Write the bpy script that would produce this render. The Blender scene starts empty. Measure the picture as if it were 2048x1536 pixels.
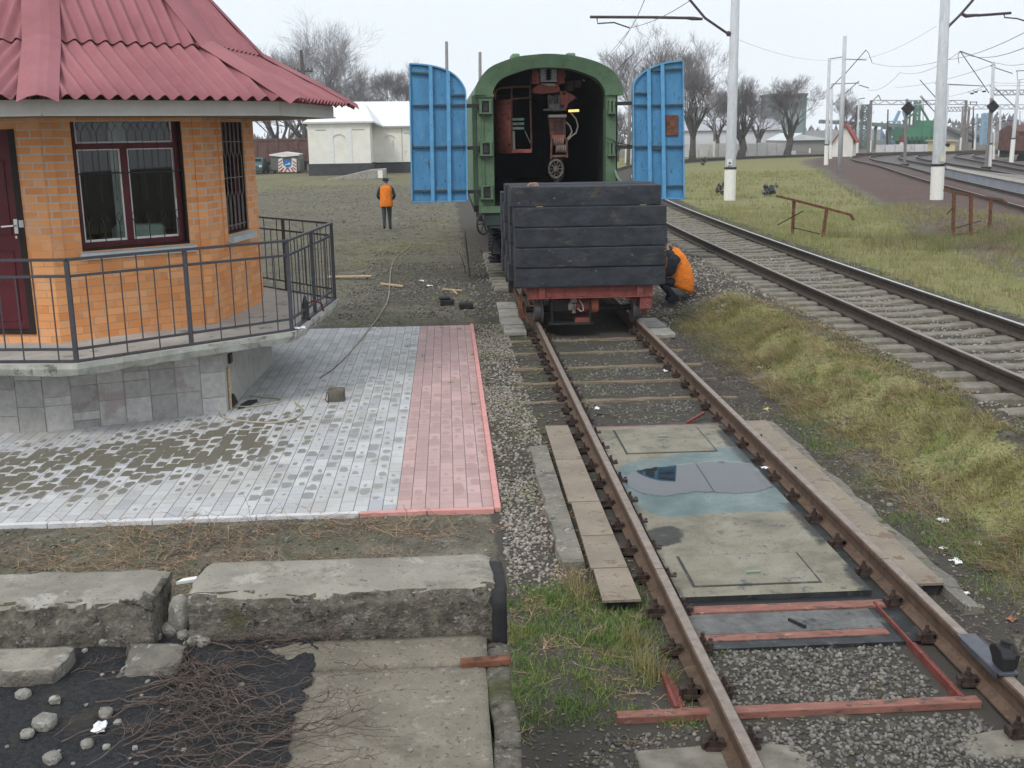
import bpy, bmesh, math, random
import numpy as np
from mathutils import Vector, Matrix, noise as mnoise
random.seed(7); rng = np.random.default_rng(7)
scene = bpy.context.scene
R = math.radians
# ---------------------------------------------------------------- camera
FPX = 2200.0; CX, CY = 1024.0, 768.0
CAM = np.array([-2.134, 0.0, 3.16])
_d1 = np.array([890 - CX, -(269 - CY), -FPX]); _d2 = np.array([1890 - CX, -(254 - CY), -FPX])
_fw = _d1 / np.linalg.norm(_d1); _up = np.cross(_d2, _d1); _up /= np.linalg.norm(_up)
if _up[1] < 0: _up = -_up
RM = np.stack([np.cross(_fw, _up), _fw, _up])          # world <- camera axes
cd = bpy.data.cameras.new('camera'); cam = bpy.data.objects.new('camera', cd)
scene.collection.objects.link(cam); scene.camera = cam
cd.sensor_width = 36.0; cd.lens = FPX / 2048 * 36; cd.clip_start = 0.05; cd.clip_end = 5000
cam.matrix_world = Matrix([[*RM[0], CAM[0]], [*RM[1], CAM[1]], [*RM[2], CAM[2]], [0, 0, 0, 1]])
# ---------------------------------------------------------------- overcast sky, soft sun
SUN_EL, SUN_AZ = 48.0, 215.0                            # azimuth measured from +Y clockwise: light from behind, a bit left
w = bpy.data.worlds.new('World'); scene.world = w; w.use_nodes = True
nt = w.node_tree; nt.nodes.clear()
out = nt.nodes.new('ShaderNodeOutputWorld'); bg = nt.nodes.new('ShaderNodeBackground')
sky = nt.nodes.new('ShaderNodeTexSky'); sky.sky_type = 'NISHITA'; sky.sun_disc = False
sky.sun_elevation = R(SUN_EL); sky.sun_rotation = R(SUN_AZ); sky.air_density = 1.0; sky.dust_density = 3.0
mx = nt.nodes.new('ShaderNodeMix'); mx.data_type = 'RGBA'; mx.inputs[0].default_value = 0.92   # cloud cover
wt = nt.nodes.new('ShaderNodeTexCoord'); wn_ = nt.nodes.new('ShaderNodeTexNoise'); wn_.inputs['Scale'].default_value = 2.2; wn_.inputs['Detail'].default_value = 4; nt.links.new(wt.outputs['Generated'], wn_.inputs['Vector'])
wr = nt.nodes.new('ShaderNodeValToRGB'); wr.color_ramp.elements[0].position = .3; wr.color_ramp.elements[1].position = .7; wr.color_ramp.elements[0].color = (.80, .865, .93, 1); wr.color_ramp.elements[1].color = (.86, .915, .97, 1); nt.links.new(wn_.outputs[0], wr.inputs[0])
ws_ = nt.nodes.new('ShaderNodeVectorMath'); ws_.operation = 'SCALE'; ws_.inputs['Scale'].default_value = 10.2; nt.links.new(wr.outputs[0], ws_.inputs[0]); nt.links.new(ws_.outputs[0], mx.inputs[7])
nt.links.new(sky.outputs[0], mx.inputs[6]); nt.links.new(mx.outputs[2], bg.inputs[0])
bg.inputs[1].default_value = 0.101; nt.links.new(bg.outputs[0], out.inputs[0])
sd = bpy.data.lights.new('sun', 'SUN'); sun = bpy.data.objects.new('sun', sd); scene.collection.objects.link(sun)
sd.energy = 1.35; sd.angle = R(16); sd.color = (1.0, 0.97, 0.92)
sun.rotation_euler = (R(90 - SUN_EL), 0, R(180 - SUN_AZ) + math.pi)
sun.rotation_euler = Vector((math.sin(R(SUN_AZ)) * math.cos(R(SUN_EL)), math.cos(R(SUN_AZ)) * math.cos(R(SUN_EL)), math.sin(R(SUN_EL)))).to_track_quat('Z', 'Y').to_euler()
scene.view_settings.view_transform = 'Standard'; scene.view_settings.look = 'None'
scene.view_settings.exposure = 0.24; scene.view_settings.gamma = 1.0
# ---------------------------------------------------------------- measuring helpers (photo pixel -> place in the world)
def ray(x, y): return RM @ np.array([x - CX, -(y - CY), -FPX])
def at(x, y, z=0.0):
    r = ray(x, y); return CAM + r * ((z - CAM[2]) / r[2])
def on(x, y, Y):
    r = ray(x, y); return CAM + r * (Y / r[1])
def onplane(x, y, p, n):
    r = ray(x, y); n = np.array(n); return CAM + r * (np.dot(np.array(p) - CAM, n) / np.dot(r, n))
def ss(a, b, x):
    t = np.clip((np.asarray(x, float) - a) / (b - a), 0, 1); return t * t * (3 - 2 * t)
# ---------------------------------------------------------------- mesh builder
ORG = {}
class MB:
    def __init__(s): s.v = []; s.f = []; s.m = []; s.uv = {}
    def face(s, pts, m=0, uv=None):
        b = len(s.v); s.v += [tuple(float(c) for c in p) for p in pts]
        s.f.append(tuple(range(b, b + len(pts)))); s.m.append(m)
        if uv: s.uv[len(s.f) - 1] = uv
    def faces(s, vs, fs, m=0):
        b = len(s.v); s.v += [tuple(float(c) for c in p) for p in vs]
        for f in fs: s.f.append(tuple(b + i for i in f)); s.m.append(m)
    def box(s, c, d, rot=None, m=0):
        x, y, z = d[0] / 2, d[1] / 2, d[2] / 2
        P = [Vector(q) for q in ((-x,-y,-z),(x,-y,-z),(x,y,-z),(-x,y,-z),(-x,-y,z),(x,-y,z),(x,y,z),(-x,y,z))]
        if rot is not None: P = [rot @ p for p in P]
        s.faces([(p.x + c[0], p.y + c[1], p.z + c[2]) for p in P], [(0,3,2,1),(4,5,6,7),(0,1,5,4),(1,2,6,5),(2,3,7,6),(3,0,4,7)], m)
    def bb(s, x0, x1, y0, y1, z0, z1, m=0): s.box(((x0+x1)/2, (y0+y1)/2, (z0+z1)/2), (abs(x1-x0), abs(y1-y0), abs(z1-z0)), None, m)
    def bar(s, a, b, wd, ht, up=(0, 0, 1), m=0):
        a, b = Vector(a), Vector(b); d = b - a; L = d.length
        if L < 1e-6: return
        z = d / L; x = z.cross(Vector(up))
        if x.length < 1e-4: x = z.cross(Vector((0, 1, 0)))
        x.normalize(); y = x.cross(z)
        s.box((a + b) / 2, (wd, ht, L), Matrix((x, y, z)).transposed(), m)
    def tube(s, pts, r, n=8, cap=True, m=0):
        pts = [Vector(p) for p in pts]; k = len(pts); rs = r if isinstance(r, (list, tuple)) else [r] * k
        vs = []; ref = None
        for i, p in enumerate(pts):
            t = (pts[min(i + 1, k - 1)] - pts[max(i - 1, 0)])
            if t.length < 1e-9: t = Vector((0, 0, 1))
            t.normalize()
            if ref is None: ref = t.orthogonal()
            x = ref - t * ref.dot(t)
            if x.length < 1e-6: x = t.orthogonal()
            x.normalize(); ref = x; y = t.cross(x)
            for j in range(n):
                a = 2 * math.pi * j / n; vs.append(p + (x * math.cos(a) + y * math.sin(a)) * rs[i])
        fs = [(i*n+j, i*n+(j+1) % n, (i+1)*n+(j+1) % n, (i+1)*n+j) for i in range(k-1) for j in range(n)]
        if cap: fs += [tuple(reversed(range(n))), tuple((k-1)*n + j for j in range(n))]
        s.faces(vs, fs, m)
    def prism(s, poly, vec, m=0, mside=None):
        n = len(poly); A = [Vector(p) for p in poly]; B = [p + Vector(vec) for p in A]
        s.faces(A + B, [tuple(range(n))] + [tuple(reversed(range(n, 2*n)))], m)
        s.faces(A + B, [(i, (i+1) % n, n + (i+1) % n, n + i) for i in range(n)], m if mside is None else mside)
    def ring(s, outer, inner, vec, m=0):
        n = len(outer); V = Vector(vec); o = [Vector(p) for p in outer]; i_ = [Vector(p) for p in inner]
        vs = o + i_ + [p + V for p in o] + [p + V for p in i_]; fs = []
        for k in range(n - 1):
            fs += [(k, k+1, n+k+1, n+k), (2*n+k, 3*n+k, 3*n+k+1, 2*n+k+1), (k, 2*n+k, 2*n+k+1, k+1), (n+k, n+k+1, 3*n+k+1, 3*n+k)]
        fs += [(0, n, 3*n, 2*n), (n-1, 3*n-1, 4*n-1, 2*n-1)]
        s.faces(vs, fs, m)
    def loft(s, rings, cap=True, m=0, closed=True):
        n = len(rings[0]); k = len(rings); vs = [p for r_ in rings for p in r_]
        q = n if closed else n - 1
        fs = [(i*n+j, i*n+(j+1) % n, (i+1)*n+(j+1) % n, (i+1)*n+j) for i in range(k-1) for j in range(q)]
        if cap: fs += [tuple(reversed(range(n))), tuple((k-1)*n + j for j in range(n))]
        s.faces(vs, fs, m)
    def lathe(s, prof, c, n=16, axis='z', m=0):
        rings = []
        for r, h in prof:
            ring = []
            for j in range(n):
                a = 2*math.pi*j/n; u, v_ = r*math.cos(a), r*math.sin(a)
                ring.append({'z': (c[0]+u, c[1]+v_, c[2]+h), 'x': (c[0]+h, c[1]+u, c[2]+v_), 'y': (c[0]+u, c[1]+h, c[2]+v_)}[axis])
            rings.append(ring)
        s.loft(rings, True, m)
    def ell(s, c, rad, nu=12, nv=8, rot=None, m=0):
        rings = []
        for i in range(nv + 1):
            t = math.pi * i / nv; t = min(max(t, .06), math.pi - .06); ring = []
            for j in range(nu):
                a = 2*math.pi*j/nu; p = Vector((rad[0]*math.sin(t)*math.cos(a), rad[1]*math.sin(t)*math.sin(a), -rad[2]*math.cos(t)))
                if rot is not None: p = rot @ p
                ring.append((p.x+c[0], p.y+c[1], p.z+c[2]))
            rings.append(ring)
        s.loft(rings, True, m)
    def build(s, name, mats, parent=None, smooth=False, bevel=0.0, origin=None, normals=True, seg=1):
        if not isinstance(mats, (list, tuple)): mats = [mats]
        V = np.array(s.v, float)
        if parent is not None: o0 = ORG[parent.name]
        elif origin is not None: o0 = np.array(origin, float)
        else: o0 = np.array([(V[:,0].min()+V[:,0].max())/2, (V[:,1].min()+V[:,1].max())/2, V[:,2].min()])
        me = bpy.data.meshes.new(name); me.from_pydata((V - o0).tolist(), [], s.f)
        for mt in mats: me.materials.append(mt)
        me.polygons.foreach_set('material_index', s.m)
        if s.uv:
            L = me.uv_layers.new(name='UVMap')
            for fi, uv in s.uv.items():
                for li, c in zip(me.polygons[fi].loop_indices, uv): L.data[li].uv = c
        if normals and len(s.f) < 60000:
            bm = bmesh.new(); bm.from_mesh(me)
            if not s.uv: bmesh.ops.remove_doubles(bm, verts=bm.verts, dist=1e-5)
            bmesh.ops.recalc_face_normals(bm, faces=bm.faces); bm.to_mesh(me); bm.free()
        if smooth: me.polygons.foreach_set('use_smooth', [True] * len(me.polygons))
        return link(name, me, parent, o0, bevel, seg)
def link(name, me, parent, o0, bevel=0.0, seg=1):
    o = bpy.data.objects.new(name, me); scene.collection.objects.link(o)
    if parent is not None: o.parent = parent
    else: o.location = o0
    ORG[o.name] = np.array(o0, float)
    if bevel:
        b = o.modifiers.new('bevel', 'BEVEL'); b.width = bevel; b.segments = seg; b.limit_method = 'ANGLE'; b.angle_limit = R(35)
    return o
def tag(o, label=None, cat=None, group=None, kind=None):
    if label: o['label'] = label
    if cat: o['category'] = cat
    if group: o['group'] = group
    if kind: o['kind'] = kind
    return o
def thing(name, label, cat, loc, group=None):
    o = bpy.data.objects.new(name, None); scene.collection.objects.link(o); o.location = [float(c) for c in loc]
    o.empty_display_size = 0.2; ORG[o.name] = np.array(loc, float)
    return tag(o, label, cat, group)
def copy_tree(o, parent=None):
    c = o.copy(); scene.collection.objects.link(c)
    if parent is not None: c.parent = parent
    for ch in list(o.children): copy_tree(ch, c)
    return c
def put(o, loc, rz=0.0, label=None, group=None):
    o.location = [float(c) for c in loc]; o.rotation_euler.z = rz; ORG[o.name] = np.array(loc, float)
    return tag(o, label, None, group)
def npmesh(name, V, F, mat, attr=None, smooth=False, parent=None, mi=None):
    """fast mesh: V (n,3), F (m,k) of constant k"""
    V = np.asarray(V, np.float32); F = np.asarray(F, np.int32); k = F.shape[1]
    o0 = np.array([(V[:,0].min()+V[:,0].max())/2, (V[:,1].min()+V[:,1].max())/2, V[:,2].min()]) if parent is None else ORG[parent.name]
    me = bpy.data.meshes.new(name); me.vertices.add(len(V)); me.vertices.foreach_set('co', (V - o0).astype(np.float32).ravel())
    me.loops.add(F.size); me.loops.foreach_set('vertex_index', F.ravel())
    me.polygons.add(len(F)); me.polygons.foreach_set('loop_start', np.arange(0, F.size, k, dtype=np.int32))
    if smooth: me.polygons.foreach_set('use_smooth', np.ones(len(F), bool))
    for m_ in (mat if isinstance(mat, list) else [mat]): me.materials.append(m_)
    if mi is not None: me.polygons.foreach_set('material_index', np.asarray(mi, np.int32))
    me.update(calc_edges=True)
    if attr is not None:
        a = me.color_attributes.new('zone', 'FLOAT_COLOR', 'POINT'); a.data.foreach_set('color', np.asarray(attr, np.float32).ravel())
    return link(name, me, parent, o0)
# ---------------------------------------------------------------- materials
class NG:
    def __init__(s, name):
        s.m = bpy.data.materials.new(name); s.m.use_nodes = True; s.t = s.m.node_tree; s.t.nodes.clear()
        s.out = s.n('ShaderNodeOutputMaterial'); s.p = s.n('ShaderNodeBsdfPrincipled'); s.l(s.p.outputs[0], s.out.inputs[0])
    def n(s, t, **kw):
        x = s.t.nodes.new(t)
        for k, v in kw.items(): setattr(x, k, v)
        return x
    def l(s, a, b): s.t.links.new(a, b)
    def inp(s, sock, v):
        if isinstance(v, bpy.types.NodeSocket): s.l(v, sock)
        elif v is not None: sock.default_value = v
    def math(s, op, a, b=None, c=None, clamp=False):
        x = s.n('ShaderNodeMath', operation=op, use_clamp=clamp); s.inp(x.inputs[0], a); s.inp(x.inputs[1], b)
        if c is not None: s.inp(x.inputs[2], c)
        return x.outputs[0]
    def noise(s, vec, sc, det=4, rough=.6, dist=0.0):
        x = s.n('ShaderNodeTexNoise'); s.l(vec, x.inputs['Vector']); x.inputs['Scale'].default_value = sc
        x.inputs['Detail'].default_value = det; x.inputs['Roughness'].default_value = rough; x.inputs['Distortion'].default_value = dist
        return x.outputs[0]
    def vor(s, vec, sc, feat='F1', out=0):
        x = s.n('ShaderNodeTexVoronoi', feature=feat); s.l(vec, x.inputs['Vector']); x.inputs['Scale'].default_value = sc
        return x.outputs[out]
    def step(s, v, a, b): 
        x = s.n('ShaderNodeMapRange'); x.interpolation_type = 'SMOOTHSTEP'; s.inp(x.inputs[0], v); s.inp(x.inputs[1], a); s.inp(x.inputs[2], b)
        return x.outputs[0]
    def mix(s, f, a, b, mode='MIX'):
        x = s.n('ShaderNodeMix', data_type='RGBA', blend_type=mode); s.inp(x.inputs[0], f)
        for sk, v in ((x.inputs[6], a), (x.inputs[7], b)): s.inp(sk, (*v, 1) if isinstance(v, (tuple, list)) else v)
        return x.outputs[2]
    def ramp(s, v, stops):
        x = s.n('ShaderNodeValToRGB'); e = x.color_ramp.elements
        while len(e) < len(stops): e.new(0.5)
        for i, (p, c) in enumerate(stops): e[i].position = p; e[i].color = (*c, 1)
        s.l(v, x.inputs[0]); return x.outputs[0]
    def pos(s, rnd=True):
        o = s.n('ShaderNodeTexCoord').outputs['Object']
        if not rnd: return o
        oi = s.n('ShaderNodeObjectInfo'); k = s.math('MULTIPLY', oi.outputs['Random'], 37.0)
        va = s.n('ShaderNodeVectorMath', operation='ADD'); s.l(o, va.inputs[0]); s.l(k, va.inputs[1]); return va.outputs[0]
    def island(s): return s.n('ShaderNodeNewGeometry').outputs['Random Per Island']
    def bump(s, h, st=.3, d=.02, nrm=None):
        x = s.n('ShaderNodeBump'); x.inputs['Strength'].default_value = st; x.inputs['Distance'].default_value = d; s.l(h, x.inputs['Height'])
        if nrm is not None: s.l(nrm, x.inputs['Normal'])
        s.l(x.outputs[0], s.p.inputs['Normal']); return x.outputs[0]
    def fin(s, col, rough=.8, metal=0.0, spec=.4):
        s.inp(s.p.inputs['Base Color'], (*col, 1) if isinstance(col, tuple) else col); s.inp(s.p.inputs['Roughness'], rough)
        s.p.inputs['Metallic'].default_value = metal; s.p.inputs['Specular IOR Level'].default_value = spec
        return s.m
def pm(name, c, var=.25, sc=6, rough=.8, bump=.25, bsc=60, bd=.01, spots=(), metal=0.0, spec=.35, stretch=None, isl=0.0):
    g = NG(name); v = g.pos()
    if stretch:
        mp = g.n('ShaderNodeMapping'); mp.inputs['Scale'].default_value = stretch; g.l(v, mp.inputs[0]); v = mp.outputs[0]
    n1 = g.noise(v, sc, 6, .65)
    col = g.ramp(n1, [(.34, tuple(x*(1-var) for x in c)), (.66, tuple(min(1, x*(1+var)) for x in c))])
    for i, (sc2, s2, th, sf) in enumerate(spots):
        th = .5 + (th-.5)*.62; f = g.step(g.noise(v, s2, 5, .7, .3), th, th + sf*.7); col = g.mix(f, col, sc2)
    if isl:
        k = g.math('MULTIPLY_ADD', g.island(), 2*isl, 1-isl); cc = g.n('ShaderNodeCombineColor')
        for i in range(3): g.l(k, cc.inputs[i])
        col = g.mix(1.0, col, cc.outputs[0], 'MULTIPLY')
    if bump: g.bump(g.noise(v, bsc, 5, .7), bump, bd)
    return g.fin(col, rough, metal, spec)
def plain(name, c, rough=.7, metal=0.0, spec=.35, emit=None):
    g = NG(name); g.fin(tuple(c), rough, metal, spec)
    if emit: g.p.inputs['Emission Color'].default_value = (*c, 1); g.p.inputs['Emission Strength'].default_value = emit
    return g.m
M = {}
RUST = (.13, .055, .03)
M['rail'] = pm('rail_rust', (.115, .075, .052), .3, 9, .75, .2, 120, .004, [((.16, .10, .07), 30, .55, .15)])
M['railtop'] = pm('rail_worn_top', (.23, .185, .155), .25, 14, .5, .1, 120, .003, spec=.5)
M['railshine'] = pm('rail_bright_top', (.50, .52, .55), .15, 14, .3, .05, 120, .003, metal=.6)
M['raildark'] = pm('rail_dark_steel', (.062, .048, .038), .3, 9, .7, .2, 120, .004)
M['clip'] = pm('oily_fastening', (.055, .036, .03), .5, 20, .7, .3, 90, .006)
M['conc'] = pm('concrete', (.30, .29, .26), .22, 5, .9, .5, 70, .012, [((.17, .16, .13), 3, .56, .2), ((.42, .41, .38), 22, .62, .1)])
M['concold'] = pm('weathered_concrete', (.235, .215, .18), .28, 4, .92, .9, 45, .025, [((.13, .125, .105), 7, .57, .12), ((.40, .38, .35), 14, .63, .08), ((.085, .09, .035), 2.3, .66, .14)])
M['conctop'] = pm('worn_concrete_top', (.265, .245, .205), .24, 3, .9, .5, 60, .01, [((.20, .185, .15), 5, .58, .15), ((.36, .34, .30), 4, .62, .15), ((.09, .085, .075), 60, .68, .04)])
M['aggregate'] = pm('broken_concrete', (.20, .18, .145), .45, 20, .95, 1.0, 34, .06, [((.36, .34, .31), 34, .62, .05), ((.10, .10, .035), 2.2, .515, .25), ((.06, .055, .05), 16, .66, .07)])
M['slabc'] = pm('yard_slab_concrete', (.195, .172, .134), .26, 3, .9, .4, 90, .008, [((.16, .145, .11), 4, .6, .18), ((.085, .075, .06), 55, .64, .05), ((.29, .265, .22), 30, .66, .06), ((.28, .25, .20), 8, .64, .2), ((.12, .11, .085), 1.7, .58, .25)])
M['asph'] = pm('old_asphalt', (.03, .031, .034), .5, 50, .95, 1.0, 160, .012, [((.10, .10, .10), 160, .66, .03), ((.055, .05, .04), 5, .6, .15)])
M['sleeper'] = pm('sleeper_concrete', (.205, .187, .155), .3, 6, .9, .4, 60, .01, [((.17, .15, .11), 4, .55, .2)])
M['timber'] = pm('timber_sleeper', (.20, .155, .11), .3, 8, .9, .4, 60, .01, [((.12, .09, .06), 6, .56, .15)], stretch=(.6, 6, 6))
M['tarbeam'] = pm('tarred_beam', (.035, .039, .048), .35, 4, .82, .7, 55, .012, [((.095, .085, .07), 2.2, .58, .25), ((.022, .024, .03), 7, .56, .2), ((.16, .145, .12), 9, .72, .06), ((.15, .14, .12), 60, .74, .03)], stretch=(.8, 2.2, 1.6))
M['redox'] = pm('red_oxide_paint', (.20, .055, .045), .25, 8, .7, .25, 60, .006, [((.075, .035, .03), 11, .60, .12), ((.27, .15, .12), 20, .68, .06)])
M['redbeam'] = pm('faded_red_beam', (.255, .115, .09), .25, 6, .8, .3, 60, .006, [((.09, .065, .055), 8, .58, .1), ((.38, .23, .19), 11, .66, .1)], stretch=(1, 3, 3))
M['green'] = pm('green_wagon_paint', (.092, .158, .092), .16, 4, .6, .12, 30, .004, [((.055, .10, .06), 5, .6, .2), ((.05, .035, .025), 17, .71, .05)])
M['greenlt'] = pm('pale_green_roof', (.16, .25, .17), .2, 4, .65, .1, 30, .004)
M['blue'] = pm('blue_door_paint', (.070, .24, .435), .14, 3, .6, .15, 30, .004, [((.13, .29, .42), 4, .58, .2), ((.05, .17, .33), 2, .60, .2), ((.08, .05, .04), 13, .69, .05), ((.07, .045, .035), 34, .74, .04)], stretch=(1.6, 1.6, .6))
M['bluerib'] = pm('light_blue_rib', (.11, .33, .56), .12, 5, .55, .1, 30, .004, [((.08, .05, .04), 19, .70, .05)])
M['ribrust'] = pm('rusty_blue_rib', (.045, .09, .12), .3, 9, .7, .2, 50, .005, [((.09, .05, .03), 8, .55, .12)])
M['rusty'] = pm('rusty_iron', (.16, .068, .04), .35, 10, .85, .3, 80, .006, [((.08, .035, .025), 13, .55, .12)])
M['dark'] = pm('dark_iron', (.026, .026, .028), .4, 10, .65, .2, 80, .005, [((.07, .045, .03), 10, .63, .1)])
M['inner'] = pm('darkened_interior', (.014, .014, .014), .3, 3, .9, .1, 20, .01)  # darkness of the wagon inside is put into this colour
M['black'] = plain('black_iron', (.02, .02, .022), .5)
M['rubber'] = pm('black_rubber', (.022, .022, .023), .3, 12, .8, .3, 60, .01)
M['white'] = pm('white_paint', (.74, .74, .72), .06, 4, .6, .1, 30, .004)
M['whitewall'] = pm('cream_wall', (.78, .76, .69), .06, 1.2, .85, .15, 20, .01, [((.66, .63, .56), 1.0, .64, .15)])
M['sheetroof'] = pm('white_sheet_roof', (.76, .77, .79), .04, 2, .6, .05, 10, .01)
M['polec'] = pm('pole_concrete', (.50, .52, .54), .12, 3, .8, .2, 60, .005, [((.38, .38, .37), 4, .58, .2)], stretch=(3, 3, .7))
M['polew'] = pm('whitewash', (.80, .79, .74), .08, 6, .8, .15, 60, .005, [((.42, .30, .20), 6, .68, .1)], stretch=(3, 3, .7))
M['poleold'] = pm('grey_weathered_pole', (.21, .19, .18), .25, 3, .85, .2, 60, .005, stretch=(3, 3, .6))
M['arm'] = pm('purple_brown_steel', (.07, .05, .055), .3, 8, .7)
M['wire'] = plain('wire', (.10, .10, .12), .6)
M['orange'] = pm('orange_vest', (.82, .215, .018), .16, 7, .75, .9, 11, .05)
M['cloth'] = pm('dark_workwear', (.022, .026, .035), .3, 12, .9, .4, 25, .02)
M['trouser'] = pm('grey_trousers', (.045, .05, .058), .3, 12, .9, .4, 25, .02)
M['skin'] = plain('skin', (.42, .22, .15), .55)
M['paper'] = pm('waste_paper', (.82, .82, .84), .06, 20, .7, .3, 40, .01)
M['wood'] = pm('bare_wood', (.48, .36, .22), .25, 9, .85, .3, 60, .006, stretch=(1, 8, 8))
M['twig'] = pm('dry_twig', (.13, .10, .085), .35, 20, .9, .2, 60, .004, isl=.4)
M['straw'] = pm('dead_weed', (.31, .215, .14), .3, 20, .9, 0, isl=.5)
M['bark'] = pm('bark', (.085, .076, .072), .3, 6, .9, .4, 30, .03)
M['branch'] = pm('bare_branches', (.20, .182, .188), .2, 3, .9, 0, isl=.3)
M['glass'] = plain('window_glass', (.012, .016, .018), .04, spec=.6)
M['fbrown'] = pm('brown_freight_paint', (.13, .065, .055), .25, 2, .8, .2, 10, .01, [((.30, .22, .20), 7, .70, .05)])
# ================================================================ GROUND
def vnoise(x, y, s, seed=0):
    """cheap value noise, vectorised"""
    x = np.asarray(x, float) / s + seed * 17.3; y = np.asarray(y, float) / s + seed * 9.1
    xi, yi = np.floor(x), np.floor(y); fx, fy = x - xi, y - yi; fx = fx*fx*(3-2*fx); fy = fy*fy*(3-2*fy)
    def h(a, b): 
        q = np.sin(a * 127.1 + b * 311.7 + seed * 53.7) * 43758.5453; return q - np.floor(q)
    return (h(xi, yi)*(1-fx) + h(xi+1, yi)*fx)*(1-fy) + (h(xi, yi+1)*(1-fx) + h(xi+1, yi+1)*fx)*fy
def fbm(x, y, s, seed=0): return .5*vnoise(x, y, s, seed) + .3*vnoise(x, y, s/2.1, seed+1) + .2*vnoise(x, y, s/4.3, seed+2)
TOP2 = .58                                              # rail top of the through track
def spline(pts, n=14):
    P = np.array(pts, float); out = []
    Q = np.vstack([2*P[0]-P[1], P, 2*P[-1]-P[-2]])
    for i in range(1, len(Q)-2):
        for t in np.linspace(0, 1, n, endpoint=False):
            a, b, c, d = Q[i-1], Q[i], Q[i+1], Q[i+2]
            out.append(.5*((2*b)+(c-a)*t+(2*a-5*b+4*c-d)*t*t+(3*b-a-3*c+d)*t**3))
    out.append(P[-1]); return np.array(out)
T1 = np.array([(0, 1.2), (0, 12), (0, 30), (0.2, 60)])
T2 = spline([(4.67, 1.5), (4.67, 8), (4.68, 14), (4.76, 22), (4.98, 31), (5.5, 42), (6.7, 56), (9.0, 71), (13.2, 88), (19.5, 101), (28, 110), (40, 116), (56, 120), (80, 123)])
def trackpts(l, z=.6): return spline([tuple(at(x, y, z)[:2]) for x, y in l])
T3 = spline([(13.5, 20), (15.6, 29), (18.4, 39.3), (23.0, 56.5), (28.6, 76), (33.0, 93), (38.5, 106), (47, 115), (58, 120), (80, 124)])
T4 = spline([(20.5, 33), (24, 46), (29.2, 64), (33.2, 79), (37.2, 93), (42.5, 105), (51, 114), (62, 119.5), (82, 123)])
T5 = spline([(28.5, 50), (34.3, 69), (39.0, 83), (43.0, 95), (48.5, 106), (57, 114), (68, 119), (86, 122.5)])
def dpoly(x, y, P):
    d = np.full(np.shape(x), 1e9)
    for a, b in zip(P[:-1], P[1:]):
        ab = b - a; t = np.clip(((x-a[0])*ab[0] + (y-a[1])*ab[1]) / (ab @ ab), 0, 1)
        d = np.minimum(d, np.hypot(x - a[0] - t*ab[0], y - a[1] - t*ab[1]))
    return d
PIT = at(1850, 462, .38)[:2]
def hgt(x, y, fine=True):
    x = np.asarray(x, float); y = np.asarray(y, float)
    far = ss(17.5, 22, y)
    wob = (fbm(x, y, 1.3, 3) - .5) * .7 * (1 - far)
    toe = (1.95 + wob)*(1-far) + 1.4*far; crest = (2.75 + wob)*(1-far) + 3.2*far
    z = .37 * ss(0, 1, (x - toe) / (crest - toe))
    hum = (fbm(x, y, .42, 15) - .35) * .20 * ss(1.7, 2.1, x) * ss(3.7, 3.2, x) * ss(20, 17.5, y); z = z + hum + (fbm(x, y, .8, 5) - .5) * .05 * ss(1.2, 2.4, x) * ss(0, 1.2, np.abs(x - 4.67) - .7)
    z = z + (fbm(x, y, 1.7, 8) - .5) * .05 * ss(1.6, 2.4, -x) * ss(18.5, 21, y)
    if fine: z = z + (fbm(x, y, .25, 9) - .5) * .030 * ss(30, 12, y)
    z = z - .45 * np.exp(-(((x-PIT[0])/2.2)**2 + ((y-PIT[1])/1.3)**2) * 1.2)
    d2_ = np.abs(x - np.interp(y, T2[:, 1], T2[:, 0])); z = z - .042 * ss(1.55, 1.15, d2_) * ss(70, 55, y)
    z = z + .10 * ss(4.6, 2, np.abs(x - np.interp(y, T3[:, 1], T3[:, 0]))) * (x > 9) * ss(115, 95, y)
    return z
def hz(x, y): return float(hgt(np.array([x]), np.array([y]))[0])
def atg(px, py, dz=0.0):
    z = 0.0
    for _ in range(12): p = at(px, py, z + dz); z = hz(p[0], p[1])
    return np.array([p[0], p[1], z])
def axis(spec):
    o = [spec[0][0]]
    for a, b, s in spec:
        n = max(1, int(round((b - a) / s))); o += list(np.linspace(a, b, n + 1)[1:])
    return np.array(o)
gx = axis([(-260, -120, 28), (-120, -30, 8), (-30, -9, 1), (-9, -3, .25), (-3, 3.6, .07), (3.6, 8, .14), (8, 24, .4), (24, 60, 1.5), (60, 140, 8), (140, 420, 40)])
gy = axis([(-40, 0, 4), (0, 4, .5), (4, 16, .08), (16, 30, .16), (30, 60, .5), (60, 130, 1.5), (130, 260, 13), (260, 338, 13)])
X, Y = np.meshgrid(gx, gy); Z = hgt(X, Y)
nx, ny = len(gx), len(gy)
idx = np.arange(nx*ny).reshape(ny, nx)
F = np.stack([idx[:-1,:-1], idx[:-1,1:], idx[1:,1:], idx[1:,:-1]], -1).reshape(-1, 4)
d1 = np.abs(X); d2 = dpoly(X, Y, T2); d3 = np.minimum(dpoly(X, Y, T3), 1e9); d45 = np.minimum(dpoly(X, Y, T4), dpoly(X, Y, T5))
jit = (fbm(X, Y, .9, 21) - .5) * .9
gravel = np.maximum(ss(1.95, 1.45, d1 + jit*.35) * ss(65, 55, Y), ss(2.2, 1.5, d2 + jit*.5) * .75)
gravel = np.maximum(gravel, ss(.8, 1.2, X) * ss(3.9, 3.3, X) * ss(18.5, 20.5, Y + jit) * ss(60, 50, Y))
gravel = np.maximum(gravel, .55 * ss(-4.6, -3.3, X + jit) * ss(-.8, -1.6, X) * ss(19.5, 21.5, Y) * ss(31, 27, Y))
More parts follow.
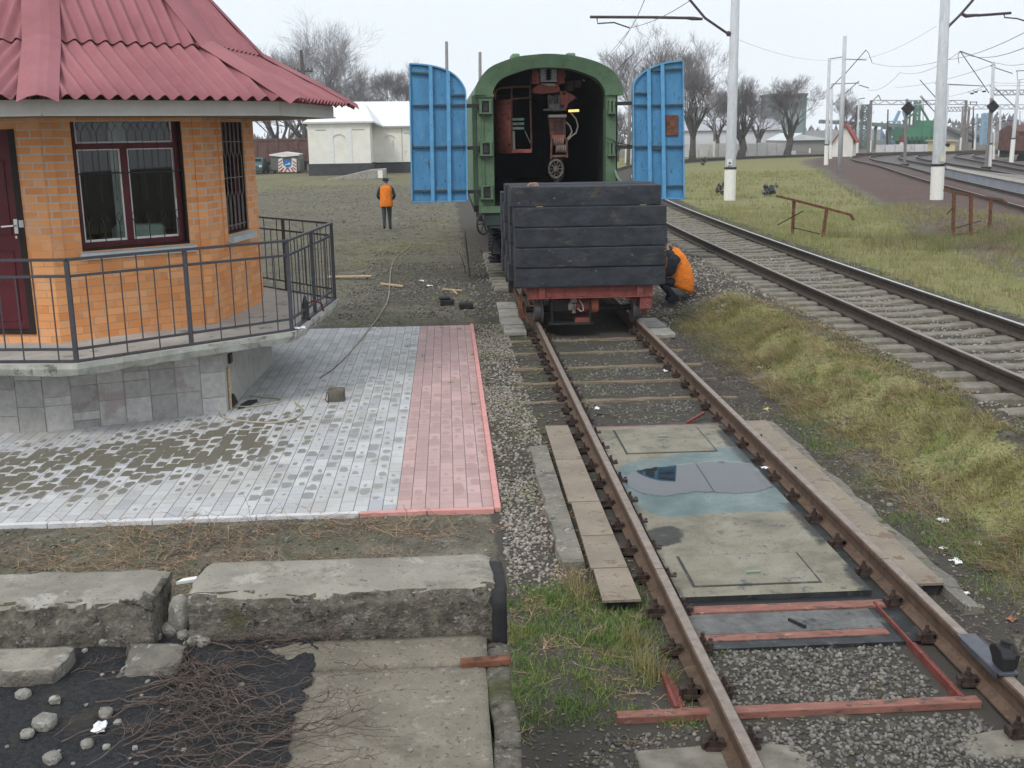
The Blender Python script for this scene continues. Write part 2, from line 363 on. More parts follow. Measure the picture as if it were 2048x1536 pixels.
gravel = np.maximum(gravel, ss(-1.9, -1.75, X) * ss(-1.0, -1.2, X) * ss(19, 17.5, Y))
redb = ss(5.0, 3.2, d3 + jit) * (X > 8); greyb = ss(3.6, 2.6, d45 + jit)
grass = ss(1.7, 2.3, X + jit*.3) * ss(4.1, 3.6, X) * ss(20.5, 17.5, Y + jit)                       # bank
grass = np.maximum(grass, ss(5.9, 6.5, X + jit) * ss(4.2, 5.6, d3) * ss(130, 115, Y) * (X < T3[:,0].max()))
grass = np.where(X > np.interp(Y, T3[:,1], T3[:,0]), grass * .25, grass)
olive = ss(-.9, -2.2, X) * ss(19, 30, Y) * (.25 + .6 * fbm(X, Y, 3.2, 31)) + .22 * ss(55, 75, Y) * (X < -2)
olive = np.maximum(olive, .75 * ss(-.85, -1.1, X) * ss(-1.95, -1.75, X) * ss(7.9, 6.9, Y) * ss(5.2, 5.7, Y))
olive = np.maximum(olive, ss(1.0, 1.5, X) * ss(2.6, 2.0, X) * ss(19, 17, Y) * .55)
grass = np.maximum(grass, olive * .62)
C = np.stack([grass, np.clip(gravel - redb, 0, 1), np.maximum(redb, greyb * .75), greyb], -1).reshape(-1, 4)
g = NG('yard_ground'); v = g.pos(False); vc = g.n('ShaderNodeVertexColor', layer_name='zone'); sp = g.n('ShaderNodeSeparateColor'); g.l(vc.outputs[0], sp.inputs[0])
n_big = g.noise(v, .9, 6, .65); n_mid = g.noise(v, 4.5, 6, .7, .4); n_fine = g.noise(v, 38, 4, .7); n_vf = g.noise(v, 130, 3, .7)
dirt = g.ramp(n_mid, [(.34, (.070, .061, .045)), (.5, (.120, .106, .080)), (.66, (.20, .178, .14))])
dirt = g.mix(g.step(n_big, .46, .60), dirt, g.ramp(n_fine, [(.36, (.075, .072, .048)), (.66, (.175, .165, .115))]))
dirt = g.mix(g.math('MULTIPLY', g.step(g.noise(v, .38, 5, .7, .6), .50, .60), .65), dirt, g.ramp(n_mid, [(.36, (.055, .048, .036)), (.66, (.12, .105, .08))])); dirt = g.mix(g.step(n_vf, .56, .66), dirt, (.29, .27, .24))
dirt = g.mix(g.step(n_vf, .43, .33), dirt, (.09, .082, .07))
grs = g.ramp(n_fine, [(.34, (.115, .11, .045)), (.5, (.215, .205, .088)), (.66, (.33, .30, .15))])
grs = g.mix(g.step(g.noise(v, .45, 5, .6), .45, .62), grs, g.ramp(n_fine, [(.36, (.13, .135, .045)), (.66, (.25, .25, .10))]))
grs = g.mix(g.step(n_mid, .55, .64), grs, (.15, .128, .085))
vor = g.vor(v, 24, out=1); hs = g.n('ShaderNodeSeparateColor'); g.l(vor, hs.inputs[0])
vd = g.vor(v, 24)
grv = g.ramp(hs.outputs[0], [(.0, (.09, .085, .075)), (.5, (.24, .222, .195)), (1, (.42, .39, .35))])
grv = g.mix(g.step(vd, .028, .012), g.mix(g.step(vd, .02, .034), grv, (.07, .063, .054)), grv)
red = g.mix(g.step(n_big, .4, .6), g.ramp(hs.outputs[0], [(0, (.06, .034, .028)), (1, (.175, .105, .088))]), g.ramp(hs.outputs[1], [(0, (.06, .045, .04)), (1, (.16, .125, .112))]))
gb = g.ramp(hs.outputs[0], [(0, (.075, .07, .07)), (1, (.20, .185, .185))])
def edge(z): return g.step(g.math('ADD', z, g.math('MULTIPLY_ADD', n_mid, 1.6, -.8)), .38, .62)
col = g.mix(edge(sp.outputs[0]), dirt, grs)
col = g.mix(edge(sp.outputs[1]), col, g.mix(g.step(n_mid, .56, .72), grv, dirt))
col = g.mix(edge(sp.outputs[2]), col, g.mix(vc.outputs[1], red, gb))
hgtn = g.math('ADD', g.math('MULTIPLY', n_fine, .6), g.math('ADD', g.math('MULTIPLY', n_vf, .35), g.math('MULTIPLY', g.step(vd, .035, .0), g.math('MULTIPLY', edge(sp.outputs[1]), .7))))
g.bump(hgtn, .55, .018); M['ground'] = g.fin(col, .95, 0, .2)
ground = npmesh('ground', np.stack([X, Y, Z], -1).reshape(-1, 3), F, M['ground'], C, True)
tag(ground, 'dark trodden earth, gravel and dry grass of the railway yard', 'ground', kind='structure')
# ================================================================ PAVING (wet and dry concrete pavers, red border strip)
g = NG('concrete_pavers'); v = g.pos(False)
sx = g.n('ShaderNodeSeparateXYZ'); g.l(v, sx.inputs[0]); px_, py_ = sx.outputs[0], sx.outputs[1]
cw, cl = .1235, .245
cv = g.math('DIVIDE', g.math('ADD', px_, 2.64), cw); ci = g.math('FLOOR', cv); fv = g.math('SUBTRACT', cv, ci)
cu = g.math('ADD', g.math('DIVIDE', py_, cl), g.math('MULTIPLY', g.math('MODULO', g.math('ADD', ci, 400.0), 2.0), .5)); ri = g.math('FLOOR', cu); fu = g.math('SUBTRACT', cu, ri)
cb = g.n('ShaderNodeCombineXYZ'); g.l(ci, cb.inputs[0]); g.l(ri, cb.inputs[1])
wn = g.n('ShaderNodeTexWhiteNoise'); g.l(cb.outputs[0], wn.inputs['Vector']); ws = g.n('ShaderNodeSeparateColor'); g.l(wn.outputs['Color'], ws.inputs[0])
au = g.math('MULTIPLY', g.math('ABSOLUTE', g.math('SUBTRACT', fu, .5)), 2.0); av = g.math('MULTIPLY', g.math('ABSOLUTE', g.math('SUBTRACT', fv, .5)), 2.0)
bu = g.math('ABSOLUTE', g.math('ADD', g.math('MULTIPLY_ADD', fu, 2.0, -1.0), g.math('MULTIPLY_ADD', ws.outputs[1], .9, -.45))); bv = g.math('ABSOLUTE', g.math('ADD', g.math('MULTIPLY_ADD', fv, 2.0, -1.0), g.math('MULTIPLY_ADD', ws.outputs[2], .6, -.3)))
dd = g.math('POWER', g.math('ADD', g.math('POWER', bu, 3.0), g.math('POWER', bv, 3.0)), 1/3.0)
n1 = g.noise(v, 9, 4, .6); n2 = g.noise(v, .8, 3, .6); n3 = g.noise(v, 60, 5, .7)
# damp amount: a soaked band running out from the corner of the plinth, scattered damp elsewhere
bd_ = g.math('ABSOLUTE', g.math('SUBTRACT', g.math('SUBTRACT', py_, 11.55), g.math('MULTIPLY', g.math('ADD', px_, 4.2), .52)))
band = g.math('MULTIPLY', g.step(bd_, 2.1, .4), g.step(px_, -3.2, -4.3))
lo = g.step(g.math('ADD', px_, g.math('MULTIPLY', py_, -.12)), -6.9, -4.6)
nearb = g.step(py_, 9.15, 9.5)
damp = g.math('MULTIPLY', nearb, g.math('MAXIMUM', g.math('MULTIPLY', band, 1.12), g.math('MULTIPLY', lo, g.math('MULTIPLY_ADD', n2, 1.05, .14))))
size = g.math('ADD', g.math('MULTIPLY', damp, 1.25), g.math('MULTIPLY_ADD', ws.outputs[0], .9, -.72))
wet = g.step(g.math('ADD', dd, g.math('MULTIPLY_ADD', n1, 1.3, -.65)), size, g.math('SUBTRACT', size, .22))
isred = g.math('MULTIPLY', g.math('GREATER_THAN', px_, -2.64), 1.0)
var = g.math('MULTIPLY_ADD', ws.outputs[1], .22, .89)
vcol = g.n('ShaderNodeCombineColor'); [g.l(var, vcol.inputs[i]) for i in range(3)]
dry = g.mix(isred, (.505, .505, .508), (.49, .335, .32)); dry = g.mix(g.step(n3, .5, .75), dry, g.mix(isred, (.41, .405, .395), (.42, .275, .26)))
wetc = g.mix(isred, g.mix(band, (.285, .283, .270), (.155, .142, .108)), (.405, .255, .242))
bluish = g.step(ws.outputs[2], .86, .9); dry = g.mix(g.math('MULTIPLY', bluish, g.math('SUBTRACT', 1.0, isred)), dry, (.43, .435, .46))
dry = g.mix(g.math('MULTIPLY', g.step(g.noise(v, 1.3, 5, .7, .5), .46, .62), .45), dry, g.mix(isred, (.36, .345, .31), (.40, .29, .27))); col = g.mix(wet, g.mix(1.0, dry, vcol.outputs[0], 'MULTIPLY'), wetc)
jv = g.step(av, .93, .975); ju = g.step(au, .965, .99)
col = g.mix(g.math('MULTIPLY', jv, .8), col, (.10, .095, .09)); col = g.mix(g.math('MULTIPLY', ju, .45), col, (.17, .16, .15))
hh = g.math('SUBTRACT', g.math('MULTIPLY', n3, .25), g.math('MAXIMUM', jv, ju)); g.bump(hh, .7, .008)
M['paver'] = g.fin(col, g.math('MULTIPLY_ADD', wet, -.35, .85), 0, .35)
PX1 = -1.80; PY0, PY1 = 8.98, 18.38
mb = MB(); mb.bb(-12.5, PX1, PY0, PY1, -.05, .012)
o = mb.build('pavement', M['paver'], origin=(0, 0, 0)); tag(o, 'grey concrete block paving with damp patches and a red border strip beside the kiosk', 'paving', kind='structure')
M['kerbred'] = pm('pink_kerb', (.62, .30, .275), .1, 8, .8, .3, 60, .005); M['kerbgrey'] = pm('pale_kerb', (.62, .62, .63), .08, 8, .8, .3, 60, .005)
def kerb(name, a, b, n, mat, label, group):
    a, b = np.array(a, float), np.array(b, float)
    for i in range(n):
        p, q = a + (b-a)*i/n, a + (b-a)*(i+1)/n; d = (q-p)/np.linalg.norm(q-p)*.004
        m_ = MB(); m_.bar((*(p+d), .0), (*(q-d), .0), .055, .075 + .006*random.random(), m=0)
        o = m_.build(name, mat, bevel=.004); tag(o, label, 'kerb', group)
kerb('edging_kerb', (PX1+.03, PY0-.03), (PX1+.03, PY1), 12, M['kerbred'], 'pink kerb stone edging the red paving strip towards the track', 'pink kerbs along the track side')
kerb('edging_kerb', (-2.95, PY0-.035), (PX1, PY0-.035), 2, M['kerbred'], 'pink kerb stone across the near end of the red paving strip', 'pink kerbs on the near edge')
kerb('edging_kerb', (-9.0, PY0-.035), (-2.95, PY0-.035), 7, M['kerbgrey'], 'pale grey kerb stone on the near edge of the grey paving', 'grey kerbs on the near edge')
# ================================================================ TRACKS
def railprof():   # half widths along height, foot at 0, top .18 : (x, z) closed
    h = [(.066, 0), (.066, .012), (.020, .030), (.009, .045), (.009, .128), (.034, .142), (.036, .172), (.028, .1795), (.010, .182)]
    return h + [(-x, z) for x, z in reversed(h)]
RP = railprof()
def rail(pts, z0, name, label, group, top='railtop', side='rail', mb=None):
    P = np.array(pts, float); rings = []
    for i, p in enumerate(P):
        t = P[min(i+1, len(P)-1)] - P[max(i-1, 0)]; t = t/np.hypot(*t); nrm = np.array([t[1], -t[0]])
        rings.append([(p[0]+nrm[0]*a, p[1]+nrm[1]*a, z0+b) for a, b in RP])
    m_ = MB(); m_.loft(rings)
    o = m_.build(name, [M[side], M[top]], normals=True)
    k = len(RP); top_idx = {7, 8, 9}
    zt = z0 + .176
    for p in o.data.polygons:
        if p.normal.z > .6 and (p.center.z + o.location.z) > zt: p.material_index = 1
    tag(o, label, 'rail', group); return o
def off(P, d):
    P = np.array(P, float); o = []
    for i, p in enumerate(P):
        t = P[min(i+1, len(P)-1)] - P[max(i-1, 0)]; t /= np.hypot(*t); o.append(p + np.array([t[1], -t[0]])*d)
    return np.array(o)
G2 = .796; GL, GR = -.73, .885
rl = []
rl.append(rail([(GL, 2.0), (GL, 7.085)], .02, 'track_rail', 'rusty left rail of the near track, piece in front of the weighbridge joint', None))
rl.append(rail([(GL, 7.093), (GL, 46)], .02, 'track_rail', 'rusty left rail of the near track running under the trolley and wagon', None))
rl.append(rail([(GR, 2.0), (GR, 7.115)], .02, 'track_rail', 'rusty right rail of the near track carrying the black brake shoe', None))
rl.append(rail([(GR, 7.123), (GR, 11.95)], .02, 'track_rail', 'middle piece of the near right rail beside the weighbridge plates', None))
rl.append(rail([(GR, 11.958), (GR, 46)], .02, 'track_rail', 'right rail of the near track running from the strips to under the trolley', None))
rail(off(T2, -G2), TOP2-.18, 'track_rail', 'dull brown near rail of the through track behind the grass bank', None, 'railtop', 'raildark')
rail(off(T2, G2), TOP2-.18, 'track_rail', 'bright topped far rail of the through track beside the meadow', None, 'railshine', 'raildark')
for T, nm in ((T3, 'curving track nearest the meadow on the right'), (T4, 'curving track behind the low platform'), (T5, 'curving track beside the brown freight wagon far right')):
    rail(off(T, -G2), .46, 'track_rail', 'outer rail of the ' + nm, None, 'railtop', 'raildark'); rail(off(T, G2), .46, 'track_rail', 'inner rail of the ' + nm, None, 'railtop', 'raildark')
# fastenings on the near track: stud, nut and clamp, repeated at every sleeper
cm = MB()
cm.box((0, 0, .012), (.09, .085, .02)); cm.box((-.012, 0, .04), (.075, .05, .034)); cm.box((-.045, 0, .03), (.025, .05, .045))
cm.tube([(0, 0, .05), (0, 0, .082)], .021, 6); cm.tube([(0, 0, .08), (0, 0, .115)], .012, 7); cm.box((.045, 0, .04), (.03, .045, .03))
cm.tube([(.055, .03, .02), (.055, .03, .06)], .012, 6)
base_me = None
def clip(parent, x, y, z, sgn):
    global base_me
    if base_me is None:
        o = cm.build('rail_fastening', M['clip'], origin=(0, 0, 0), bevel=.003); base_me = o.data; first = o
    else:
        o = bpy.data.objects.new('rail_fastening', base_me); scene.collection.objects.link(o)
    o.parent = parent; o.location = np.array([x, y, z]) - ORG[parent.name]; o.rotation_euler.z = (0 if sgn > 0 else math.pi) + random.uniform(-.12, .12)
    s_ = random.uniform(.92, 1.12); o.scale = (s_, s_, random.uniform(.85, 1.15))
SLY = [5.09 + .549*i - .549*2 for i in range(25)]
for y in SLY:
    for sx_ in (GL, GR):
        par = rl[0 if y < 7.09 else 1] if sx_ < 0 else rl[2 if y < 7.12 else 3 if y < 11.95 else 4]
        for sg in (-1, 1): clip(par, sx_ + sg*.095, y + random.uniform(-.02, .02), .022, sg)
# concrete sleepers of the through track (tops dished towards the middle), each a thing
def sleeper_mb(L=2.7, wd=.25, dish=.03):
    m_ = MB(); xs = [-L/2, -L/2+.05, -1.05, -.62, -.35, .35, .62, 1.05, L/2-.05, L/2]; zs = [-.10, 0, .005, .0, -dish, -dish, 0, .005, 0, -.10]
    rings = []
    for x, z in zip(xs, zs):
        w2 = wd/2*(.86 if abs(x) < .4 else 1)
        rings.append([(x, -w2-.03, -.2), (x, w2+.03, -.2), (x, w2, z), (x, -w2, z)])
    m_.loft(rings); return m_
s0 = None
def place_sleeper(x, y, z, rz, label, group, name='sleeper'):
    global s0
    if s0 is None: s0 = sleeper_mb().build('concrete_sleeper', M['sleeper'], origin=(0, 0, 0), bevel=.012); o = s0; tag(o, None, 'sleeper')
    else: o = s0.copy(); scene.collection.objects.link(o)
    put(o, (x, y, z), rz, label, group)
seglen = np.r_[0, np.cumsum(np.hypot(*np.diff(T2, axis=0).T))]
s = 5.0; k = 0
while s < 62:
    x = np.interp(s, seglen, T2[:,0]); y = np.interp(s, seglen, T2[:,1]); x2 = np.interp(s+.5, seglen, T2[:,0]); y2 = np.interp(s+.5, seglen, T2[:,1])
    place_sleeper(x + random.uniform(-.03, .03), y, .396 + random.uniform(-.022, .006), -math.atan2(x2-x, y2-y) + random.uniform(-.015, .015), 'dished grey concrete sleeper under the through track', 'sleepers of the through track'); s += .553
for i in range(14): place_sleeper(.10 + random.uniform(-.02, .02), 22.7 + .52*i, .055, random.uniform(-.02, .02), 'pale concrete sleeper end showing beside the green wagon', 'sleepers beneath the wagon')
place_sleeper(0.08, 5.02, .022, .02, 'concrete sleeper across the track nearest the camera in front of the red channel', None)
place_sleeper(0.08, 3.96, .02, -.01, 'concrete sleeper just below the frame under the near track', None)
# half buried timber strips between the strips of gravel
for y, l in ((12.78, 'nearest the weighbridge'), (13.78, 'second from the weighbridge'), (14.70, 'third from the weighbridge'), (15.76, 'fourth from the weighbridge'), (16.75, 'closest to the trolley')):
    m_ = MB(); n = 12; ring = []
    for i in range(n+1):
        x = -1.3 + 2.6*i/n + random.uniform(-.02, .02); e = random.uniform(-.012, .012); ring.append([(x, y-.06+e, -.05), (x, y+.06+e, -.05), (x, y+.045+e, .026+random.uniform(-.014, .004)), (x, y-.045+e, .026+random.uniform(-.014, .004))])
    m_.loft(ring); o = m_.build('timber_sleeper', M['timber']); tag(o, 'half buried brown timber sleeper, ' + l, 'sleeper', 'timber sleepers of the near track')
# flat concrete slabs beside the rails under the trolley
for i, (x, y, l, dy) in enumerate([(-1.09, 17.55, 'nearest the paving', .62), (-1.10, 18.35, 'second from the paving', .7), (-1.09, 19.2, 'third from the paving', .75), (-1.08, 20.1, 'farthest from the paving', .8), (1.20, 17.0, 'right of the rail in front of the trolley', .6), (1.19, 17.85, 'right of the rail beside the trolley bracket', .8)]):
    m_ = MB(); m_.box((0, 0, 0), (.36, dy, .07), Matrix.Rotation(random.uniform(-.04, .04), 3, 'Z') @ Matrix.Rotation(random.uniform(-.02, .02), 3, 'X'))
    o = m_.build('concrete_slab', M['conc'], origin=(0, 0, 0), bevel=.01); put(o, (x, y, .045)); tag(o, 'flat grey concrete slab beside the rail, ' + l, 'slab', 'slabs beside the trolley rails')
# ================================================================ WEIGHBRIDGE between the rails
g = NG('checker_plate'); v = g.pos(False)
mp = g.n('ShaderNodeMapping'); mp.inputs['Rotation'].default_value = (0, 0, R(45)); g.l(v, mp.inputs[0])
wv = g.n('ShaderNodeTexWave'); g.l(mp.outputs[0], wv.inputs['Vector']); wv.inputs['Scale'].default_value = 26
n1 = g.noise(v, 2.2, 6, .65, .4); n2 = g.noise(v, 55, 4, .7); n3 = g.noise(v, 7, 6, .75)
col = g.ramp(n1, [(.36, (.165, .15, .112)), (.5, (.235, .215, .162)), (.66, (.29, .27, .22))])
col = g.mix(g.step(n3, .56, .63), col, (.11, .115, .108)); col = g.mix(g.step(n2, .60, .66), col, (.06, .055, .045))
vc = g.n('ShaderNodeVertexColor', layer_name='zone'); vs = g.n('ShaderNodeSeparateColor'); g.l(vc.outputs[0], vs.inputs[0]); nz = g.math('MULTIPLY_ADD', g.noise(v, 11, 5, .7), .8, -.4)
dmp = g.step(g.math('ADD', vs.outputs[0], nz), .25, .75); wtr = g.step(g.math('ADD', vs.outputs[1], nz), .3, .8); ol = g.step(g.math('ADD', vs.outputs[2], g.math('MULTIPLY', nz, .8)), .3, .6)
dcol = g.ramp(g.noise(v, 3.5, 6, .65), [(.34, (.075, .125, .132)), (.52, (.125, .185, .185)), (.66, (.19, .245, .235))]); dcol = g.mix(g.step(n2, .58, .64), dcol, (.05, .052, .05)); dcol = g.mix(wtr, dcol, g.mix(n1, (.17, .20, .22), (.27, .305, .33)))  # puddle core paler: sky reflection painted into the plate colour
col = g.mix(g.math('MULTIPLY', dmp, .92), col, dcol); col = g.mix(g.math('MULTIPLY', ol, .9), col, g.mix(vc.outputs[1], (.035, .035, .036), (.010, .022, .024)))
g.bump(g.math('ADD', wv.outputs[1], n2), .35, .004); M['plate'] = g.fin(col, g.math('MULTIPLY_ADD', dmp, -.4, .78), 0, .4)
M['platedark'] = pm('oily_plate', (.03, .033, .034), .5, 5, .5, .5, 60, .006, [((.10, .105, .095), 6, .60, .15)])
M['walkway'] = pm('tan_walkway_plate', (.255, .212, .165), .18, 3, .8, .3, 60, .005, [((.19, .14, .10), 6, .58, .12), ((.08, .065, .05), 50, .69, .05)])
wb = thing('weighbridge', 'steel plate weighbridge deck with puddle, hatches and red cross beams between the rails', 'weighbridge', (0, 9.1, 0))
m_ = MB(); m_.bb(GL+.075, GR-.075, 6.2, 11.62, -.05, .026); m_.build('pit_frame', M['platedark'], wb)
pud_px = [(1236, 944), (1262, 926), (1330, 914), (1392, 902), (1455, 893), (1500, 897), (1530, 915), (1556, 940), (1600, 985), (1622, 1012), (1560, 1020), (1480, 1022), (1400, 1026), (1345, 1032), (1300, 1022), (1270, 1000), (1250, 968)]
def smooth_loop(pts, n=5, amp=.012):
    P = np.array(pts, float); k = len(P); o = []
    for i in range(k):
        a, b, c, d = P[(i-1) % k], P[i], P[(i+1) % k], P[(i+2) % k]
        for t in np.linspace(0, 1, n, endpoint=False):
            q = .5*((2*b)+(c-a)*t+(2*a-5*b+4*c-d)*t*t+(3*b-a-3*c+d)*t**3); o.append(q + rng.normal(0, amp, q.shape))
    return np.array(o)
def loopfield(px, soft, amp=.0):
    L = smooth_loop([at(x, y, .066)[:2] for x, y in px], 5, amp); return L
def sdist(x, y, L):
    d = dpoly(x, y, np.vstack([L, L[:1]])); ins = np.zeros(x.shape, bool); n = len(L)
    for i in range(n):
        (x1, y1), (x2, y2) = L[i], L[(i+1) % n]; c = ((y1 > y) != (y2 > y)) & (x < (x2-x1)*(y-y1)/(y2-y1+1e-12) + x1); ins ^= c
    return np.where(ins, d, -d)
pl_px = [(1250, 955), (1285, 938), (1345, 930), (1420, 922), (1490, 925), (1530, 945), (1545, 970), (1490, 985), (1400, 982), (1330, 990), (1285, 985), (1262, 975)]
dk_px = [(1274, 947), (1290, 940), (1312, 935), (1333, 933), (1352, 933), (1350, 977), (1330, 974), (1310, 967), (1292, 958)]
oil_px = [(1290, 1062), (1330, 1050), (1362, 1056), (1370, 1075), (1345, 1090), (1300, 1092)]
dgx, dgy = np.linspace(-.62, .71, 67), np.linspace(6.905, 11.36, 224); DX, DY_ = np.meshgrid(dgx, dgy)
damp_ = ss(-.09, .05, sdist(DX, DY_, loopfield(pud_px, 0))); core = ss(-.05, .08, sdist(DX, DY_, loopfield(pl_px, 0))); dkz = ss(-.012, .012, sdist(DX, DY_, np.array([at(x, y, .066)[:2] for x, y in dk_px]))); oilz = ss(-.05, .04, sdist(DX, DY_, loopfield(oil_px, 0)))
oilz = np.maximum(oilz, .8*ss(.10, .0, DX + .62)*ss(.3, .5, fbm(DX, DY_, .4, 51))); oilz = np.maximum(oilz, ss(.20, .02, .71 - DX)*ss(.25, .5, fbm(DX, DY_, .5, 52)))
ii = np.arange(DX.size).reshape(DX.shape); Fd = np.stack([ii[:-1,:-1], ii[:-1,1:], ii[1:,1:], ii[1:,:-1]], -1).reshape(-1, 4)
npmesh('deck_plate', np.stack([DX, DY_, DX*0 + .062], -1).reshape(-1, 3), Fd, M['plate'], np.stack([damp_, core, oilz*.6, oilz*0], -1).reshape(-1, 4), False, wb)
m_ = MB(); m_.bb(-.62, .71, 6.905, 11.36, .026, .060); m_.build('deck_frame', M['platedark'], wb)
gg = NG('puddle_water'); gg.t.nodes.remove(gg.p); tr = gg.n('ShaderNodeBsdfTransparent'); tr.inputs[0].default_value = (1, 1, 1, 1); gl = gg.n('ShaderNodeBsdfGlossy'); gl.inputs['Roughness'].default_value = .015
fr = gg.n('ShaderNodeFresnel'); fr.inputs['IOR'].default_value = 2.3; ms = gg.n('ShaderNodeMixShader'); vp = gg.pos(False); wv_ = gg.n('ShaderNodeVertexColor', layer_name='zone'); wm_ = gg.step(gg.math('ADD', gg.math('MULTIPLY_ADD', wv_.outputs[0], 1.0, 0.0), gg.math('MULTIPLY_ADD', gg.noise(vp, 9, 6, .75), .7, -.35)), .42, .56); gg.l(gg.math('MULTIPLY', fr.outputs[0], wm_), ms.inputs[0]); gg.l(tr.outputs[0], ms.inputs[1]); gg.l(gl.outputs[0], ms.inputs[2]); gg.l(ms.outputs[0], gg.out.inputs[0]); M['water'] = gg.m
pl = smooth_loop([at(x, y, .068)[:2] for x, y in pl_px], 8, .010); pl[:,0] = np.clip(pl[:,0], -.61, .70); WX, WY_ = np.meshgrid(np.linspace(-.60, .69, 120), np.linspace(8.2, 10.4, 200)); wf = ss(-.10, .10, sdist(WX, WY_, pl)); ii = np.arange(WX.size).reshape(WX.shape); o = npmesh('puddle', np.stack([WX, WY_, WX*0 + .0655], -1).reshape(-1, 3), np.stack([ii[:-1,:-1], ii[:-1,1:], ii[1:,1:], ii[1:,:-1]], -1).reshape(-1, 4), M['water'], np.stack([wf, wf, wf, wf], -1).reshape(-1, 4)); tag(o, 'shallow blue grey puddle lying on the weighbridge plates', 'puddle', kind='structure')
m_ = MB(); m_.bb(-.60, .55, 6.80, 6.90, .020, .028); m_.build('gap', M['black'], wb)
def hatch(nm, x0, x1, y0, y1, lab):
    m_ = MB(); m_.bb(x0-.018, x1+.018, y0-.018, y1+.018, .030, .0645); m_.build('hatch_rim', M['platedark'], wb)
    m_ = MB(); m_.bb(x0, x1, y0, y1, .034, .0715); h = m_.build('hatch', M['plate'], wb, bevel=.002); h['label'] = lab
    m_ = MB(); xc = x0 + (x1-x0)*.52; yc = y0 + (.17 if y0 < 9 else (y1-y0)*.6); m_.tube([(xc-.055, yc, .068), (xc-.05, yc, .086), (xc+.05, yc, .086), (xc+.055, yc, .068)], .008, 6)
    ho = m_.build('handle', M['hand'], h)
M['hand'] = plain('pale_green_handle', (.25, .33, .27), .5)
hatch('near', -.48, .40, 7.08, 7.62, 'near hatch plate with pale handle'); hatch('far', -.42, .46, 10.35, 11.22, 'far hatch plate')
def floorprism(name, pts, z0, z1, mat, parent=None, bevel=0):
    m_ = MB(); m_.prism([(p[0], p[1], z1) for p in pts], (0, 0, z0 - z1)); return m_.build(name, mat, parent, bevel=bevel)
def beam(x0, x1, y0, y1, z0, z1, lab, rot=0):
    m_ = MB(); m_.bb(x0, x1, y0, y1, z0, z1); o = m_.build('cross_beam', M['redbeam'], wb, bevel=.004); o['label'] = lab
beam(-.64, .74, 6.70, 6.80, .0, .042, 'red beam along the front edge of the deck'); beam(-.62, .60, 6.30, 6.385, .0, .034, 'chipped pink beam half covered by dirt')
beam(-.62, .76, 11.38, 11.47, .0, .045, 'thin red beam at the far end of the deck')
m_ = MB(); m_.bb(-1.28, .76, 5.41, 5.48, .0, .018); m_.bb(-1.28, .76, 5.405, 5.413, .0, .040); m_.bb(-1.28, .76, 5.472, 5.48, .0, .040); m_.bb(-1.28, .76, 5.405, 5.48, .036, .044); o = m_.build('cross_beam', M['redbeam'], wb, bevel=.003); o['label'] = 'faded red channel nearest the camera reaching out left of the rail'
m_ = MB(); m_.bb(.66, .675, 5.48, 6.75, 0, .05); m_.bb(.675, .715, 5.48, 6.75, .0, .02); m_.build('side_angle', M['redox'], wb)
m_ = MB(); m_.bb(-.95, -.93, 5.49, 5.9, 0, .05); m_.bb(-.93, -.88, 5.49, 5.9, .0, .02); m_.build('side_angle', M['redox'], wb)
m_ = MB(); m_.prism([(-.62, 6.395, .03), (.60, 6.395, .03), (.60, 6.69, .03), (-.62, 6.69, .03)], (0, 0, -.03)); m_.build('concrete_infill', pm('gritty_infill', (.15, .15, .148), .35, 6, .9, .8, 60, .01, [((.04, .04, .04), 3, .52, .2)]), wb)
m_ = MB(); m_.bar((.02, 6.55, .04), (.09, 6.42, .045), .014, .02); m_.build('iron_stub', M['dark'], wb)
for i, (y0, y1, lab) in enumerate([(10.10, 11.36, 'farthest'), (8.86, 10.09, 'second farthest'), (8.05, 8.84, 'middle'), (7.39, 8.03, 'second nearest'), (6.82, 7.37, 'nearest, dirt spotted')]):
    m_ = MB(); d = random.uniform(-.008, .008); m_.prism([(-1.165+d, y0, .10), (-.905, y0, .10), (-.905, y1, .10), (-1.155+d, y1, .10)], (0, 0, -.018)); m_.bb(-1.13, -.93, y0+.05, y1-.05, -.02, .081, 1)
    o = m_.build('walkway_plate', [M['walkway'], M['dark']]); tag(o, 'tan steel walkway plate left of the left rail, ' + lab, 'steel plate', 'left walkway plates')  # box under each plate coloured dark for the shaded gap
for i, (y0, y1, lab) in enumerate([(9.9, 11.32, 'far end'), (8.42, 9.89, 'beside the puddle'), (6.90, 8.41, 'near end')]):
    m_ = MB(); m_.prism([(.975, y0, .10), (1.215 if i == 2 else 1.225, y0, .10), (1.225 if i == 2 else 1.235, y1, .10), (.975, y1, .10)], (0, 0, -.018)); m_.bb(.985, 1.2, y0+.03, y1-.03, -.02, .081, 1)
    o = m_.build('walkway_plate', [M['walkway'], M['dark']]); tag(o, 'tan steel walkway plate right of the right rail, ' + lab, 'steel plate', 'right walkway plates')  # under box again dark, the gap's shade put into its colour
m_ = MB(); ring = []
for i in range(24):
    y = 7.6 + 3.15*i/23; e = random.uniform(-.015, .015); ring.append([(-1.375+e, y, -.05), (-1.18, y, -.05), (-1.19, y, .068+random.uniform(-.006, .006)), (-1.36+e, y, .06+random.uniform(-.012, .006))])
m_.loft(ring); o = m_.build('concrete_kerb', M['concold']); tag(o, 'mossy concrete kerb left of the walkway plates', 'kerb')
m_ = MB(); ring = []
for i in range(20):
    y = 6.6 + 4.9*i/19; e = random.uniform(-.03, .03); ring.append([(1.22, y, -.05), (1.40+e, y, -.05), (1.37+e, y, .04+random.uniform(-.015, .01)), (1.225, y, .06)])
m_.loft(ring); o = m_.build('concrete_kerb', M['concold']); tag(o, 'crumbling concrete kerb right of the walkway plates', 'kerb')
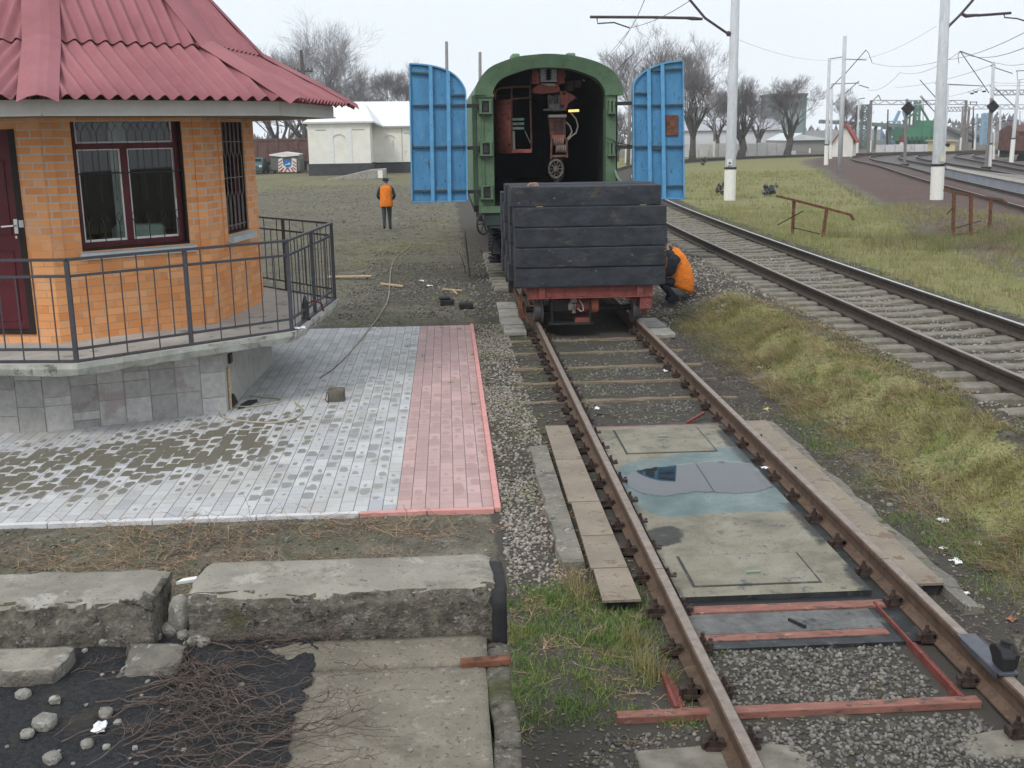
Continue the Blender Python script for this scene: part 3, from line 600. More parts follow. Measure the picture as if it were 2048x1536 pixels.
# brake shoe on the right rail
bs = at(1990, 1330, .21); by = 5.50
t = thing('brake_shoe', 'black steel brake shoe with rounded grip sitting on the right rail', 'brake shoe', (GR, by, .2))
m_ = MB(); m_.prism([(GR-.055, by-.12, .206), (GR-.055, by+.40, .206), (GR-.055, by+.40, .212), (GR-.055, by-.12, .222)], (.11, 0, 0)); m_.bb(GR-.062, GR-.056, by-.10, by+.33, .18, .218); m_.bb(GR+.056, GR+.062, by-.10, by+.33, .18, .218); m_.build('sole', pm('worn_steel', (.10, .105, .125), .25, 8, .45, .1, 60, .003, metal=.3), t, bevel=.002)
m_ = MB(); pr = [(by-.10, .222), (by-.10, .30), (by-.06, .335), (by, .345), (by+.05, .325), (by+.07, .29), (by+.03, .25), (by+.02, .222)]
m_.prism([(GR-.03, y, z) for y, z in pr], (.075, 0, 0)); m_.build('head', M['black'], t, bevel=.006)
m_ = MB(); m_.tube([(GR+.045, by-.09, .235), (GR+.06, by-.09, .31), (GR+.05, by-.04, .352), (GR+.0, by+.0, .36)], .011, 7); m_.build('grip', M['black'], t)
# ================================================================ KIOSK
def octo(c, r, ro, z, k=8): return [np.array([c[0] + r*math.cos(R(ro + 45*i)), c[1] + r*math.sin(R(ro + 45*i)), z]) for i in range(k)]
ZD = .90; WC = (-7.166, 15.075); WR = 2.478; WRO = -76.3
DC = (-6.999, 14.71); DR = 3.436; DRO = -73.3
EC = (-6.93, 14.66); ER = 3.40; ERO = -75.5
W0 = octo(WC, WR, WRO, ZD); ZW = 3.5
g = NG('orange_brick'); uv = g.n('ShaderNodeUVMap'); u = uv.outputs[0]
br = g.n('ShaderNodeTexBrick'); br.inputs['Scale'].default_value = 1; br.inputs['Brick Width'].default_value = .262; br.inputs['Row Height'].default_value = .0885
br.inputs['Mortar Size'].default_value = .0055; br.inputs['Mortar Smooth'].default_value = .2; br.inputs['Bias'].default_value = 0; g.l(u, br.inputs['Vector'])
br.inputs['Color1'].default_value = (.84, .395, .165, 1); br.inputs['Color2'].default_value = (.69, .275, .095, 1)
sx = g.n('ShaderNodeSeparateXYZ'); g.l(u, sx.inputs[0]); hi = g.step(sx.outputs[1], 1.75, 2.3)
g.l(g.mix(hi, (.42, .29, .19), (.58, .49, .43)), br.inputs['Mortar'])
n1 = g.noise(u, 3.5, 5, .7); n2 = g.noise(u, 45, 4, .7)
g.l(g.math('MULTIPLY_ADD', hi, .005, .0045), br.inputs['Mortar Size'])
col = g.mix(g.step(n1, .50, .62), br.outputs[0], g.mix(.3, br.outputs[0], (.70, .48, .33))); col = g.mix(g.step(n2, .60, .72), col, g.mix(.2, br.outputs[0], (.45, .2, .08)))
g.bump(g.math('SUBTRACT', g.math('MULTIPLY', n2, .3), br.outputs[1]), .5, .006); M['brick'] = g.fin(col, .85, 0, .3)
M['tile'] = pm('plinth_tile', (.40, .388, .375), .14, 14, .85, .35, 70, .006, [((.33, .285, .275), 1.3, .58, .12)], isl=.22)
M['render'] = pm('grey_render', (.40, .39, .37), .15, 4, .9, .4, 60, .006)
M['deckc'] = pm('deck_concrete', (.45, .43, .40), .14, 3, .9, .35, 60, .006, [((.24, .23, .20), 2.5, .6, .15)])
M['deckedge'] = pm('deck_edge_concrete', (.38, .385, .345), .22, 6, .9, .5, 40, .01, [((.17, .175, .15), 5, .56, .15)])
M['rail_paint'] = pm('dark_grey_railing_paint', (.055, .057, .068), .15, 12, .5, .1, 60, .003, spec=.45)
M['wine'] = pm('wine_red_paint', (.095, .010, .016), .2, 5, .5, .08, 40, .003, spec=.4)
M['darkjamb'] = pm('dark_jamb', (.022, .014, .013), .3, 6, .7, .1, 40, .003)
M['sill'] = pm('grey_sheet_sill', (.50, .55, .56), .08, 6, .45, .1, 30, .003)
M['fascia'] = pm('pale_grey_fascia', (.53, .525, .485), .08, 4, .6, .1, 40, .003)
M['soffit'] = pm('brown_soffit', (.20, .175, .13), .15, 5, .8, .1, 40, .003)
g = NG('onduline_red'); v = g.pos(False); n1 = g.noise(v, 1.4, 5, .6); n2 = g.noise(v, 70, 4, .8)
col = g.ramp(n1, [(.36, (.275, .105, .118)), (.64, (.345, .142, .155))]); col = g.mix(g.step(n2, .55, .75), col, (.42, .22, .23)); g.bump(n2, .35, .004); M['ondu'] = g.fin(col, .85, 0, .25)
M['gl'] = NG('thin_glass'); gg = M['gl']; gg.t.nodes.remove(gg.p); tr = gg.n('ShaderNodeBsdfTransparent'); gl = gg.n('ShaderNodeBsdfGlossy'); gl.inputs['Roughness'].default_value = .02; tr.inputs[0].default_value = (.72, .80, .78, 1)
fr = gg.n('ShaderNodeFresnel'); fr.inputs['IOR'].default_value = 1.5; ms = gg.n('ShaderNodeMixShader'); gg.l(gg.math('MULTIPLY', fr.outputs[0], 1.6, clamp=True), ms.inputs[0]); gg.l(tr.outputs[0], ms.inputs[1]); gg.l(gl.outputs[0], ms.inputs[2]); gg.l(ms.outputs[0], gg.out.inputs[0]); M['gl'] = gg.m
M['steel'] = plain('brushed_steel', (.75, .75, .73), .3, .8)
K = thing('brick_kiosk', 'orange brick octagonal kiosk with red corrugated roof and wine red door', 'kiosk', (WC[0], WC[1], 0))
def wframe(i):
    a, b = W0[i], W0[(i+1) % 8]; d = (b-a)/np.linalg.norm(b-a); n = np.array([d[1], -d[0], 0]); return a, d, n, np.linalg.norm(b-a)
def wpt(i, px, py):
    a, d, n, L = wframe(i); p = onplane(px, py, a, n); return float((p-a) @ d), float(p[2])
def wp3(i, u, z, o=0.0):
    a, d, n, L = wframe(i); p = a + d*u + n*o; return (p[0], p[1], z)
# openings measured from the photograph (front face index 0, right face 1, door face 7)
LW = wframe(0)[3]
u0, z0_ = wpt(0, 165, 501); u1, z1_ = wpt(0, 381, 489); uW = [u0, u1]; zB = (z0_+z1_)/2
ur0, zr0 = wpt(1, 456, 470); ur1, _ = wpt(1, 499, 462); zBr = zr0
ud1, zd0 = wpt(7, 63, 668); ud1b, _ = wpt(7, 38, 258); ud1 = (ud1+ud1b)/2; zd1 = wpt(7, 38, 258)[1]; ud0 = ud1 - 1.0
ZT = ZW - .14
OPEN = {0: (uW[0], uW[1], zB, ZT), 1: (ur0, ur1, zBr, ZT), 7: (ud0, ud1, zd0, min(zd1, ZT))}
wm = MB(); TH = .25
def wq(i, ua, ub, za, zb, o=0.0):
    base = i*3.17
    wm.face([wp3(i, ua, za, o), wp3(i, ub, za, o), wp3(i, ub, zb, o), wp3(i, ua, zb, o)], 0, [(base+ua, za), (base+ub, za), (base+ub, zb), (base+ua, zb)])
for i in range(8):
    if i in OPEN:
        a, b, c, d = OPEN[i]
        wq(i, 0, a, ZD, ZW); wq(i, b, LW, ZD, ZW); wq(i, a, b, ZD, c); wq(i, a, b, d, ZW)
        for (p, q) in (((a, c), (a, d)), ((b, c), (b, d)), ((a, c), (b, c)), ((a, d), (b, d))):      # reveals
            wm.face([wp3(i, p[0], p[1]), wp3(i, q[0], q[1]), wp3(i, q[0], q[1], -TH), wp3(i, p[0], p[1], -TH)], 0, [(0, p[1]), (0.0 if p[0]==q[0] else q[0]-p[0], q[1]), (TH if p[0]==q[0] else q[0]-p[0], q[1]+(0 if p[0]==q[0] else TH)), (TH, p[1]) if p[0]==q[0] else (0, p[1]+TH)])
    else: wq(i, 0, LW, ZD, ZW)
wall = wm.build('wall', M['brick'], K, normals=False)
# brick pilaster strips beside the openings
pm_ = MB()
def strip(i, ua, ub, za, zb, o):
    P = [wp3(i, ua, za, o), wp3(i, ub, za, o), wp3(i, ub, zb, o), wp3(i, ua, zb, o)]; Q = [wp3(i, ua, za, .0), wp3(i, ub, za, .0), wp3(i, ub, zb, .0), wp3(i, ua, zb, .0)]
    pm_.face(P, 0, [(ua+9, za), (ub+9, za), (ub+9, zb), (ua+9, zb)])
    for k in range(4): pm_.face([P[k], P[(k+1) % 4], Q[(k+1) % 4], Q[k]], 0, [(0, 0), (.1, 0), (.1, .02), (0, .02)])
for a_ in ((0, 0.012, .13, zB-.12, ZW-.02, .018), (1, ur0-.16, ur0-.03, zBr-.18, ZW-.02, .018), (0, LW-.13, LW-.012, ZD+.01, ZW-.02, .012)): pm_ = MB(); strip(*a_); pm_.build('pilaster', M['brick'], K, normals=False)
m_ = MB(); inn = octo(WC, WR-.27, WRO, ZD+.01); m_.face(inn); m_.build('floor', M['soffit'], K)
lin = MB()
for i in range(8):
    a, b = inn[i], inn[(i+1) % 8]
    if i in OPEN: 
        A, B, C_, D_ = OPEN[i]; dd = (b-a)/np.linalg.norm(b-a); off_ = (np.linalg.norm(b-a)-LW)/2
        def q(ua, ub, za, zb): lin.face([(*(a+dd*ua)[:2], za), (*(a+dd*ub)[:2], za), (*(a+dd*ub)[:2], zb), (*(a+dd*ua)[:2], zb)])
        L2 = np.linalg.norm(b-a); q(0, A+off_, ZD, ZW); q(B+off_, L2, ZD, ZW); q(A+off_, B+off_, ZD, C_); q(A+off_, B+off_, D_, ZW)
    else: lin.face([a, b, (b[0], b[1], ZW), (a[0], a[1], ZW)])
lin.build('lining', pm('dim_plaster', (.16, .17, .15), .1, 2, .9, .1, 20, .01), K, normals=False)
m_ = MB(); m_.prism([(p[0], p[1], ZW-.04) for p in octo(WC, WR-.02, WRO, 0)], (0, 0, .05)); m_.build('ceiling', M['soffit'], K)
# deck slab and plinth
D0 = octo(DC, DR, DRO, ZD)
m_ = MB(); m_.prism([(p[0], p[1], ZD) for p in D0], (0, 0, -.05)); m_.build('deck', M['deckc'], K)
m_ = MB(); rings = []
per = []
for i in range(8):
    a, b = D0[i], D0[(i+1) % 8]
    for t in np.linspace(0, 1, 14, endpoint=False): per.append(a + (b-a)*t)
per = np.array(per); cen = np.array([*DC, 0])
def pr(k, z, jit=0.0): return [tuple(np.array([*(cen[:2] + (p[:2]-cen[:2])*(k + rng.normal(0, jit))), z + rng.normal(0, jit*1.5)])) for p in per]
m_.loft([pr(.99, ZD-.012), pr(1.0, ZD-.008), pr(1.001, ZD-.06, .0012), pr(.992, ZD-.135, .004), pr(.97, ZD-.15, .003)]); m_.build('deck_edge', M['deckedge'], K)
PB = at(455, 825)[:2]; PC = at(545, 728)[:2]; PA = at(95, 866)[:2]
pl8 = [PA, PB, PC]; ctr = np.array([-7.15, 15.0]); pl8 += [2*ctr - PA + (0.3, .5), 2*ctr - PB, 2*ctr - PC]; pl8 = [np.array(p) for p in (PA, PB, PC, (-6.0, 17.6), (-8.2, 17.9), (-9.6, 16.2), (-9.4, 13.4), (-8.4, 12.15))]
m_ = MB(); m_.prism([(p[0], p[1], ZD-.14) for p in pl8], (0, 0, -(ZD-.14))); m_.build('plinth', M['render'], K)
tm = MB()
for i, ks in ((7, None), (0, None), (6, None)):
    a, b = pl8[i], pl8[(i+1) % 8]; L = np.linalg.norm(b-a); d = (b-a)/L; n = np.array([d[1], -d[0]]); u = 0.0; ncol = max(1, round(L/.295)); cw_ = L/ncol
    for c in range(ncol):
        z = 0.0; first = random.choice([.30, .20, .10, .30])
        while z < ZD-.15:
            h = min(first, ZD-.15-z); first = random.choice([.30, .30, .20, .10]) if h != .2 else random.choice([.10, .30])
            if h > .03:
                p = a + d*(c*cw_+.004); q = a + d*((c+1)*cw_-.004); o_ = n*(.008 + random.random()*.005)
                A = (*(p+o_), z+.004); B = (*(q+o_), z+.004); Cc = (*(q+o_), z+h-.004); D_ = (*(p+o_), z+h-.004)
                A2, B2, C2, D2 = (*p, z+.004), (*q, z+.004), (*q, z+h-.004), (*p, z+h-.004)
                b0 = len(tm.v); tm.faces([A, B, Cc, D_, A2, B2, C2, D2], [(0,1,2,3), (0,4,5,1), (1,5,6,2), (2,6,7,3), (3,7,4,0)])
            z += h
tm.build('tile_cladding', M['tile'], K, normals=False)
# hole in the plinth corner and vent
dB = (PB-PA)/np.linalg.norm(PB-PA); vn = onplane(465, 743, (*PB, 0), (1, -.05, 0))
m_ = MB(); m_.box((PB[0]+.015, PB[1]+.27, .60), (.05, .13, .11)); m_.build('vent', M['black'], K)
m_ = MB(); m_.tube([(PB[0]+.02, PB[1]+.10, .0), (PB[0]+.025, PB[1]+.11, .52)], .018, 7); m_.build('conduit', M['wood'], K)
m_ = MB(); m_.prism([(PB[0]+.03, PB[1]+.14, .02), (PB[0]+.05, PB[1]+.42, .02), (PB[0]+.04, PB[1]+.33, .12), (PB[0]+.037, PB[1]+.25, .17), (PB[0]+.034, PB[1]+.18, .1)], (-.02, 0, 0)); m_.build('broken_opening', M['black'], K)
hp_ = [at(x, y, .0165)[:2] for x, y in ((474, 819), (482, 808), (496, 800), (514, 798), (516, 803), (500, 811), (490, 815))]; o = floorprism('earth_hole', hp_, .0, .0165, pm('broken_earth', (.05, .045, .036), .4, 20, .95, .8, 40, .02)); tag(o, 'dark earth showing where pavers are missing at the plinth corner', 'hole', kind='structure')
# window of the front face
def ubar(mb, i, ua, ub, za, zb, o, th): mb.prism([wp3(i, ua, za, o), wp3(i, ub, za, o), wp3(i, ub, zb, o), wp3(i, ua, zb, o)], tuple(-wframe(i)[2]*th))
def window(i, ua, ub, za, zb, tz, mull, lab):
    m_ = MB(); t = .022
    ubar(m_, i, ua, ua+t, za, zb, -.02, .14); ubar(m_, i, ub-t, ub, za, zb, -.02, .14); ubar(m_, i, ua+t, ub-t, za, za+t, -.02, .14)
    W = m_.build('window', M['darkjamb'], K); W['label'] = lab
    m_ = MB(); f = .055; a, b = ua+t, ub-t; c = za+t
    ubar(m_, i, a, a+f, c, zb, -.10, .06); ubar(m_, i, b-f, b, c, zb, -.10, .06); ubar(m_, i, a+f, b-f, c, c+f*1.25, -.10, .06)
    if tz: ubar(m_, i, a+f, b-f, tz-.035, tz+.03, -.098, .06)
    if mull: ubar(m_, i, mull-.04, mull+.04, c+f*1.25, tz-.035 if tz else zb, -.098, .06)
    m_.build('frame', M['wine'], W, bevel=.004)
    m_ = MB(); e = .018
    if tz:
        for (p, q) in ((a+f, mull-.04), (mull+.04, b-f)):
            z3, z4 = c+f*1.25, tz-.035
            for bx in ((p, p+e, z3, z4), (q-e, q, z3, z4), (p+e, q-e, z3, z3+e*1.4), (p+e, q-e, z4-e*.7, z4)): ubar(m_, i, *bx, -.115, .03)
        z3, z4 = tz+.03, zb
        for bx in ((a+f, a+f+e, z3, z4), (b-f-e, b-f, z3, z4), (a+f+e, b-f-e, z3, z3+e)): ubar(m_, i, *bx, -.115, .03)
        m_.build('inner_sash', M['white'], W)
    m_ = MB(); m_.face([wp3(i, a, c, -.135), wp3(i, b, c, -.135), wp3(i, b, zb, -.135), wp3(i, a, zb, -.135)]); m_.build('pane', M['gl'], W, normals=False)
    return W
um, zt = wpt(0, 262, 400)[0], wpt(0, 262, 291)[1]
W1 = window(0, uW[0], uW[1], zB, ZT, zt, um, 'large wine red framed window with dark panes')
# grille in front of it: thin dark iron with curls
m_ = MB(); i = 0; a, b = uW[0]+.03, uW[1]-.03; nb = 7
for k in range(nb):
    u = a + (b-a)*(k+.5)/nb
    zt2 = zt + .12
    m_.bar(wp3(i, u, zB+.03, -.04), wp3(i, u, zB+.30, -.04), .010, .010); 
    m_.tube([wp3(i, u, ZT, -.04), wp3(i, u, zt2+.16, -.04)], .005, 4)
    m_.tube([wp3(i, u-.05, zt2+.11, -.04), wp3(i, u, zt2+.16, -.04), wp3(i, u+.05, zt2+.11, -.04), wp3(i, u, zt2+.03, -.04), wp3(i, u-.05, zt2+.11, -.04)], .0045, 4)
    m_.tube([wp3(i, u, zt2+.03, -.04), wp3(i, u, zB+.55, -.04)], .0035, 4)
    m_.tube([wp3(i, u, zB+.30, -.04), wp3(i, u+.03, zB+.36, -.04), wp3(i, u, zB+.42, -.04), wp3(i, u-.03, zB+.36, -.04), wp3(i, u, zB+.30, -.04)], .005, 4)
zg = wpt(0, 262, 345)[1]; m_.bar(wp3(i, a, zg, -.035), wp3(i, b, zg, -.035), .012, .014)
m_.build('grille', M['black'], W1)
sl = MB(); us0 = wpt(0, 160, 512)[0]; us1 = wpt(0, 391, 498)[0]
sl.prism([wp3(0, us0, zB-.005, -.02), wp3(0, us0, zB-.02, .055), wp3(0, us0, zB-.095, .055), wp3(0, us0, zB-.095, -.0)], tuple(wframe(0)[1]*(us1-us0))); sl.build('sill', M['sill'], W1)
# narrow right hand window with expanding diamond grille
W2 = window(1, ur0, ur1, zBr, ZT, None, None, 'narrow dark window with diamond lattice grille')
m_ = MB(); i = 1; n = 5
for k in range(n):
    u = ur0+.04 + (ur1-ur0-.08)*(k+.5)/n; hw = (ur1-ur0-.08)/n*.5
    for s_ in (-1, 1):
        pts = []; z = zBr+.04; ph = 0
        while z < ZT: 
            pts.append(wp3(i, u + s_*hw*(.25 if ph % 2 == 0 else .95), z, -.03)); pts.append(wp3(i, u + s_*hw*(.25 if ph % 2 == 0 else .95), min(z+.42, ZT), -.03)); z += .50; ph += 1
        m_.tube(pts, .007, 4)
for z in (zBr+.1, (zBr+ZT)/2, ZT-.25): m_.bar(wp3(i, ur0+.03, z, -.035), wp3(i, ur1-.03, z, -.035), .012, .012)
m_.build('grille', M['bronze'] if 'bronze' in M else pm('grey_bronze_grille', (.22, .20, .19), .2, 9, .5), W2)
sl = MB(); sl.prism([wp3(1, ur0-.05, zBr-.005, -.02), wp3(1, ur0-.05, zBr-.03, .09), wp3(1, ur0-.05, zBr-.10, .09), wp3(1, ur0-.05, zBr-.10, -.0)], tuple(wframe(1)[1]*(ur1-ur0+.1))); sl.build('sill', M['sill'], W2)
# door
m_ = MB(); a, b, c, d = OPEN[7]
ubar(m_, 7, b-.07, b, c, d, .015, .12); ubar(m_, 7, a, a+.07, c, d, .015, .12); ubar(m_, 7, a+.07, b-.07, c, c+.05, .015, .12); DRm = m_.build('door', M['darkjamb'], K)
m_ = MB(); ubar(m_, 7, a+.07, b-.07, c+.05, d, -.02, .06)
zs_ = [c+.05, c+.33, c+.85, c+1.28, d]
for (ua, ub) in ((a+.17, (a+b)/2-.05), ((a+b)/2+.05, b-.17)):
    for (za, zb_) in ((c+.15, c+.95), (c+1.12, c+1.95)):
        for bx in ((ua, ua+.014, za, zb_), (ub-.014, ub, za, zb_), (ua+.014, ub-.014, za, za+.014), (ua+.014, ub-.014, zb_-.014, zb_)): ubar(m_, 7, *bx, -.008, .02)
m_.build('leaf', M['wine'], DRm, bevel=.003)
uh, zh = wpt(7, 30, 451); m_ = MB(); hb = b-.105
ubar(m_, 7, hb-.022, hb+.022, zh-.09, zh+.07, -.004, .018); m_.tube([wp3(7, hb, zh, 0), wp3(7, hb, zh, .05), wp3(7, hb-.14, zh-.01, .05)], .011, 7); m_.box(wp3(7, hb, zh-.13, .01), (.02, .01, .03)); m_.build('handle', M['steel'], DRm)
m_ = MB(); ubar(m_, 7, b-.055, b+.0, zh-.02, zh+.06, .018, .01); m_.build('lock_plate', M['sill'], DRm)
# pale cabinet seen through the right lower pane, and a pale sheet added as the left pane's reflection
m_ = MB(); cc = np.array(wp3(0, um+.30, 0, -.62)); m_.box((cc[0], cc[1], ZD+.62), (.62, .4, 1.24), Matrix.Rotation(R(14), 3, 'Z')); m_.build('cabinet', plain('pale_green_cabinet', (.62, .74, .66), .6), K, bevel=.05)
m_ = MB(); cpts = [wp3(0, um-.02 + .30*t, 0, -.5 - .3*t) for t in (0, .25, .5, .75, 1)]
m_.loft([[(p[0]+.02*math.sin(k*2.1), p[1]+.02*math.cos(k*1.7), z) for k, p in enumerate(cpts)] for z in (ZD+.5, ZD+1.4, ZT)], cap=False, closed=False); m_.build('reflection_sheet', M['white'], K, normals=False)
# roof: lower and upper corrugated panels on each face, hip caps, fascia, soffit
ZE = 3.56; RB, ZBk = 2.42, 4.17; ZA = ZBk + RB*1.08
def ep(i, r, z): return np.array([EC[0] + r*math.cos(R(ERO+45*i)), EC[1] + r*math.sin(R(ERO+45*i)), z])
def corr(i, r0, z0, r1, z1, amp, lift, rows=3):
    A, B, Cc, Dd = ep(i, r0, z0), ep(i+1, r0, z0), ep(i+1, r1, z1), ep(i, r1, z1)
    mid0, mid1 = (A+B)/2, (Cc+Dd)/2; e = (B-A)/np.linalg.norm(B-A); up = mid1-mid0; SL = np.linalg.norm(up); up = up/SL; nrm = np.cross(e, up); nrm = nrm if nrm[2] > 0 else -nrm
    hw0, hw1 = np.linalg.norm(B-A)/2, np.linalg.norm(Cc-Dd)/2; per_ = .165; st = per_/10; n = int(hw0*2/st)+1; us = np.linspace(-hw0, hw0, n)
    V, F_ = [], []; vs = np.linspace(0, 1, rows)
    for j, t in enumerate(vs):
        hw = hw0 + (hw1-hw0)*t
        for u in us: V.append(mid0 + up*SL*t + e*u + nrm*(lift + amp*math.sin(2*math.pi*u/per_)))
    # only keep the part inside the tapering panel, clipped along the hip
    V2, vid = [], {}
    m_ = []
    for k in range(n-1):
        uc = max(abs(us[k]), abs(us[k+1])); tmax = 1.0 if uc <= hw1 else (hw0-uc)/(hw0-hw1)
        if tmax <= .002: continue
        quad = []
        b0 = len(V2)
        for t in (0, tmax*.5, tmax):
            for u in (us[k], us[k+1]): V2.append(mid0 + up*SL*t + e*u + nrm*(lift + amp*math.sin(2*math.pi*u/per_)))
        for t in (0, 1): m_.append((b0+2*t, b0+2*t+1, b0+2*t+3, b0+2*t+2))
        b0 = len(V2)                                     # sheet thickness at the lower edge
        for u in (us[k], us[k+1]):
            q = mid0 + e*u + nrm*(lift + amp*math.sin(2*math.pi*u/per_)); V2.append(q); 
        for u in (us[k], us[k+1]):
            q = mid0 + e*u + nrm*(lift + amp*math.sin(2*math.pi*u/per_) - .009); V2.append(q)
        m_.append((b0, b0+1, b0+3, b0+2))
    return V2, m_
def panel(i, *a):
    V, F_ = corr(i, *a); mb = MB(); mb.faces(V, F_)
    o = mb.build('roof_panel', M['ondu'], K, normals=False)
    bm = bmesh.new(); bm.from_mesh(o.data); bmesh.ops.remove_doubles(bm, verts=bm.verts, dist=1e-4); bm.to_mesh(o.data); bm.free()
    o.data.polygons.foreach_set('use_smooth', [True]*len(o.data.polygons))
RO_, ZO = 3.62, ZE - .015
for i in range(8):
    panel(i, RO_, ZO, RB-.06, ZBk+.03, .030, .034); panel(i, RB+.04, ZBk-.02, .05, ZA, .030, .062)
hm = None
for i in range(8):
    m_ = MB(); dirn = np.array([math.cos(R(ERO+45*i)), math.sin(R(ERO+45*i)), 0]); t = np.array([-dirn[1], dirn[0], 0]); hw = .19
    def st(r, z, l): p = ep(i, r, z+l); return [p - t*hw - np.array([0, 0, .055]) , p - t*hw*.45, p + np.array([0, 0, .018]), p + t*hw*.45, p + t*hw - np.array([0, 0, .055])]
    rr = [RO_+.10, 3.2, 2.8, RB]; zz = [ZO + (ZBk-ZO)*(RO_-r)/(RO_-RB) for r in rr]
    zz[0] -= .02
    rings = [st(r, z, .098 + .006*math.sin(3*k)) for k, (r, z) in enumerate(zip(rr, zz))]
    m_.loft(rings, cap=False, closed=False)
    rr = [RB+.08, 1.6, .9, .05]; zz = [ZBk + (ZA-ZBk)*(RB-r)/(RB-.05) for r in rr]
    m_.loft([st(r, z, .145) for r, z in zip(rr, zz)], cap=False, closed=False)
    o = m_.build('hip_cap', M['ondu'], K, normals=False); so = o.modifiers.new('thick', 'SOLIDIFY'); so.thickness = .008
E0 = [ep(i, ER, 0) for i in range(8)]
for i in range(8):
    a, b = E0[i], E0[(i+1) % 8]; d = (b-a)/np.linalg.norm(b-a); n = np.array([d[1], -d[0], 0])
    m_ = MB(); m_.prism([(a[0], a[1], 3.40), (b[0], b[1], 3.40), (b[0], b[1], 3.553), (a[0], a[1], 3.553)], tuple(-n*.03)); 
    m_.bar((*(a+n*.012)[:2], 3.404), (*(b+n*.012)[:2], 3.404), .03, .016, m=0); m_.build('fascia', M['fascia'], K)
m_ = MB(); m_.prism([(p[0], p[1], 3.40) for p in octo(EC, ER-.03, ERO, 0)], (0, 0, .03)); m_.build('soffit', M['soffit'], K)
# ---------------------------------------------------------------- railing round the deck: a thing of its own
RL = thing('deck_railing', 'dark grey iron railing with alternating thin bars round the kiosk deck', 'railing', (DC[0], DC[1], ZD))
r_ = DR - .06; Q = octo(DC, r_, DRO, ZD)
pm_bal = {}
def balu(p, z0, z1):
    key = round(z1-z0, 2)
    if key not in pm_bal:
        mb = MB(); mb.box((0, 0, (z1-z0)/2), (.012, .012, z1-z0)); o = mb.build('baluster', M['rail_paint'], origin=(0, 0, 0)); pm_bal[key] = o.data
    else: o = bpy.data.objects.new('baluster', pm_bal[key]); scene.collection.objects.link(o)
    o.parent = RL; o.location = np.array([p[0], p[1], z0]) - ORG[RL.name]
tr_ = MB(); mr = MB(); lr = MB(); bp = MB()
for i in (-1, 0, 1, 2):
    a, b = Q[i % 8], Q[(i+1) % 8]; d = (b-a)/np.linalg.norm(b-a); L = np.linalg.norm(b-a)
    tr_.bar((*a[:2], ZD+1.07), (*b[:2], ZD+1.07), .05, .028); mr.bar((*a[:2], ZD+.90), (*b[:2], ZD+.90), .028, .026); lr.bar((*a[:2], ZD+.14), (*b[:2], ZD+.14), .028, .026); bp.bar((*a[:2], ZD+.012), (*b[:2], ZD+.012), .06, .022)
    for t in (0, .5):
        if t == 0 and i == -1: continue
        p = a + d*L*t; m_ = MB(); m_.bb(p[0]-.022, p[0]+.022, p[1]-.022, p[1]+.022, ZD, ZD+1.055); m_.build('post', M['rail_paint'], RL)
    nb = 14
    for k in range(1, nb):
        if k == nb//2: continue
        p = a + d*L*k/nb
        if i == -1 and k < 7: continue
        if k % 2: balu(p, ZD+.02, ZD+.89)
        else: balu(p, ZD+.15, ZD+1.06)
tr_.build('top_rail', M['rail_paint'], RL, bevel=.003); mr.build('middle_rail', M['rail_paint'], RL); lr.build('lower_rail', M['rail_paint'], RL); bp.build('base_strip', M['rail_paint'], RL)
# things on the deck
pp = at(612, 640, ZD); t = thing('hand_pump', 'small black pump with red hose standing on the kiosk deck', 'pump', pp)
m_ = MB(); m_.lathe([(.06, 0), (.06, .03), (.035, .05), (.04, .2), (.03, .24), (.015, .30), (.01, .31)], pp, 10); m_.build('body', M['black'], t, smooth=True)
m_ = MB(); m_.tube([pp + (.02, 0, .2), pp + (.1, .02, .24), pp + (.2, .05, .2), pp + (.22, .06, .1)], .012, 6); m_.build('hose', plain('dark_red_hose', (.12, .02, .02), .5), t)
def crumple(name, p, s, mat, label, cat, group=None, flat=.4):
    m_ = MB(); n = 5; P = np.zeros((n, n, 3))
    for i in range(n):
        for j in range(n): P[i, j] = [(i/(n-1)-.5)*s*random.uniform(.7, 1.2), (j/(n-1)-.5)*s*random.uniform(.5, 1.0), abs(random.gauss(.25, .3))*s*flat]
    a = random.uniform(0, 6.3); c, s_ = math.cos(a), math.sin(a)
    m_.faces([(p[0]+q[0]*c-q[1]*s_, p[1]+q[0]*s_+q[1]*c, p[2]+.004+q[2]) for q in P.reshape(-1, 3)], [(i*n+j, i*n+j+1, (i+1)*n+j+1, (i+1)*n+j) for i in range(n-1) for j in range(n-1)])
    o = m_.build(name, mat, normals=False); so = o.modifiers.new('t', 'SOLIDIFY'); so.thickness = .002; return tag(o, label, cat, group)
crumple('paper_scrap', at(601, 659, ZD), .12, M['paper'], 'white paper scrap on the deck edge at the railing corner', 'paper')
# ================================================================ GREEN CRANE WAGON
WY = 23.3
def wz(px, py, Y=WY): p = on(px, py, Y); return float(p[0]), float(p[2])
WG = thing('crane_wagon', 'green railway wagon with open blue end doors and a dark interior', 'railway wagon', (.0, WY, .2))
def arc(pts, n=6):
    o = []; P = np.array(pts, float)
    Q = np.vstack([2*P[0]-P[1], P, 2*P[-1]-P[-2]])
    for i in range(1, len(Q)-2):
        for t in np.linspace(0, 1, n, endpoint=False):
            a, b, c, d = Q[i-1], Q[i], Q[i+1], Q[i+2]; o.append(.5*((2*b)+(c-a)*t+(2*a-5*b+4*c-d)*t*t+(3*b-a-3*c+d)*t**3))
    o.append(P[-1]); return np.array(o)
def W3(pts, Y): return [(x, Y, z) for x, z in [wz(a, b) for a, b in pts]]
outer_px = arc([(949, 190), (952, 172), (964, 151), (985, 132), (1030, 115), (1065, 110), (1096, 108), (1130, 110), (1162, 115), (1200, 127), (1225, 143), (1241, 166), (1246, 190)])
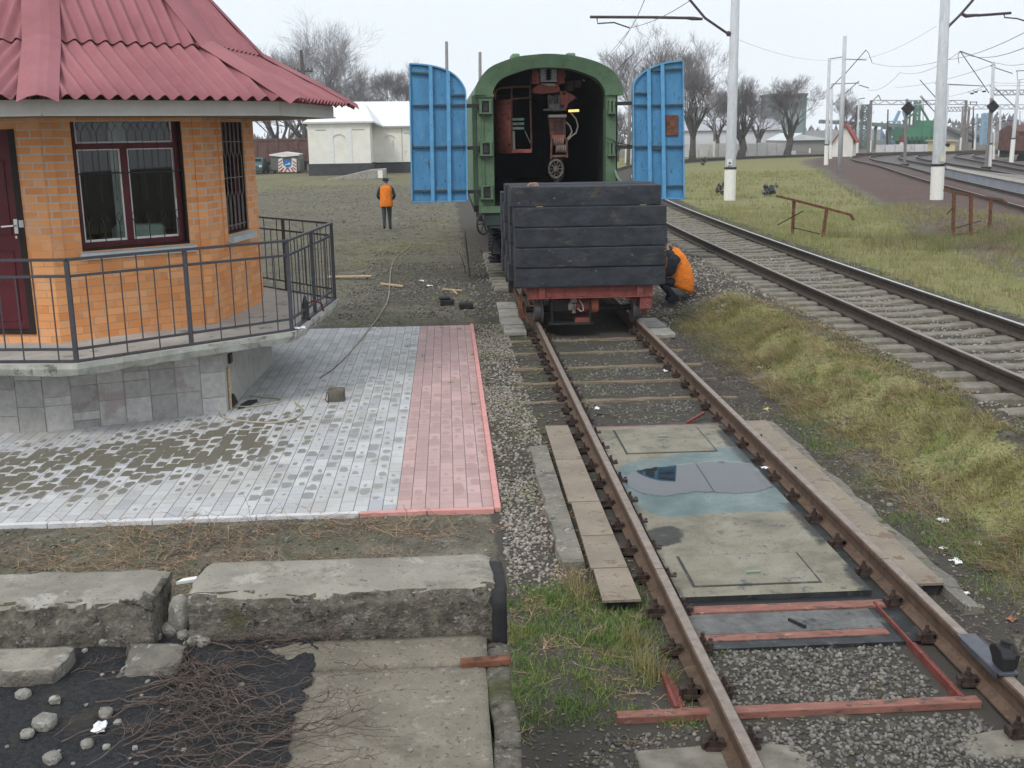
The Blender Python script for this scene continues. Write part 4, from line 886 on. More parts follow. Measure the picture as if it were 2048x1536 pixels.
inner_px = arc([(985, 190), (988, 178), (996, 165), (1010, 154), (1050, 140), (1073, 136), (1096, 135), (1122, 136), (1146, 139), (1185, 153), (1200, 165), (1208, 178), (1212, 190)])
m_ = MB(); m_.ring([(x, WY-.10, z) for x, _, z in W3(outer_px, 0)], [(x, WY-.02, z) for x, _, z in W3(inner_px, 0)], (0, .5, 0)); m_.build('end_arch', M['green'], WG)
xl0, zt0 = wz(953, 190); xl1, _ = wz(986, 190); xr0, _ = wz(1212, 190); xr1, _ = wz(1233, 190); zb0 = wz(985, 412)[1]; XB0 = wz(946, 300)[0]; XB1 = wz(1240, 300)[0]
m_ = MB(); m_.bb(xl0, xl1, WY, WY+.4, zb0, zt0); m_.bb(xl0+.10, xl0+.14, WY-.03, WY, zb0, zt0-.1); m_.bb(XB0, xl0, WY+.10, WY+.385, zb0, zt0); m_.build('end_post', M['green'], WG, bevel=.01)
m_ = MB(); m_.bb(xr0, xr1, WY, WY+.4, zb0, zt0); m_.build('end_post', M['green'], WG, bevel=.01)
m_ = MB(); m_.bb(xl0-.03, xl1+.02, WY-.04, WY+.02, zt0-.04, zt0+.02); m_.bb(xr0-.02, xr1+.08, WY-.04, WY+.02, zt0-.04, zt0+.02); m_.build('cornice', M['green'], WG)
# body shell: outer green skin, inner lining coloured near-black for the dark inside, far end closed
pts = W3(outer_px, 0); shell = [(XB0, 0, zb0)] + [(min(max(x, XB0), XB1), 0, z - .015) for x, _, z in pts] + [(XB1, 0, zb0)]
ins = [(xl1-.12, 0, zb0)] + [(x*.985, 0, z+.02) for x, _, z in W3(inner_px, 0)] + [(xr0+.12, 0, zb0)]
L0, L1 = WY+.38, WY+15.5
def sheet(pts, y0, y1, name, mat):
    m_ = MB()
    for a, b in zip(pts[:-1], pts[1:]): m_.face([(a[0], y0, a[2]), (b[0], y0, b[2]), (b[0], y1, b[2]), (a[0], y1, a[2])])
    m_.face([(p[0], y1, p[2]) for p in pts]); return m_.build(name, mat, WG, normals=False, smooth=False)
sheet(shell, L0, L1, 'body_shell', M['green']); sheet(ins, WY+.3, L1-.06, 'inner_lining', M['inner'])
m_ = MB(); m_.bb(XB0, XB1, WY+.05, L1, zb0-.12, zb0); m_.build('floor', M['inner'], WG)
m_ = MB(); m_.bb(xl0, xr1, WY-.05, WY+.1, zb0-.14, zb0-.0); m_.build('sill_beam', M['green'], WG)
for xa, xb in ((1029, 1049), (1144, 1166)):
    m_ = MB(); a, b = wz(xa, 112)[0], wz(xb, 112)[0]; zc = wz(1090, 108)[1]; m_.prism([(a, WY+1.2, zc-.12), (b, WY+1.2, zc-.12), (b-.02, WY+1.2, zc+.10), (a+.02, WY+1.2, zc+.10)], (0, .8, 0)); m_.build('roof_vent', M['greenlt'], WG, bevel=.02)
# hinge brackets on the posts
for (xa, xb, sgn) in ((xl0, xl1, -1), (xr0, xr1, 1)):
    for py in (212, 296, 383):
        z = wz(xa and (968 if sgn < 0 else 1225), py)[1]; xa_, xb_ = xa + .03, xb - .02
        m_ = MB(); m_.bb(xa_, xb_, WY-.09, WY, z+.10, z+.13); m_.bb(xa_, xb_, WY-.12, WY, z-.16, z-.13); m_.bb(xa_+.02, xa_+.07, WY-.09, WY, z-.13, z+.10); m_.bb(xb_-.07, xb_-.02, WY-.09, WY, z-.13, z+.10); o = m_.build('hinge_bracket', M['green'], WG)
        m_ = MB(); m_.bb(xa_+.08, xb_-.08, WY-.06, WY-.001, z-.1, z+.08); m_.build('hinge_pocket', M['dark'], o)
        m_ = MB(); m_.tube([(xa_+.02, WY-.02, z-.17), (xa_+.06, WY-.10, z-.20), (xb_-.04, WY-.10, z-.20), (xb_, WY-.02, z-.17)], .008, 5); m_.build('chain', M['dark'], o)
# doors
def door(out_px, vr, hr, lab, hinge_x, sgn):
    DY = WY - .12
    D = MB(); P = W3(out_px, DY); D.prism([(x, DY, z) for x, _, z in P], (0, .10, 0)); od = D.build('end_door', M['green'], WG); od['label'] = lab
    c = np.mean([(x, z) for x, _, z in P], axis=0); e = .055
    def inset(k): return [(x + (c[0]-x)*k/abs(c[0]-x) * min(1, abs(c[0]-x)) if abs(c[0]-x) > 1e-3 else x, DY-.004, z + (c[1]-z)/abs(c[1]-z)*k if abs(c[1]-z) > .25 else z) for x, _, z in P]
    m_ = MB(); I = inset(.045); m_.prism(I, (0, .003, 0)); m_.build('inner_panel', M['blue'], od)
    # raised edge flange
    m_ = MB(); k = len(P)
    for a in range(k):
        p, q = P[a], P[(a+1) % k]; m_.bar((p[0]+(c[0]-p[0])*.02, DY-.03, p[2]+(c[1]-p[2])*.01), (q[0]+(c[0]-q[0])*.02, DY-.03, q[2]+(c[1]-q[2])*.01), .03, .055, up=(0, 1, 0))
    m_.build('edge_flange', M['bluerib'], od)
    for (xt, yt, xb, yb) in vr:
        m_ = MB(); a, b = wz(xt, yt), wz(xb, yb); m_.bar((a[0], DY-.045, a[1]), (b[0], DY-.045, b[1]), .075, .085, up=(0, 1, 0)); m_.build('vertical_rib', M['bluerib'], od)
    for (xa, ya, xb, yb) in hr:
        m_ = MB(); a, b = wz(xa, ya), wz(xb, yb); m_.bar((a[0], DY-.035, a[1]), (b[0], DY-.035, b[1]), .06, .035, up=(0, 0, 1)); m_.build('cross_rib', M['ribrust'], od)
    for py in ((212, 296, 383) if sgn < 0 else (207, 294)):
        z = wz(940 if sgn < 0 else 1250, py)[1]; m_ = MB(); x2 = (xl0 + .1) if sgn < 0 else (xr1 - .05); m_.bar((hinge_x, DY+.02, z), (x2, WY-.03, z), .05, .075, up=(0, 0, 1)); m_.build('hinge_arm', M['dark'], od)
    return od
lo = [(823, 405), (818, 128)] + [tuple(p) for p in arc([(818, 128), (850, 130), (880, 136), (903, 146), (920, 161), (930, 178), (932, 190)], 3)][1:] + [(935, 403)]
ldoor = door(lo, [(861, 133, 866, 404), (896, 143, 899, 403)], [(826, 212, 930, 210), (827, 294, 932, 292), (828, 381, 933, 380), (902, 191, 930, 191), (824, 146, 858, 148)], 'left blue end door', wz(934, 300)[0], -1)
ro = [(1366, 398), (1364, 122)] + [tuple(p) for p in arc([(1364, 122), (1330, 126), (1300, 136), (1278, 150), (1266, 164), (1263, 176)], 3)][1:] + [(1263, 362), (1318, 366), (1320, 398)]
ro = [(1366, 398), (1364, 122)] + [tuple(p) for p in arc([(1364, 122), (1330, 126), (1300, 136), (1278, 150), (1266, 164), (1263, 176)], 3)][1:] + [(1264, 398)]
rdoor = door(ro, [(1294, 140, 1297, 397), (1321, 130, 1325, 397)], [(1264, 211, 1362, 210), (1264, 293, 1363, 292), (1326, 372, 1363, 371), (1265, 187, 1292, 187), (1300, 142, 1360, 138), (1300, 297, 1322, 297)], 'right blue end door with rusty patch', wz(1263, 300)[0], 1)
m_ = MB(); a, b = wz(1329, 272), wz(1354, 230); m_.bb(a[0], b[0], WY-.16, WY-.12, a[1], b[1]); o = m_.build('rusty_plate', M['rusty'], rdoor, bevel=.01)
m_ = MB(); m_.tube([(wz(1212, 275)[0], WY-.05, wz(1212, 275)[1]), (wz(1235, 284)[0], WY-.15, wz(1235, 286)[1]), (wz(1262, 291)[0], WY-.2, wz(1262, 291)[1])], .01, 5); m_.build('chain', M['dark'], rdoor)
m_ = MB(); a = wz(1226, 366); m_.tube([(xr1-.03, WY-.05, wz(1236, 340)[1]), (xr1+.02, WY-.1, wz(1240, 355)[1]), (xr1+.1, WY-.12, wz(1250, 364)[1])], .025, 6); m_.bb(xr0, xr1+.16, WY-.10, WY+.05, zb0+.33, zb0+.36); m_.build('side_step', M['greenlt'], WG)
# buffer beam, hand wheel, bogie
m_ = MB(); m_.bb(-1.35, 1.35, WY+.0, WY+.25, 1.28, 1.58); m_.bb(-1.3, 1.3, WY+.25, L1, 1.22, 1.5); m_.tube([(-1.25, WY-.06, 1.24), (.6, WY-.06, 1.24)], .02, 6); m_.build('buffer_beam', pm('dark_green_beam', (.03, .045, .042), .25, 5, .7), WG)
m_ = MB(); n = 20; hx = wz(967, 440)[0]
m_.tube([(hx + .14*math.cos(2*math.pi*k/n), WY+.0 + .17*math.cos(2*math.pi*k/n), 1.32 + .22*math.sin(2*math.pi*k/n)) for k in range(n+1)], .022, 7)
for k in range(3): a = math.pi*k/3; m_.tube([(hx + .13*math.cos(a), WY + .16*math.cos(a), 1.32+.21*math.sin(a)), (hx - .13*math.cos(a), WY - .16*math.cos(a), 1.32-.21*math.sin(a))], .014, 5)
m_.tube([(hx-.02, WY+.05, 1.32), (hx+.35, WY+.05, 1.32)], .025, 6); m_.build('hand_wheel', M['dark'], WG)
bog = MB()
for yy in (WY+1.0, WY+2.85, WY+11.5, WY+13.35):
    for x in (-.80, .80): bog.lathe([(.08, -.10), (.46, -.09), (.47, -.03), (.43, -.02), (.43, .05), (.12, .08)], (x, yy, .66), 20, 'x')
    bog.tube([(-.9, yy, .66), (.9, yy, .66)], .08, 8)
bog.build('wheelsets', M['dark'], WG)
m_ = MB()
for x in (-1.08, 1.08):
    for y0 in (WY+.5, WY+11): m_.prism([(x-.07, y0, .62), (x-.07, y0+2.9, .62), (x-.07, y0+2.6, .98), (x-.07, y0+.3, .98)], (.14, 0, 0)); m_.bb(x-.1, x+.1, y0+.3, y0+.65, .5, .8); m_.bb(x-.1, x+.1, y0+2.2, y0+2.55, .5, .8)
m_.build('bogie_frame', M['dark'], WG)
for yy in (WY+.85, WY+1.55):
    m_ = MB(); n = 90; m_.tube([(-1.10 + .115*math.cos(k*.62), yy + .115*math.sin(k*.62), .42 + .62*k/n) for k in range(n)], .022, 5); m_.tube([(-1.10, yy, .40), (-1.10, yy, .43)], .15, 12); m_.tube([(-1.10, yy, 1.04), (-1.10, yy, 1.1)], .14, 12); m_.build('coil_spring', M['dark'], WG)
m_ = MB()
for x, yy in ((-.88, WY+.35), (-.75, WY+.4), (-.62, WY+.3)): m_.tube([(x, yy, 1.25), (x+.02, yy-.03, .9), (x-.02, yy-.04, .5)], .022, 6)
m_.bb(-.95, -.55, WY+.3, WY+.42, .75, .85); m_.build('brake_rigging', M['dark'], WG)
# ================================================================ OVERHEAD CRANE inside the wagon
CY0 = WY + 1.0
def cz(px, py, dy=0.0): p = on(px, py, CY0+dy); return (float(p[0]), CY0+dy, float(p[2]))
CR = thing('overhead_crane', 'rust red telescopic crane with operator cab hanging inside the green wagon', 'crane', (.05, CY0, 4.2))
M['crane'] = pm('crane_red', (.34, .105, .085), .25, 7, .7, .25, 50, .006, [((.13, .05, .04), 10, .6, .1)])
M['cranebr'] = pm('crane_brown', (.17, .075, .055), .3, 9, .7, .3, 50, .006, [((.06, .04, .035), 12, .56, .1)])
M['greyox'] = pm('pale_blue_grey_steel', (.45, .50, .56), .2, 12, .5)
m_ = MB(); n = 8                                          # curved red cab screen
for k in range(n):
    a0, a1 = math.pi/2*k/n, math.pi/2*(k+1)/n
    x0 = cz(990, 250)[0]; w_ = cz(1024, 250)[0] - x0
    zt_, zb_ = cz(1000, 199)[2], cz(1000, 307)[2]
    X0, Y0 = x0 + w_*(1-math.cos(a0)), CY0 + .5 - .5*math.sin(a0); X1, Y1 = x0 + w_*(1-math.cos(a1)), CY0 + .5 - .5*math.sin(a1)
    m_.face([(X0, Y0, zb_), (X1, Y1, zb_), (X1, Y1, zt_), (X0, Y0, zt_)])
o = m_.build('cab_screen', M['crane'], CR, smooth=True); so = o.modifiers.new('t', 'SOLIDIFY'); so.thickness = .01
m_ = MB()
fr_ = [cz(990, 200), cz(991, 183), cz(1000, 176), cz(1024, 174), cz(1062, 173)]; m_.tube(fr_, .022, 6); m_.tube([cz(1023, 174), cz(1024, 300)], .018, 6); m_.tube([cz(1024, 198), cz(1062, 195)], .018, 6); m_.tube([cz(1060, 174), cz(1063, 300)], .022, 6); m_.tube([cz(990, 199), cz(990, 180)], .02, 6); m_.build('cab_frame', M['cranebr'], CR)
m_ = MB(); a, b = cz(1024, 306), cz(1063, 298); m_.bb(a[0], b[0], CY0-.02, CY0+.03, a[2], b[2]+.0); m_.build('cab_apron', M['crane'], CR)
m_ = MB()
for k, py in enumerate((236, 245, 254)): a, b = cz(1024, py+7, .3), cz(1048, py, .3); m_.bb(a[0], b[0], CY0+.28, CY0+.34, a[2]+.02, b[2])
m_.tube([cz(1050, 262, .25), cz(1058, 280, .1), cz(1062, 288, 0)], .012, 5); m_.build('control_panel', pm('pale_green_panel', (.25, .38, .32), .3, 9, .5), CR)
m_ = MB(); m_.tube([cz(1027, 262, .3), cz(1028, 300, .3)], .03, 6); m_.build('lever_pipe', plain('pale_pipe', (.45, .42, .35), .6), CR)
for xa, xb in ((1063, 1078), (1114, 1128)):
    m_ = MB(); a, b = cz(xa, 168), cz(xb, 140); m_.bb(a[0], b[0], CY0-.1, CY0+.5, a[2], b[2])
    c = cz((xa+xb)/2, 152); m_.lathe([(.04, -.16), (.10, -.15), (.10, 0)], (c[0], c[1], c[2]), 12, 'y'); m_.build('trolley_bogie', M['crane'], CR, bevel=.01)
m_ = MB()
for xa, xb in ((1081, 1090), (1104, 1113)):
    a, b = cz(xa, 163, -.1), cz(xb, 136, -.1); m_.bb(a[0], b[0], CY0-.14, CY0-.08, a[2], b[2])
    for k in range(5): z = a[2] + (b[2]-a[2])*(k+.5)/5; m_.box(((a[0]+b[0])/2 + (.06 if xa < 1100 else -.06), CY0-.12, z), (.05, .03, .025), Matrix.Rotation(.6, 3, 'Y'))
a, b = cz(1081, 164, -.1), cz(1113, 161, -.1); m_.bb(a[0], b[0], CY0-.16, CY0-.06, a[2], b[2]); m_.build('cable_rack', M['greyox'], CR)
m_ = MB(); m_.prism([cz(1064, 178), cz(1080, 167), cz(1116, 166), cz(1122, 184), cz(1085, 188), cz(1066, 186)], (0, .35, 0)); m_.build('slewing_block', M['crane'], CR, bevel=.015)
m_ = MB(); m_.prism([cz(1080, 167, -.02), cz(1108, 167, -.02), cz(1112, 172, -.02), cz(1098, 172, -.02)], (0, .02, 0)); m_.build('worn_plate', plain('worn_cream', (.55, .45, .38), .6), CR)
m_ = MB(); m_.prism([cz(1120, 183, -.05), cz(1132, 181, -.05), cz(1154, 195, -.05), cz(1136, 207, -.05), cz(1133, 218, -.05), cz(1122, 218, -.05)], (0, .06, 0)); gp = m_.build('gusset_plate', M['crane'], CR, bevel=.01)
m_ = MB()
for (px, py, r) in ((1128, 187, .035), (1152, 196, .03), (1125, 212, .035)): c = cz(px, py, -.06); m_.lathe([(.0, -.03), (r, -.03), (r, .02)], c, 12, 'y')
m_.build('pins', M['dark'], gp)
m_ = MB()
for k in range(7):
    px = 1097 + k*4; m_.tube([cz(px, 190 + random.uniform(-2, 2)), cz(px + random.uniform(-2, 2), 206, -.05), cz(px, 221 + random.uniform(-3, 2))], random.uniform(.015, .03), 6)
m_.tube([cz(1086, 220, -.05), cz(1132, 219, -.05)], .025, 7); m_.box(cz(1108, 213), (.22, .18, .12)); m_.build('hydraulics', pm('grimy_hydraulics', (.13, .115, .11), .5, 14, .5), CR)
m_ = MB(); a, b = cz(1096, 235), cz(1132, 231); m_.bb(a[0], b[0], CY0-.12, CY0+.12, a[2], b[2]+.02); m_.build('boom_collar', plain('pale_collar', (.38, .35, .33), .6), CR)
m_ = MB(); m_.prism([cz(1097, 235), cz(1131, 234), cz(1132, 276), cz(1101, 277)], (0, .3, 0)); B = m_.build('boom_section', M['cranebr'], CR, bevel=.01)
m_ = MB()
for k in range(6): px = 1108 + k*3.4; m_.bar(cz(px, 243, -.01), cz(px, 274, -.01), .012, .02, up=(0, 1, 0))
m_.build('grille_bars', M['dark'], B)
m_ = MB(); a, b = cz(1104, 270, -.04), cz(1130, 277, -.04); m_.bb(a[0], b[0], CY0-.06, CY0-.0, b[2], a[2]); m_.build('orange_lip', M['crane'], B)
m_ = MB()
for px in (1103, 1133): m_.bar(cz(px, 276), cz(px-1, 318) if px < 1120 else cz(px+1, 315), .04, .06, up=(0, 1, 0))
m_.tube([cz(1103, 278), cz(1134, 279)], .03, 7); m_.tube([cz(1105, 313), cz(1134, 312)], .03, 7); m_.build('head_fork', M['cranebr'], CR)
m_ = MB()
for (py, n_, px0) in ((283, 5, 1108), (297, 5, 1113)):
    for k in range(n_): c = cz(px0 + k*4.2, py); m_.lathe([(.05, -.015), (.095, -.018), (.08, 0), (.095, .018), (.05, .015)], c, 16, 'x')
m_.build('sheaves', pm('worn_sheave', (.30, .22, .19), .3, 12, .5), CR)
HB = thing('hook_block', 'dark pulley hook block hanging from the crane head', 'hook block', cz(1112, 340)); c0 = np.array(cz(1112, 338))
m_ = MB(); n = 24; m_.tube([(c0[0] + .15*math.cos(2*math.pi*k/n), c0[1], c0[2] + .19*math.sin(2*math.pi*k/n)) for k in range(n+1)], .032, 7)
for k in range(5): a = math.pi*k/5; m_.tube([c0 + (.14*math.cos(a), 0, .18*math.sin(a)), c0 - (.14*math.cos(a), 0, .18*math.sin(a))], .016, 5)
m_.lathe([(.02, -.06), (.06, -.05), (.06, .05), (.02, .06)], c0, 12, 'y'); m_.build('pulley', pm('greasy_pulley', (.11, .095, .085), .5, 14, .4), HB)
m_ = MB(); m_.tube([cz(1116, 345), cz(1117, 360), cz(1112, 366), cz(1108, 360)], [.035, .03, .03, .012], 7); m_.build('hook', M['dark'], HB)
m_ = MB(); m_.tube([cz(1101, 316), cz(1100, 340)], .008, 5); m_.tube([cz(1122, 316), cz(1127, 338), cz(1126, 355), cz(1118, 362), cz(1106, 360)], .008, 5); m_.build('rope', M['dark'], HB)
m_ = MB(); m_.tube([cz(1142, 226), cz(1152, 238), cz(1156, 252), cz(1152, 266), cz(1143, 272), cz(1136, 280)], .016, 6); m_.tube([cz(1132, 244), cz(1140, 252), cz(1144, 264), cz(1138, 274), cz(1132, 279)], .016, 6); m_.build('hydraulic_hose', plain('pale_grey_hose', (.38, .36, .33), .5), CR)
m_ = MB(); m_.tube([cz(1137, 222, -.1), cz(1158, 221, -.1)], .026, 8); M['lit'] = plain('lit_yellow_lamp', (1.0, .62, .18), .5, emit=1.1); m_.build('lamp_tube', M['lit'], CR)
m_ = MB(); m_.prism([cz(1162, 145, .5), cz(1172, 147, .5), cz(1170, 163, .5), cz(1166, 163, .5)], (0, .05, 0)); m_.build('roof_bracket', M['greyox'], CR)
m_ = MB(); m_.box(cz(1140, 172, .5), (.14, .2, .22)); m_.box(cz(1156, 168, .6), (.12, .2, .16)); m_.tube([cz(1130, 160, .4), cz(1131, 182, .4)], .02, 6); m_.build('winch_motor', pm('grimy_motor', (.14, .08, .07), .4, 9, .6), CR, bevel=.02)
# ================================================================ RED TROLLEY with tarred beams
TY = 16.98
TR = thing('rail_trolley', 'low red rail trolley under the stacked black beams', 'rail trolley', (.05, TY, .2))
def tz(px, py, Y=TY): p = on(px, py, Y); return float(p[0]), float(p[2])
x0, zt_ = tz(1055, 572); x1, zb_ = tz(1305, 590)
m_ = MB(); m_.bb(x0, x1, TY, TY+.02, zb_+.0, zt_+.005); m_.bb(x0, x1, TY-.05, TY+.02, zb_-.02, zb_); m_.build('headstock', M['redox'], TR, bevel=.003)
m_ = MB(); m_.bb(x0, x1, TY+.02, TY+4.2, zb_, zt_+.01); m_.build('chassis', M['redox'], TR)
for px in (1077, 1273):
    m_ = MB(); a = tz(px, 580)[0]; m_.bb(a, a+.10, TY-.045, TY, zb_-.0, zt_+.002); m_.build('clamp_plate', M['redox'], TR)
m_ = MB(); a, b = tz(1279, 617), tz(1301, 590); m_.bb(a[0], b[0]+.02, TY-.03, TY+.3, a[1], zb_-.02); m_.build('side_bracket', M['redox'], TR, bevel=.004)
for yy in (TY+.55, TY+3.4):
    for sx_ in (-1, 1):
        m_ = MB(); m_.lathe([(.05, -.09), (.24, -.085), (.25, -.05), (.19, -.045), (.185, .06), (.06, .07)] if sx_ > 0 else [(.06, -.07), (.185, -.06), (.19, .045), (.25, .05), (.24, .085), (.05, .09)], (.08 + sx_*.805, yy, .2+.187), 28, 'x'); m_.build('wheel', pm('bright_worn_wheel', (.22, .205, .20), .3, 8, .4, .1, 60, .003, metal=.3), TR, smooth=False)
    m_ = MB(); m_.tube([(-.9, yy, .387), (.9, yy, .387)], .05, 10); m_.build('axle', M['dark'], TR)
m_ = MB()
for xx in (tz(1105, 600)[0], tz(1181, 600)[0]): m_.tube([(xx, TY+.08, zb_), (xx, TY+.08, .235)], .012, 6)
a, b = tz(1099, 641)[0], tz(1187, 641)[0]; m_.bb(a, b, TY+.02, TY+.5, .215, .232); m_.build('motor_shelf', M['dark'], TR)
m_ = MB(); c = tz(1178, 615); 
m_.lathe([(.03, -.2), (.10, -.19), (.115, -.15), (.115, .05), (.11, .06)], (c[0], TY+.25, c[1]+.0), 18, 'x'); m_.bb(c[0]-.2, c[0]+.02, TY+.12, TY+.38, .232, .30); m_.build('motor', M['redox'], TR, smooth=False)
m_ = MB(); m_.lathe([(.10, .0), (.125, .01), (.125, .11), (.10, .13)], (c[0]+.05, TY+.25, c[1]), 18, 'x'); m_.build('motor_fan_cover', pm('faded_orange_red', (.36, .12, .07), .2, 8, .7), TR)
m_ = MB(); a = tz(1150, 610); m_.box((a[0], TY+.2, a[1]+.06), (.10, .1, .09)); m_.box((a[0]-.03, TY+.2, a[1]-.05), (.12, .12, .10)); m_.tube([(a[0]-.06, TY+.16, a[1]-.06), (a[0]-.05, TY+.16, a[1]+.02)], .02, 6); m_.tube([(a[0]+.0, TY+.16, a[1]-.15), (a[0], TY+.16, a[1]+.0)], .03, 8); m_.build('brake_unit', pm('pale_oily_casting', (.30, .25, .22), .5, 15, .5), TR)
m_ = MB(); a = tz(1125, 612); m_.box((a[0], TY+.3, a[1]-.02), (.35, .25, .18)); m_.lathe([(.05, -.1), (.10, -.1), (.10, .1)], (a[0]-.05, TY+.3, a[1]+.02), 14, 'x'); m_.build('gearbox', M['dark'], TR)
m_ = MB(); m_.tube([(tz(1160, 597)[0], TY+.05, tz(1160, 600)[1]), (tz(1168, 592)[0], TY+.05, tz(1168, 593)[1]), (tz(1246, 591)[0], TY+.05, tz(1246, 591)[1]), (tz(1264, 600)[0], TY+.05, tz(1264, 600)[1]), (tz(1276, 601)[0], TY+.05, tz(1276, 601)[1])], .018, 6); m_.build('pipe', M['rusty'], TR)
m_ = MB(); c = tz(1163, 612); m_.tube([(c[0]+.02, TY+.1, c[1]+.12), (c[0]-.02, TY+.1, c[1]+.08), (c[0]+.03, TY+.08, c[1]+.0), (c[0]+.04, TY+.08, c[1]-.08), (c[0]-.0, TY+.09, c[1]-.1), (c[0]-.05, TY+.1, c[1]-.05)], .009, 5); m_.build('loose_wire', plain('pale_wire', (.5, .45, .42), .5), TR)
for sx_ in (-1, 1):
    m_ = MB()
    for yy in (TY+.55, TY+3.4): m_.bb(sx_*.98-.05, sx_*.98+.05, yy-.14, yy+.14, .27, .5)
    m_.bb(sx_*1.0-.02, sx_*1.0+.02, TY+.2, TY+4, .45, .56); m_.build('axle_guard', M['rusty'], TR)
m_ = MB(); xx = x0-.02; m_.tube([(xx+.02, TY+.05, zb_), (xx+.05, TY+.02, zb_-.13), (xx+.16, TY+.02, zb_-.13), (xx+.18, TY+.05, zb_)], .012, 5); m_.tube([(xx-.09, TY+.1, zb_+.05), (xx-.06, TY+.1, zb_-.2), (xx+.03, TY+.1, .25)], .015, 5); m_.build('step_hook', M['rusty'], TR)
# stacks of beams: every beam a thing
bx0, bzt = tz(1030, 415, TY-.1); bx1, bz0 = tz(1332, 570, TY-.1); BH = (bzt-bz0)/4
def tbeam(xa, xb, y, dpt, z, h, lab, grp=None):
    m_ = MB(); n = 14; rings = []; wl = [random.uniform(-.003, .003) for _ in range(n+1)]
    for k in range(n+1):
        x = xa + (xb-xa)*k/n; e = wl[k]; ins_ = .0 if 0 < k < n else .006
        rings.append([(x, y+e+.006+ins_, z+ins_), (x, y+e+ins_, z+.016), (x, y+e+ins_, z+h-.022+wl[-k-1]*.5), (x, y+e+.012, z+h-.004+wl[-k-1]*.5), (x, y+dpt, z+h-.004), (x, y+dpt, z)])
    m_.loft(rings); o = m_.build('tarred_beam', M['tarbeam']); return tag(o, lab, 'beam', grp)
names = ['lowest beam of the front stack of black tarred beams', 'second beam from the bottom of the front black stack', 'third beam from the bottom of the front black stack', 'fourth beam from the bottom of the front black stack, spacer blocks on its top']
for k in range(4): tbeam(bx0 + random.uniform(-.015, .01), bx1 + random.uniform(-.012, .012), TY-.1 + random.uniform(-.012, .012), .52, bz0 + BH*k + .003, BH-.007, names[k])
ta, tzt = tz(1022, 374.5, TY-.02); tb, tzb = tz(1322, 409, TY-.02); tbeam(ta, tb, TY-.02, .6, tzb, tzt-tzb, 'topmost black beam of the front stack resting on small spacer blocks')
for px in (1078, 1284):
    a = tz(px, 411, TY+.05); m_ = MB(); m_.bb(a[0]-.05, a[0]+.05, TY-.07, TY+.45, bzt+.002, tzb-.001); o = m_.build('spacer_block', M['wood']); tag(o, 'small brown spacer block under the topmost beam, ' + ('left' if px < 1200 else 'right') + ' one', 'spacer block')
a = tz(1067, 370, TY+.2); m_ = MB(); m_.prism([(a[0]-.09, TY+.1, tzt), (a[0]+.09, TY+.1, tzt), (a[0]+.06, TY+.1, tzt+.05), (a[0]-.05, TY+.1, tzt+.045)], (0, .3, 0)); o = m_.build('wooden_chock', pm('greyish_wood', (.26, .19, .15), .3, 8, .9)); tag(o, 'worn wooden chock lying on the topmost black beam', 'chock')
for si, (y, n, hh, xo) in enumerate([(TY+.62, 5, BH, -.05), (TY+1.35, 5, BH*.985, -.07), (TY+2.05, 4, BH*1.1, -.10)]):
    for k in range(n): tbeam(bx0 + xo + random.uniform(-.02, .02), bx1 + xo + random.uniform(-.02, .02), y, .58, bz0 + hh*k + .003, hh-.007, f'black tarred beam in the {["second", "third", "rear"][si]} stack on the trolley, {["lowest", "second lowest", "middle", "fourth up", "topmost"][k]}')
for (px, py, ptop, yy) in ((1014, 393, 480, TY+2.75), (1020, 429, 560, TY+1.3)):
    a = on(px, py, yy); m_ = MB(); m_.bb(a[0]-.04, a[0]+.04, yy, yy+.08, .55, a[2]); m_.bb(a[0]-.05, a[0]+.07, yy-.01, yy+.09, a[2]-.03, a[2]); o = m_.build('trolley_stake', M['dark'], TR)
# ================================================================ PEOPLE
def skin_body(name, J, E_, mats, facemat, parent, sub=2):
    keys = list(J); me = bpy.data.meshes.new(name); o0 = ORG[parent.name]
    me.from_pydata([tuple(np.array(J[k][0]) - o0) for k in keys], [(keys.index(a), keys.index(b)) for a, b in E_], [])
    o = bpy.data.objects.new(name, me); scene.collection.objects.link(o)
    md = o.modifiers.new('skin', 'SKIN'); sv = me.skin_vertices[0].data
    for i, k in enumerate(keys):
        r = J[k][1]; sv[i].radius = (r, r) if not isinstance(r, tuple) else r; sv[i].use_root = (i == 0)
    sm_ = o.modifiers.new('sub', 'SUBSURF'); sm_.levels = sm_.render_levels = sub
    bpy.context.view_layer.update(); dg = bpy.context.evaluated_depsgraph_get()
    nm = bpy.data.meshes.new_from_object(o.evaluated_get(dg)); bpy.data.objects.remove(o); nm.name = name
    nm.materials.clear()
    for m_ in mats: nm.materials.append(m_)
    for p in nm.polygons: p.material_index = facemat(p.center + Vector(o0)); p.use_smooth = True
    o = link(name, nm, parent, o0); return o
def hand(J, E_, root, p, d, side, tag_):
    """palm with five short separate fingers; d = forward direction, side = thumb direction"""
    p, d, side = np.array(p, float), np.array(d, float)/np.linalg.norm(d), np.array(side, float)/np.linalg.norm(side); dn = np.cross(d, side)
    J[tag_+'palm'] = (p + d*.05, .028); E_.append((root, tag_+'palm'))
    for k, (l, s_) in enumerate(((.062, .030), (.070, .010), (.066, -.010), (.052, -.029))):
        a = p + d*.085 + side*s_; J[f'{tag_}k{k}'] = (a, .0095); J[f'{tag_}m{k}'] = (a + d*l*.55 + dn*.012, .0085); J[f'{tag_}t{k}'] = (a + d*l*.85 + dn*.035, .007)
        E_ += [(tag_+'palm', f'{tag_}k{k}'), (f'{tag_}k{k}', f'{tag_}m{k}'), (f'{tag_}m{k}', f'{tag_}t{k}')]
    J[tag_+'th0'] = (p + d*.05 + side*.045, .010); J[tag_+'th1'] = (p + d*.085 + side*.06, .008); E_ += [(tag_+'palm', tag_+'th0'), (tag_+'th0', tag_+'th1')]
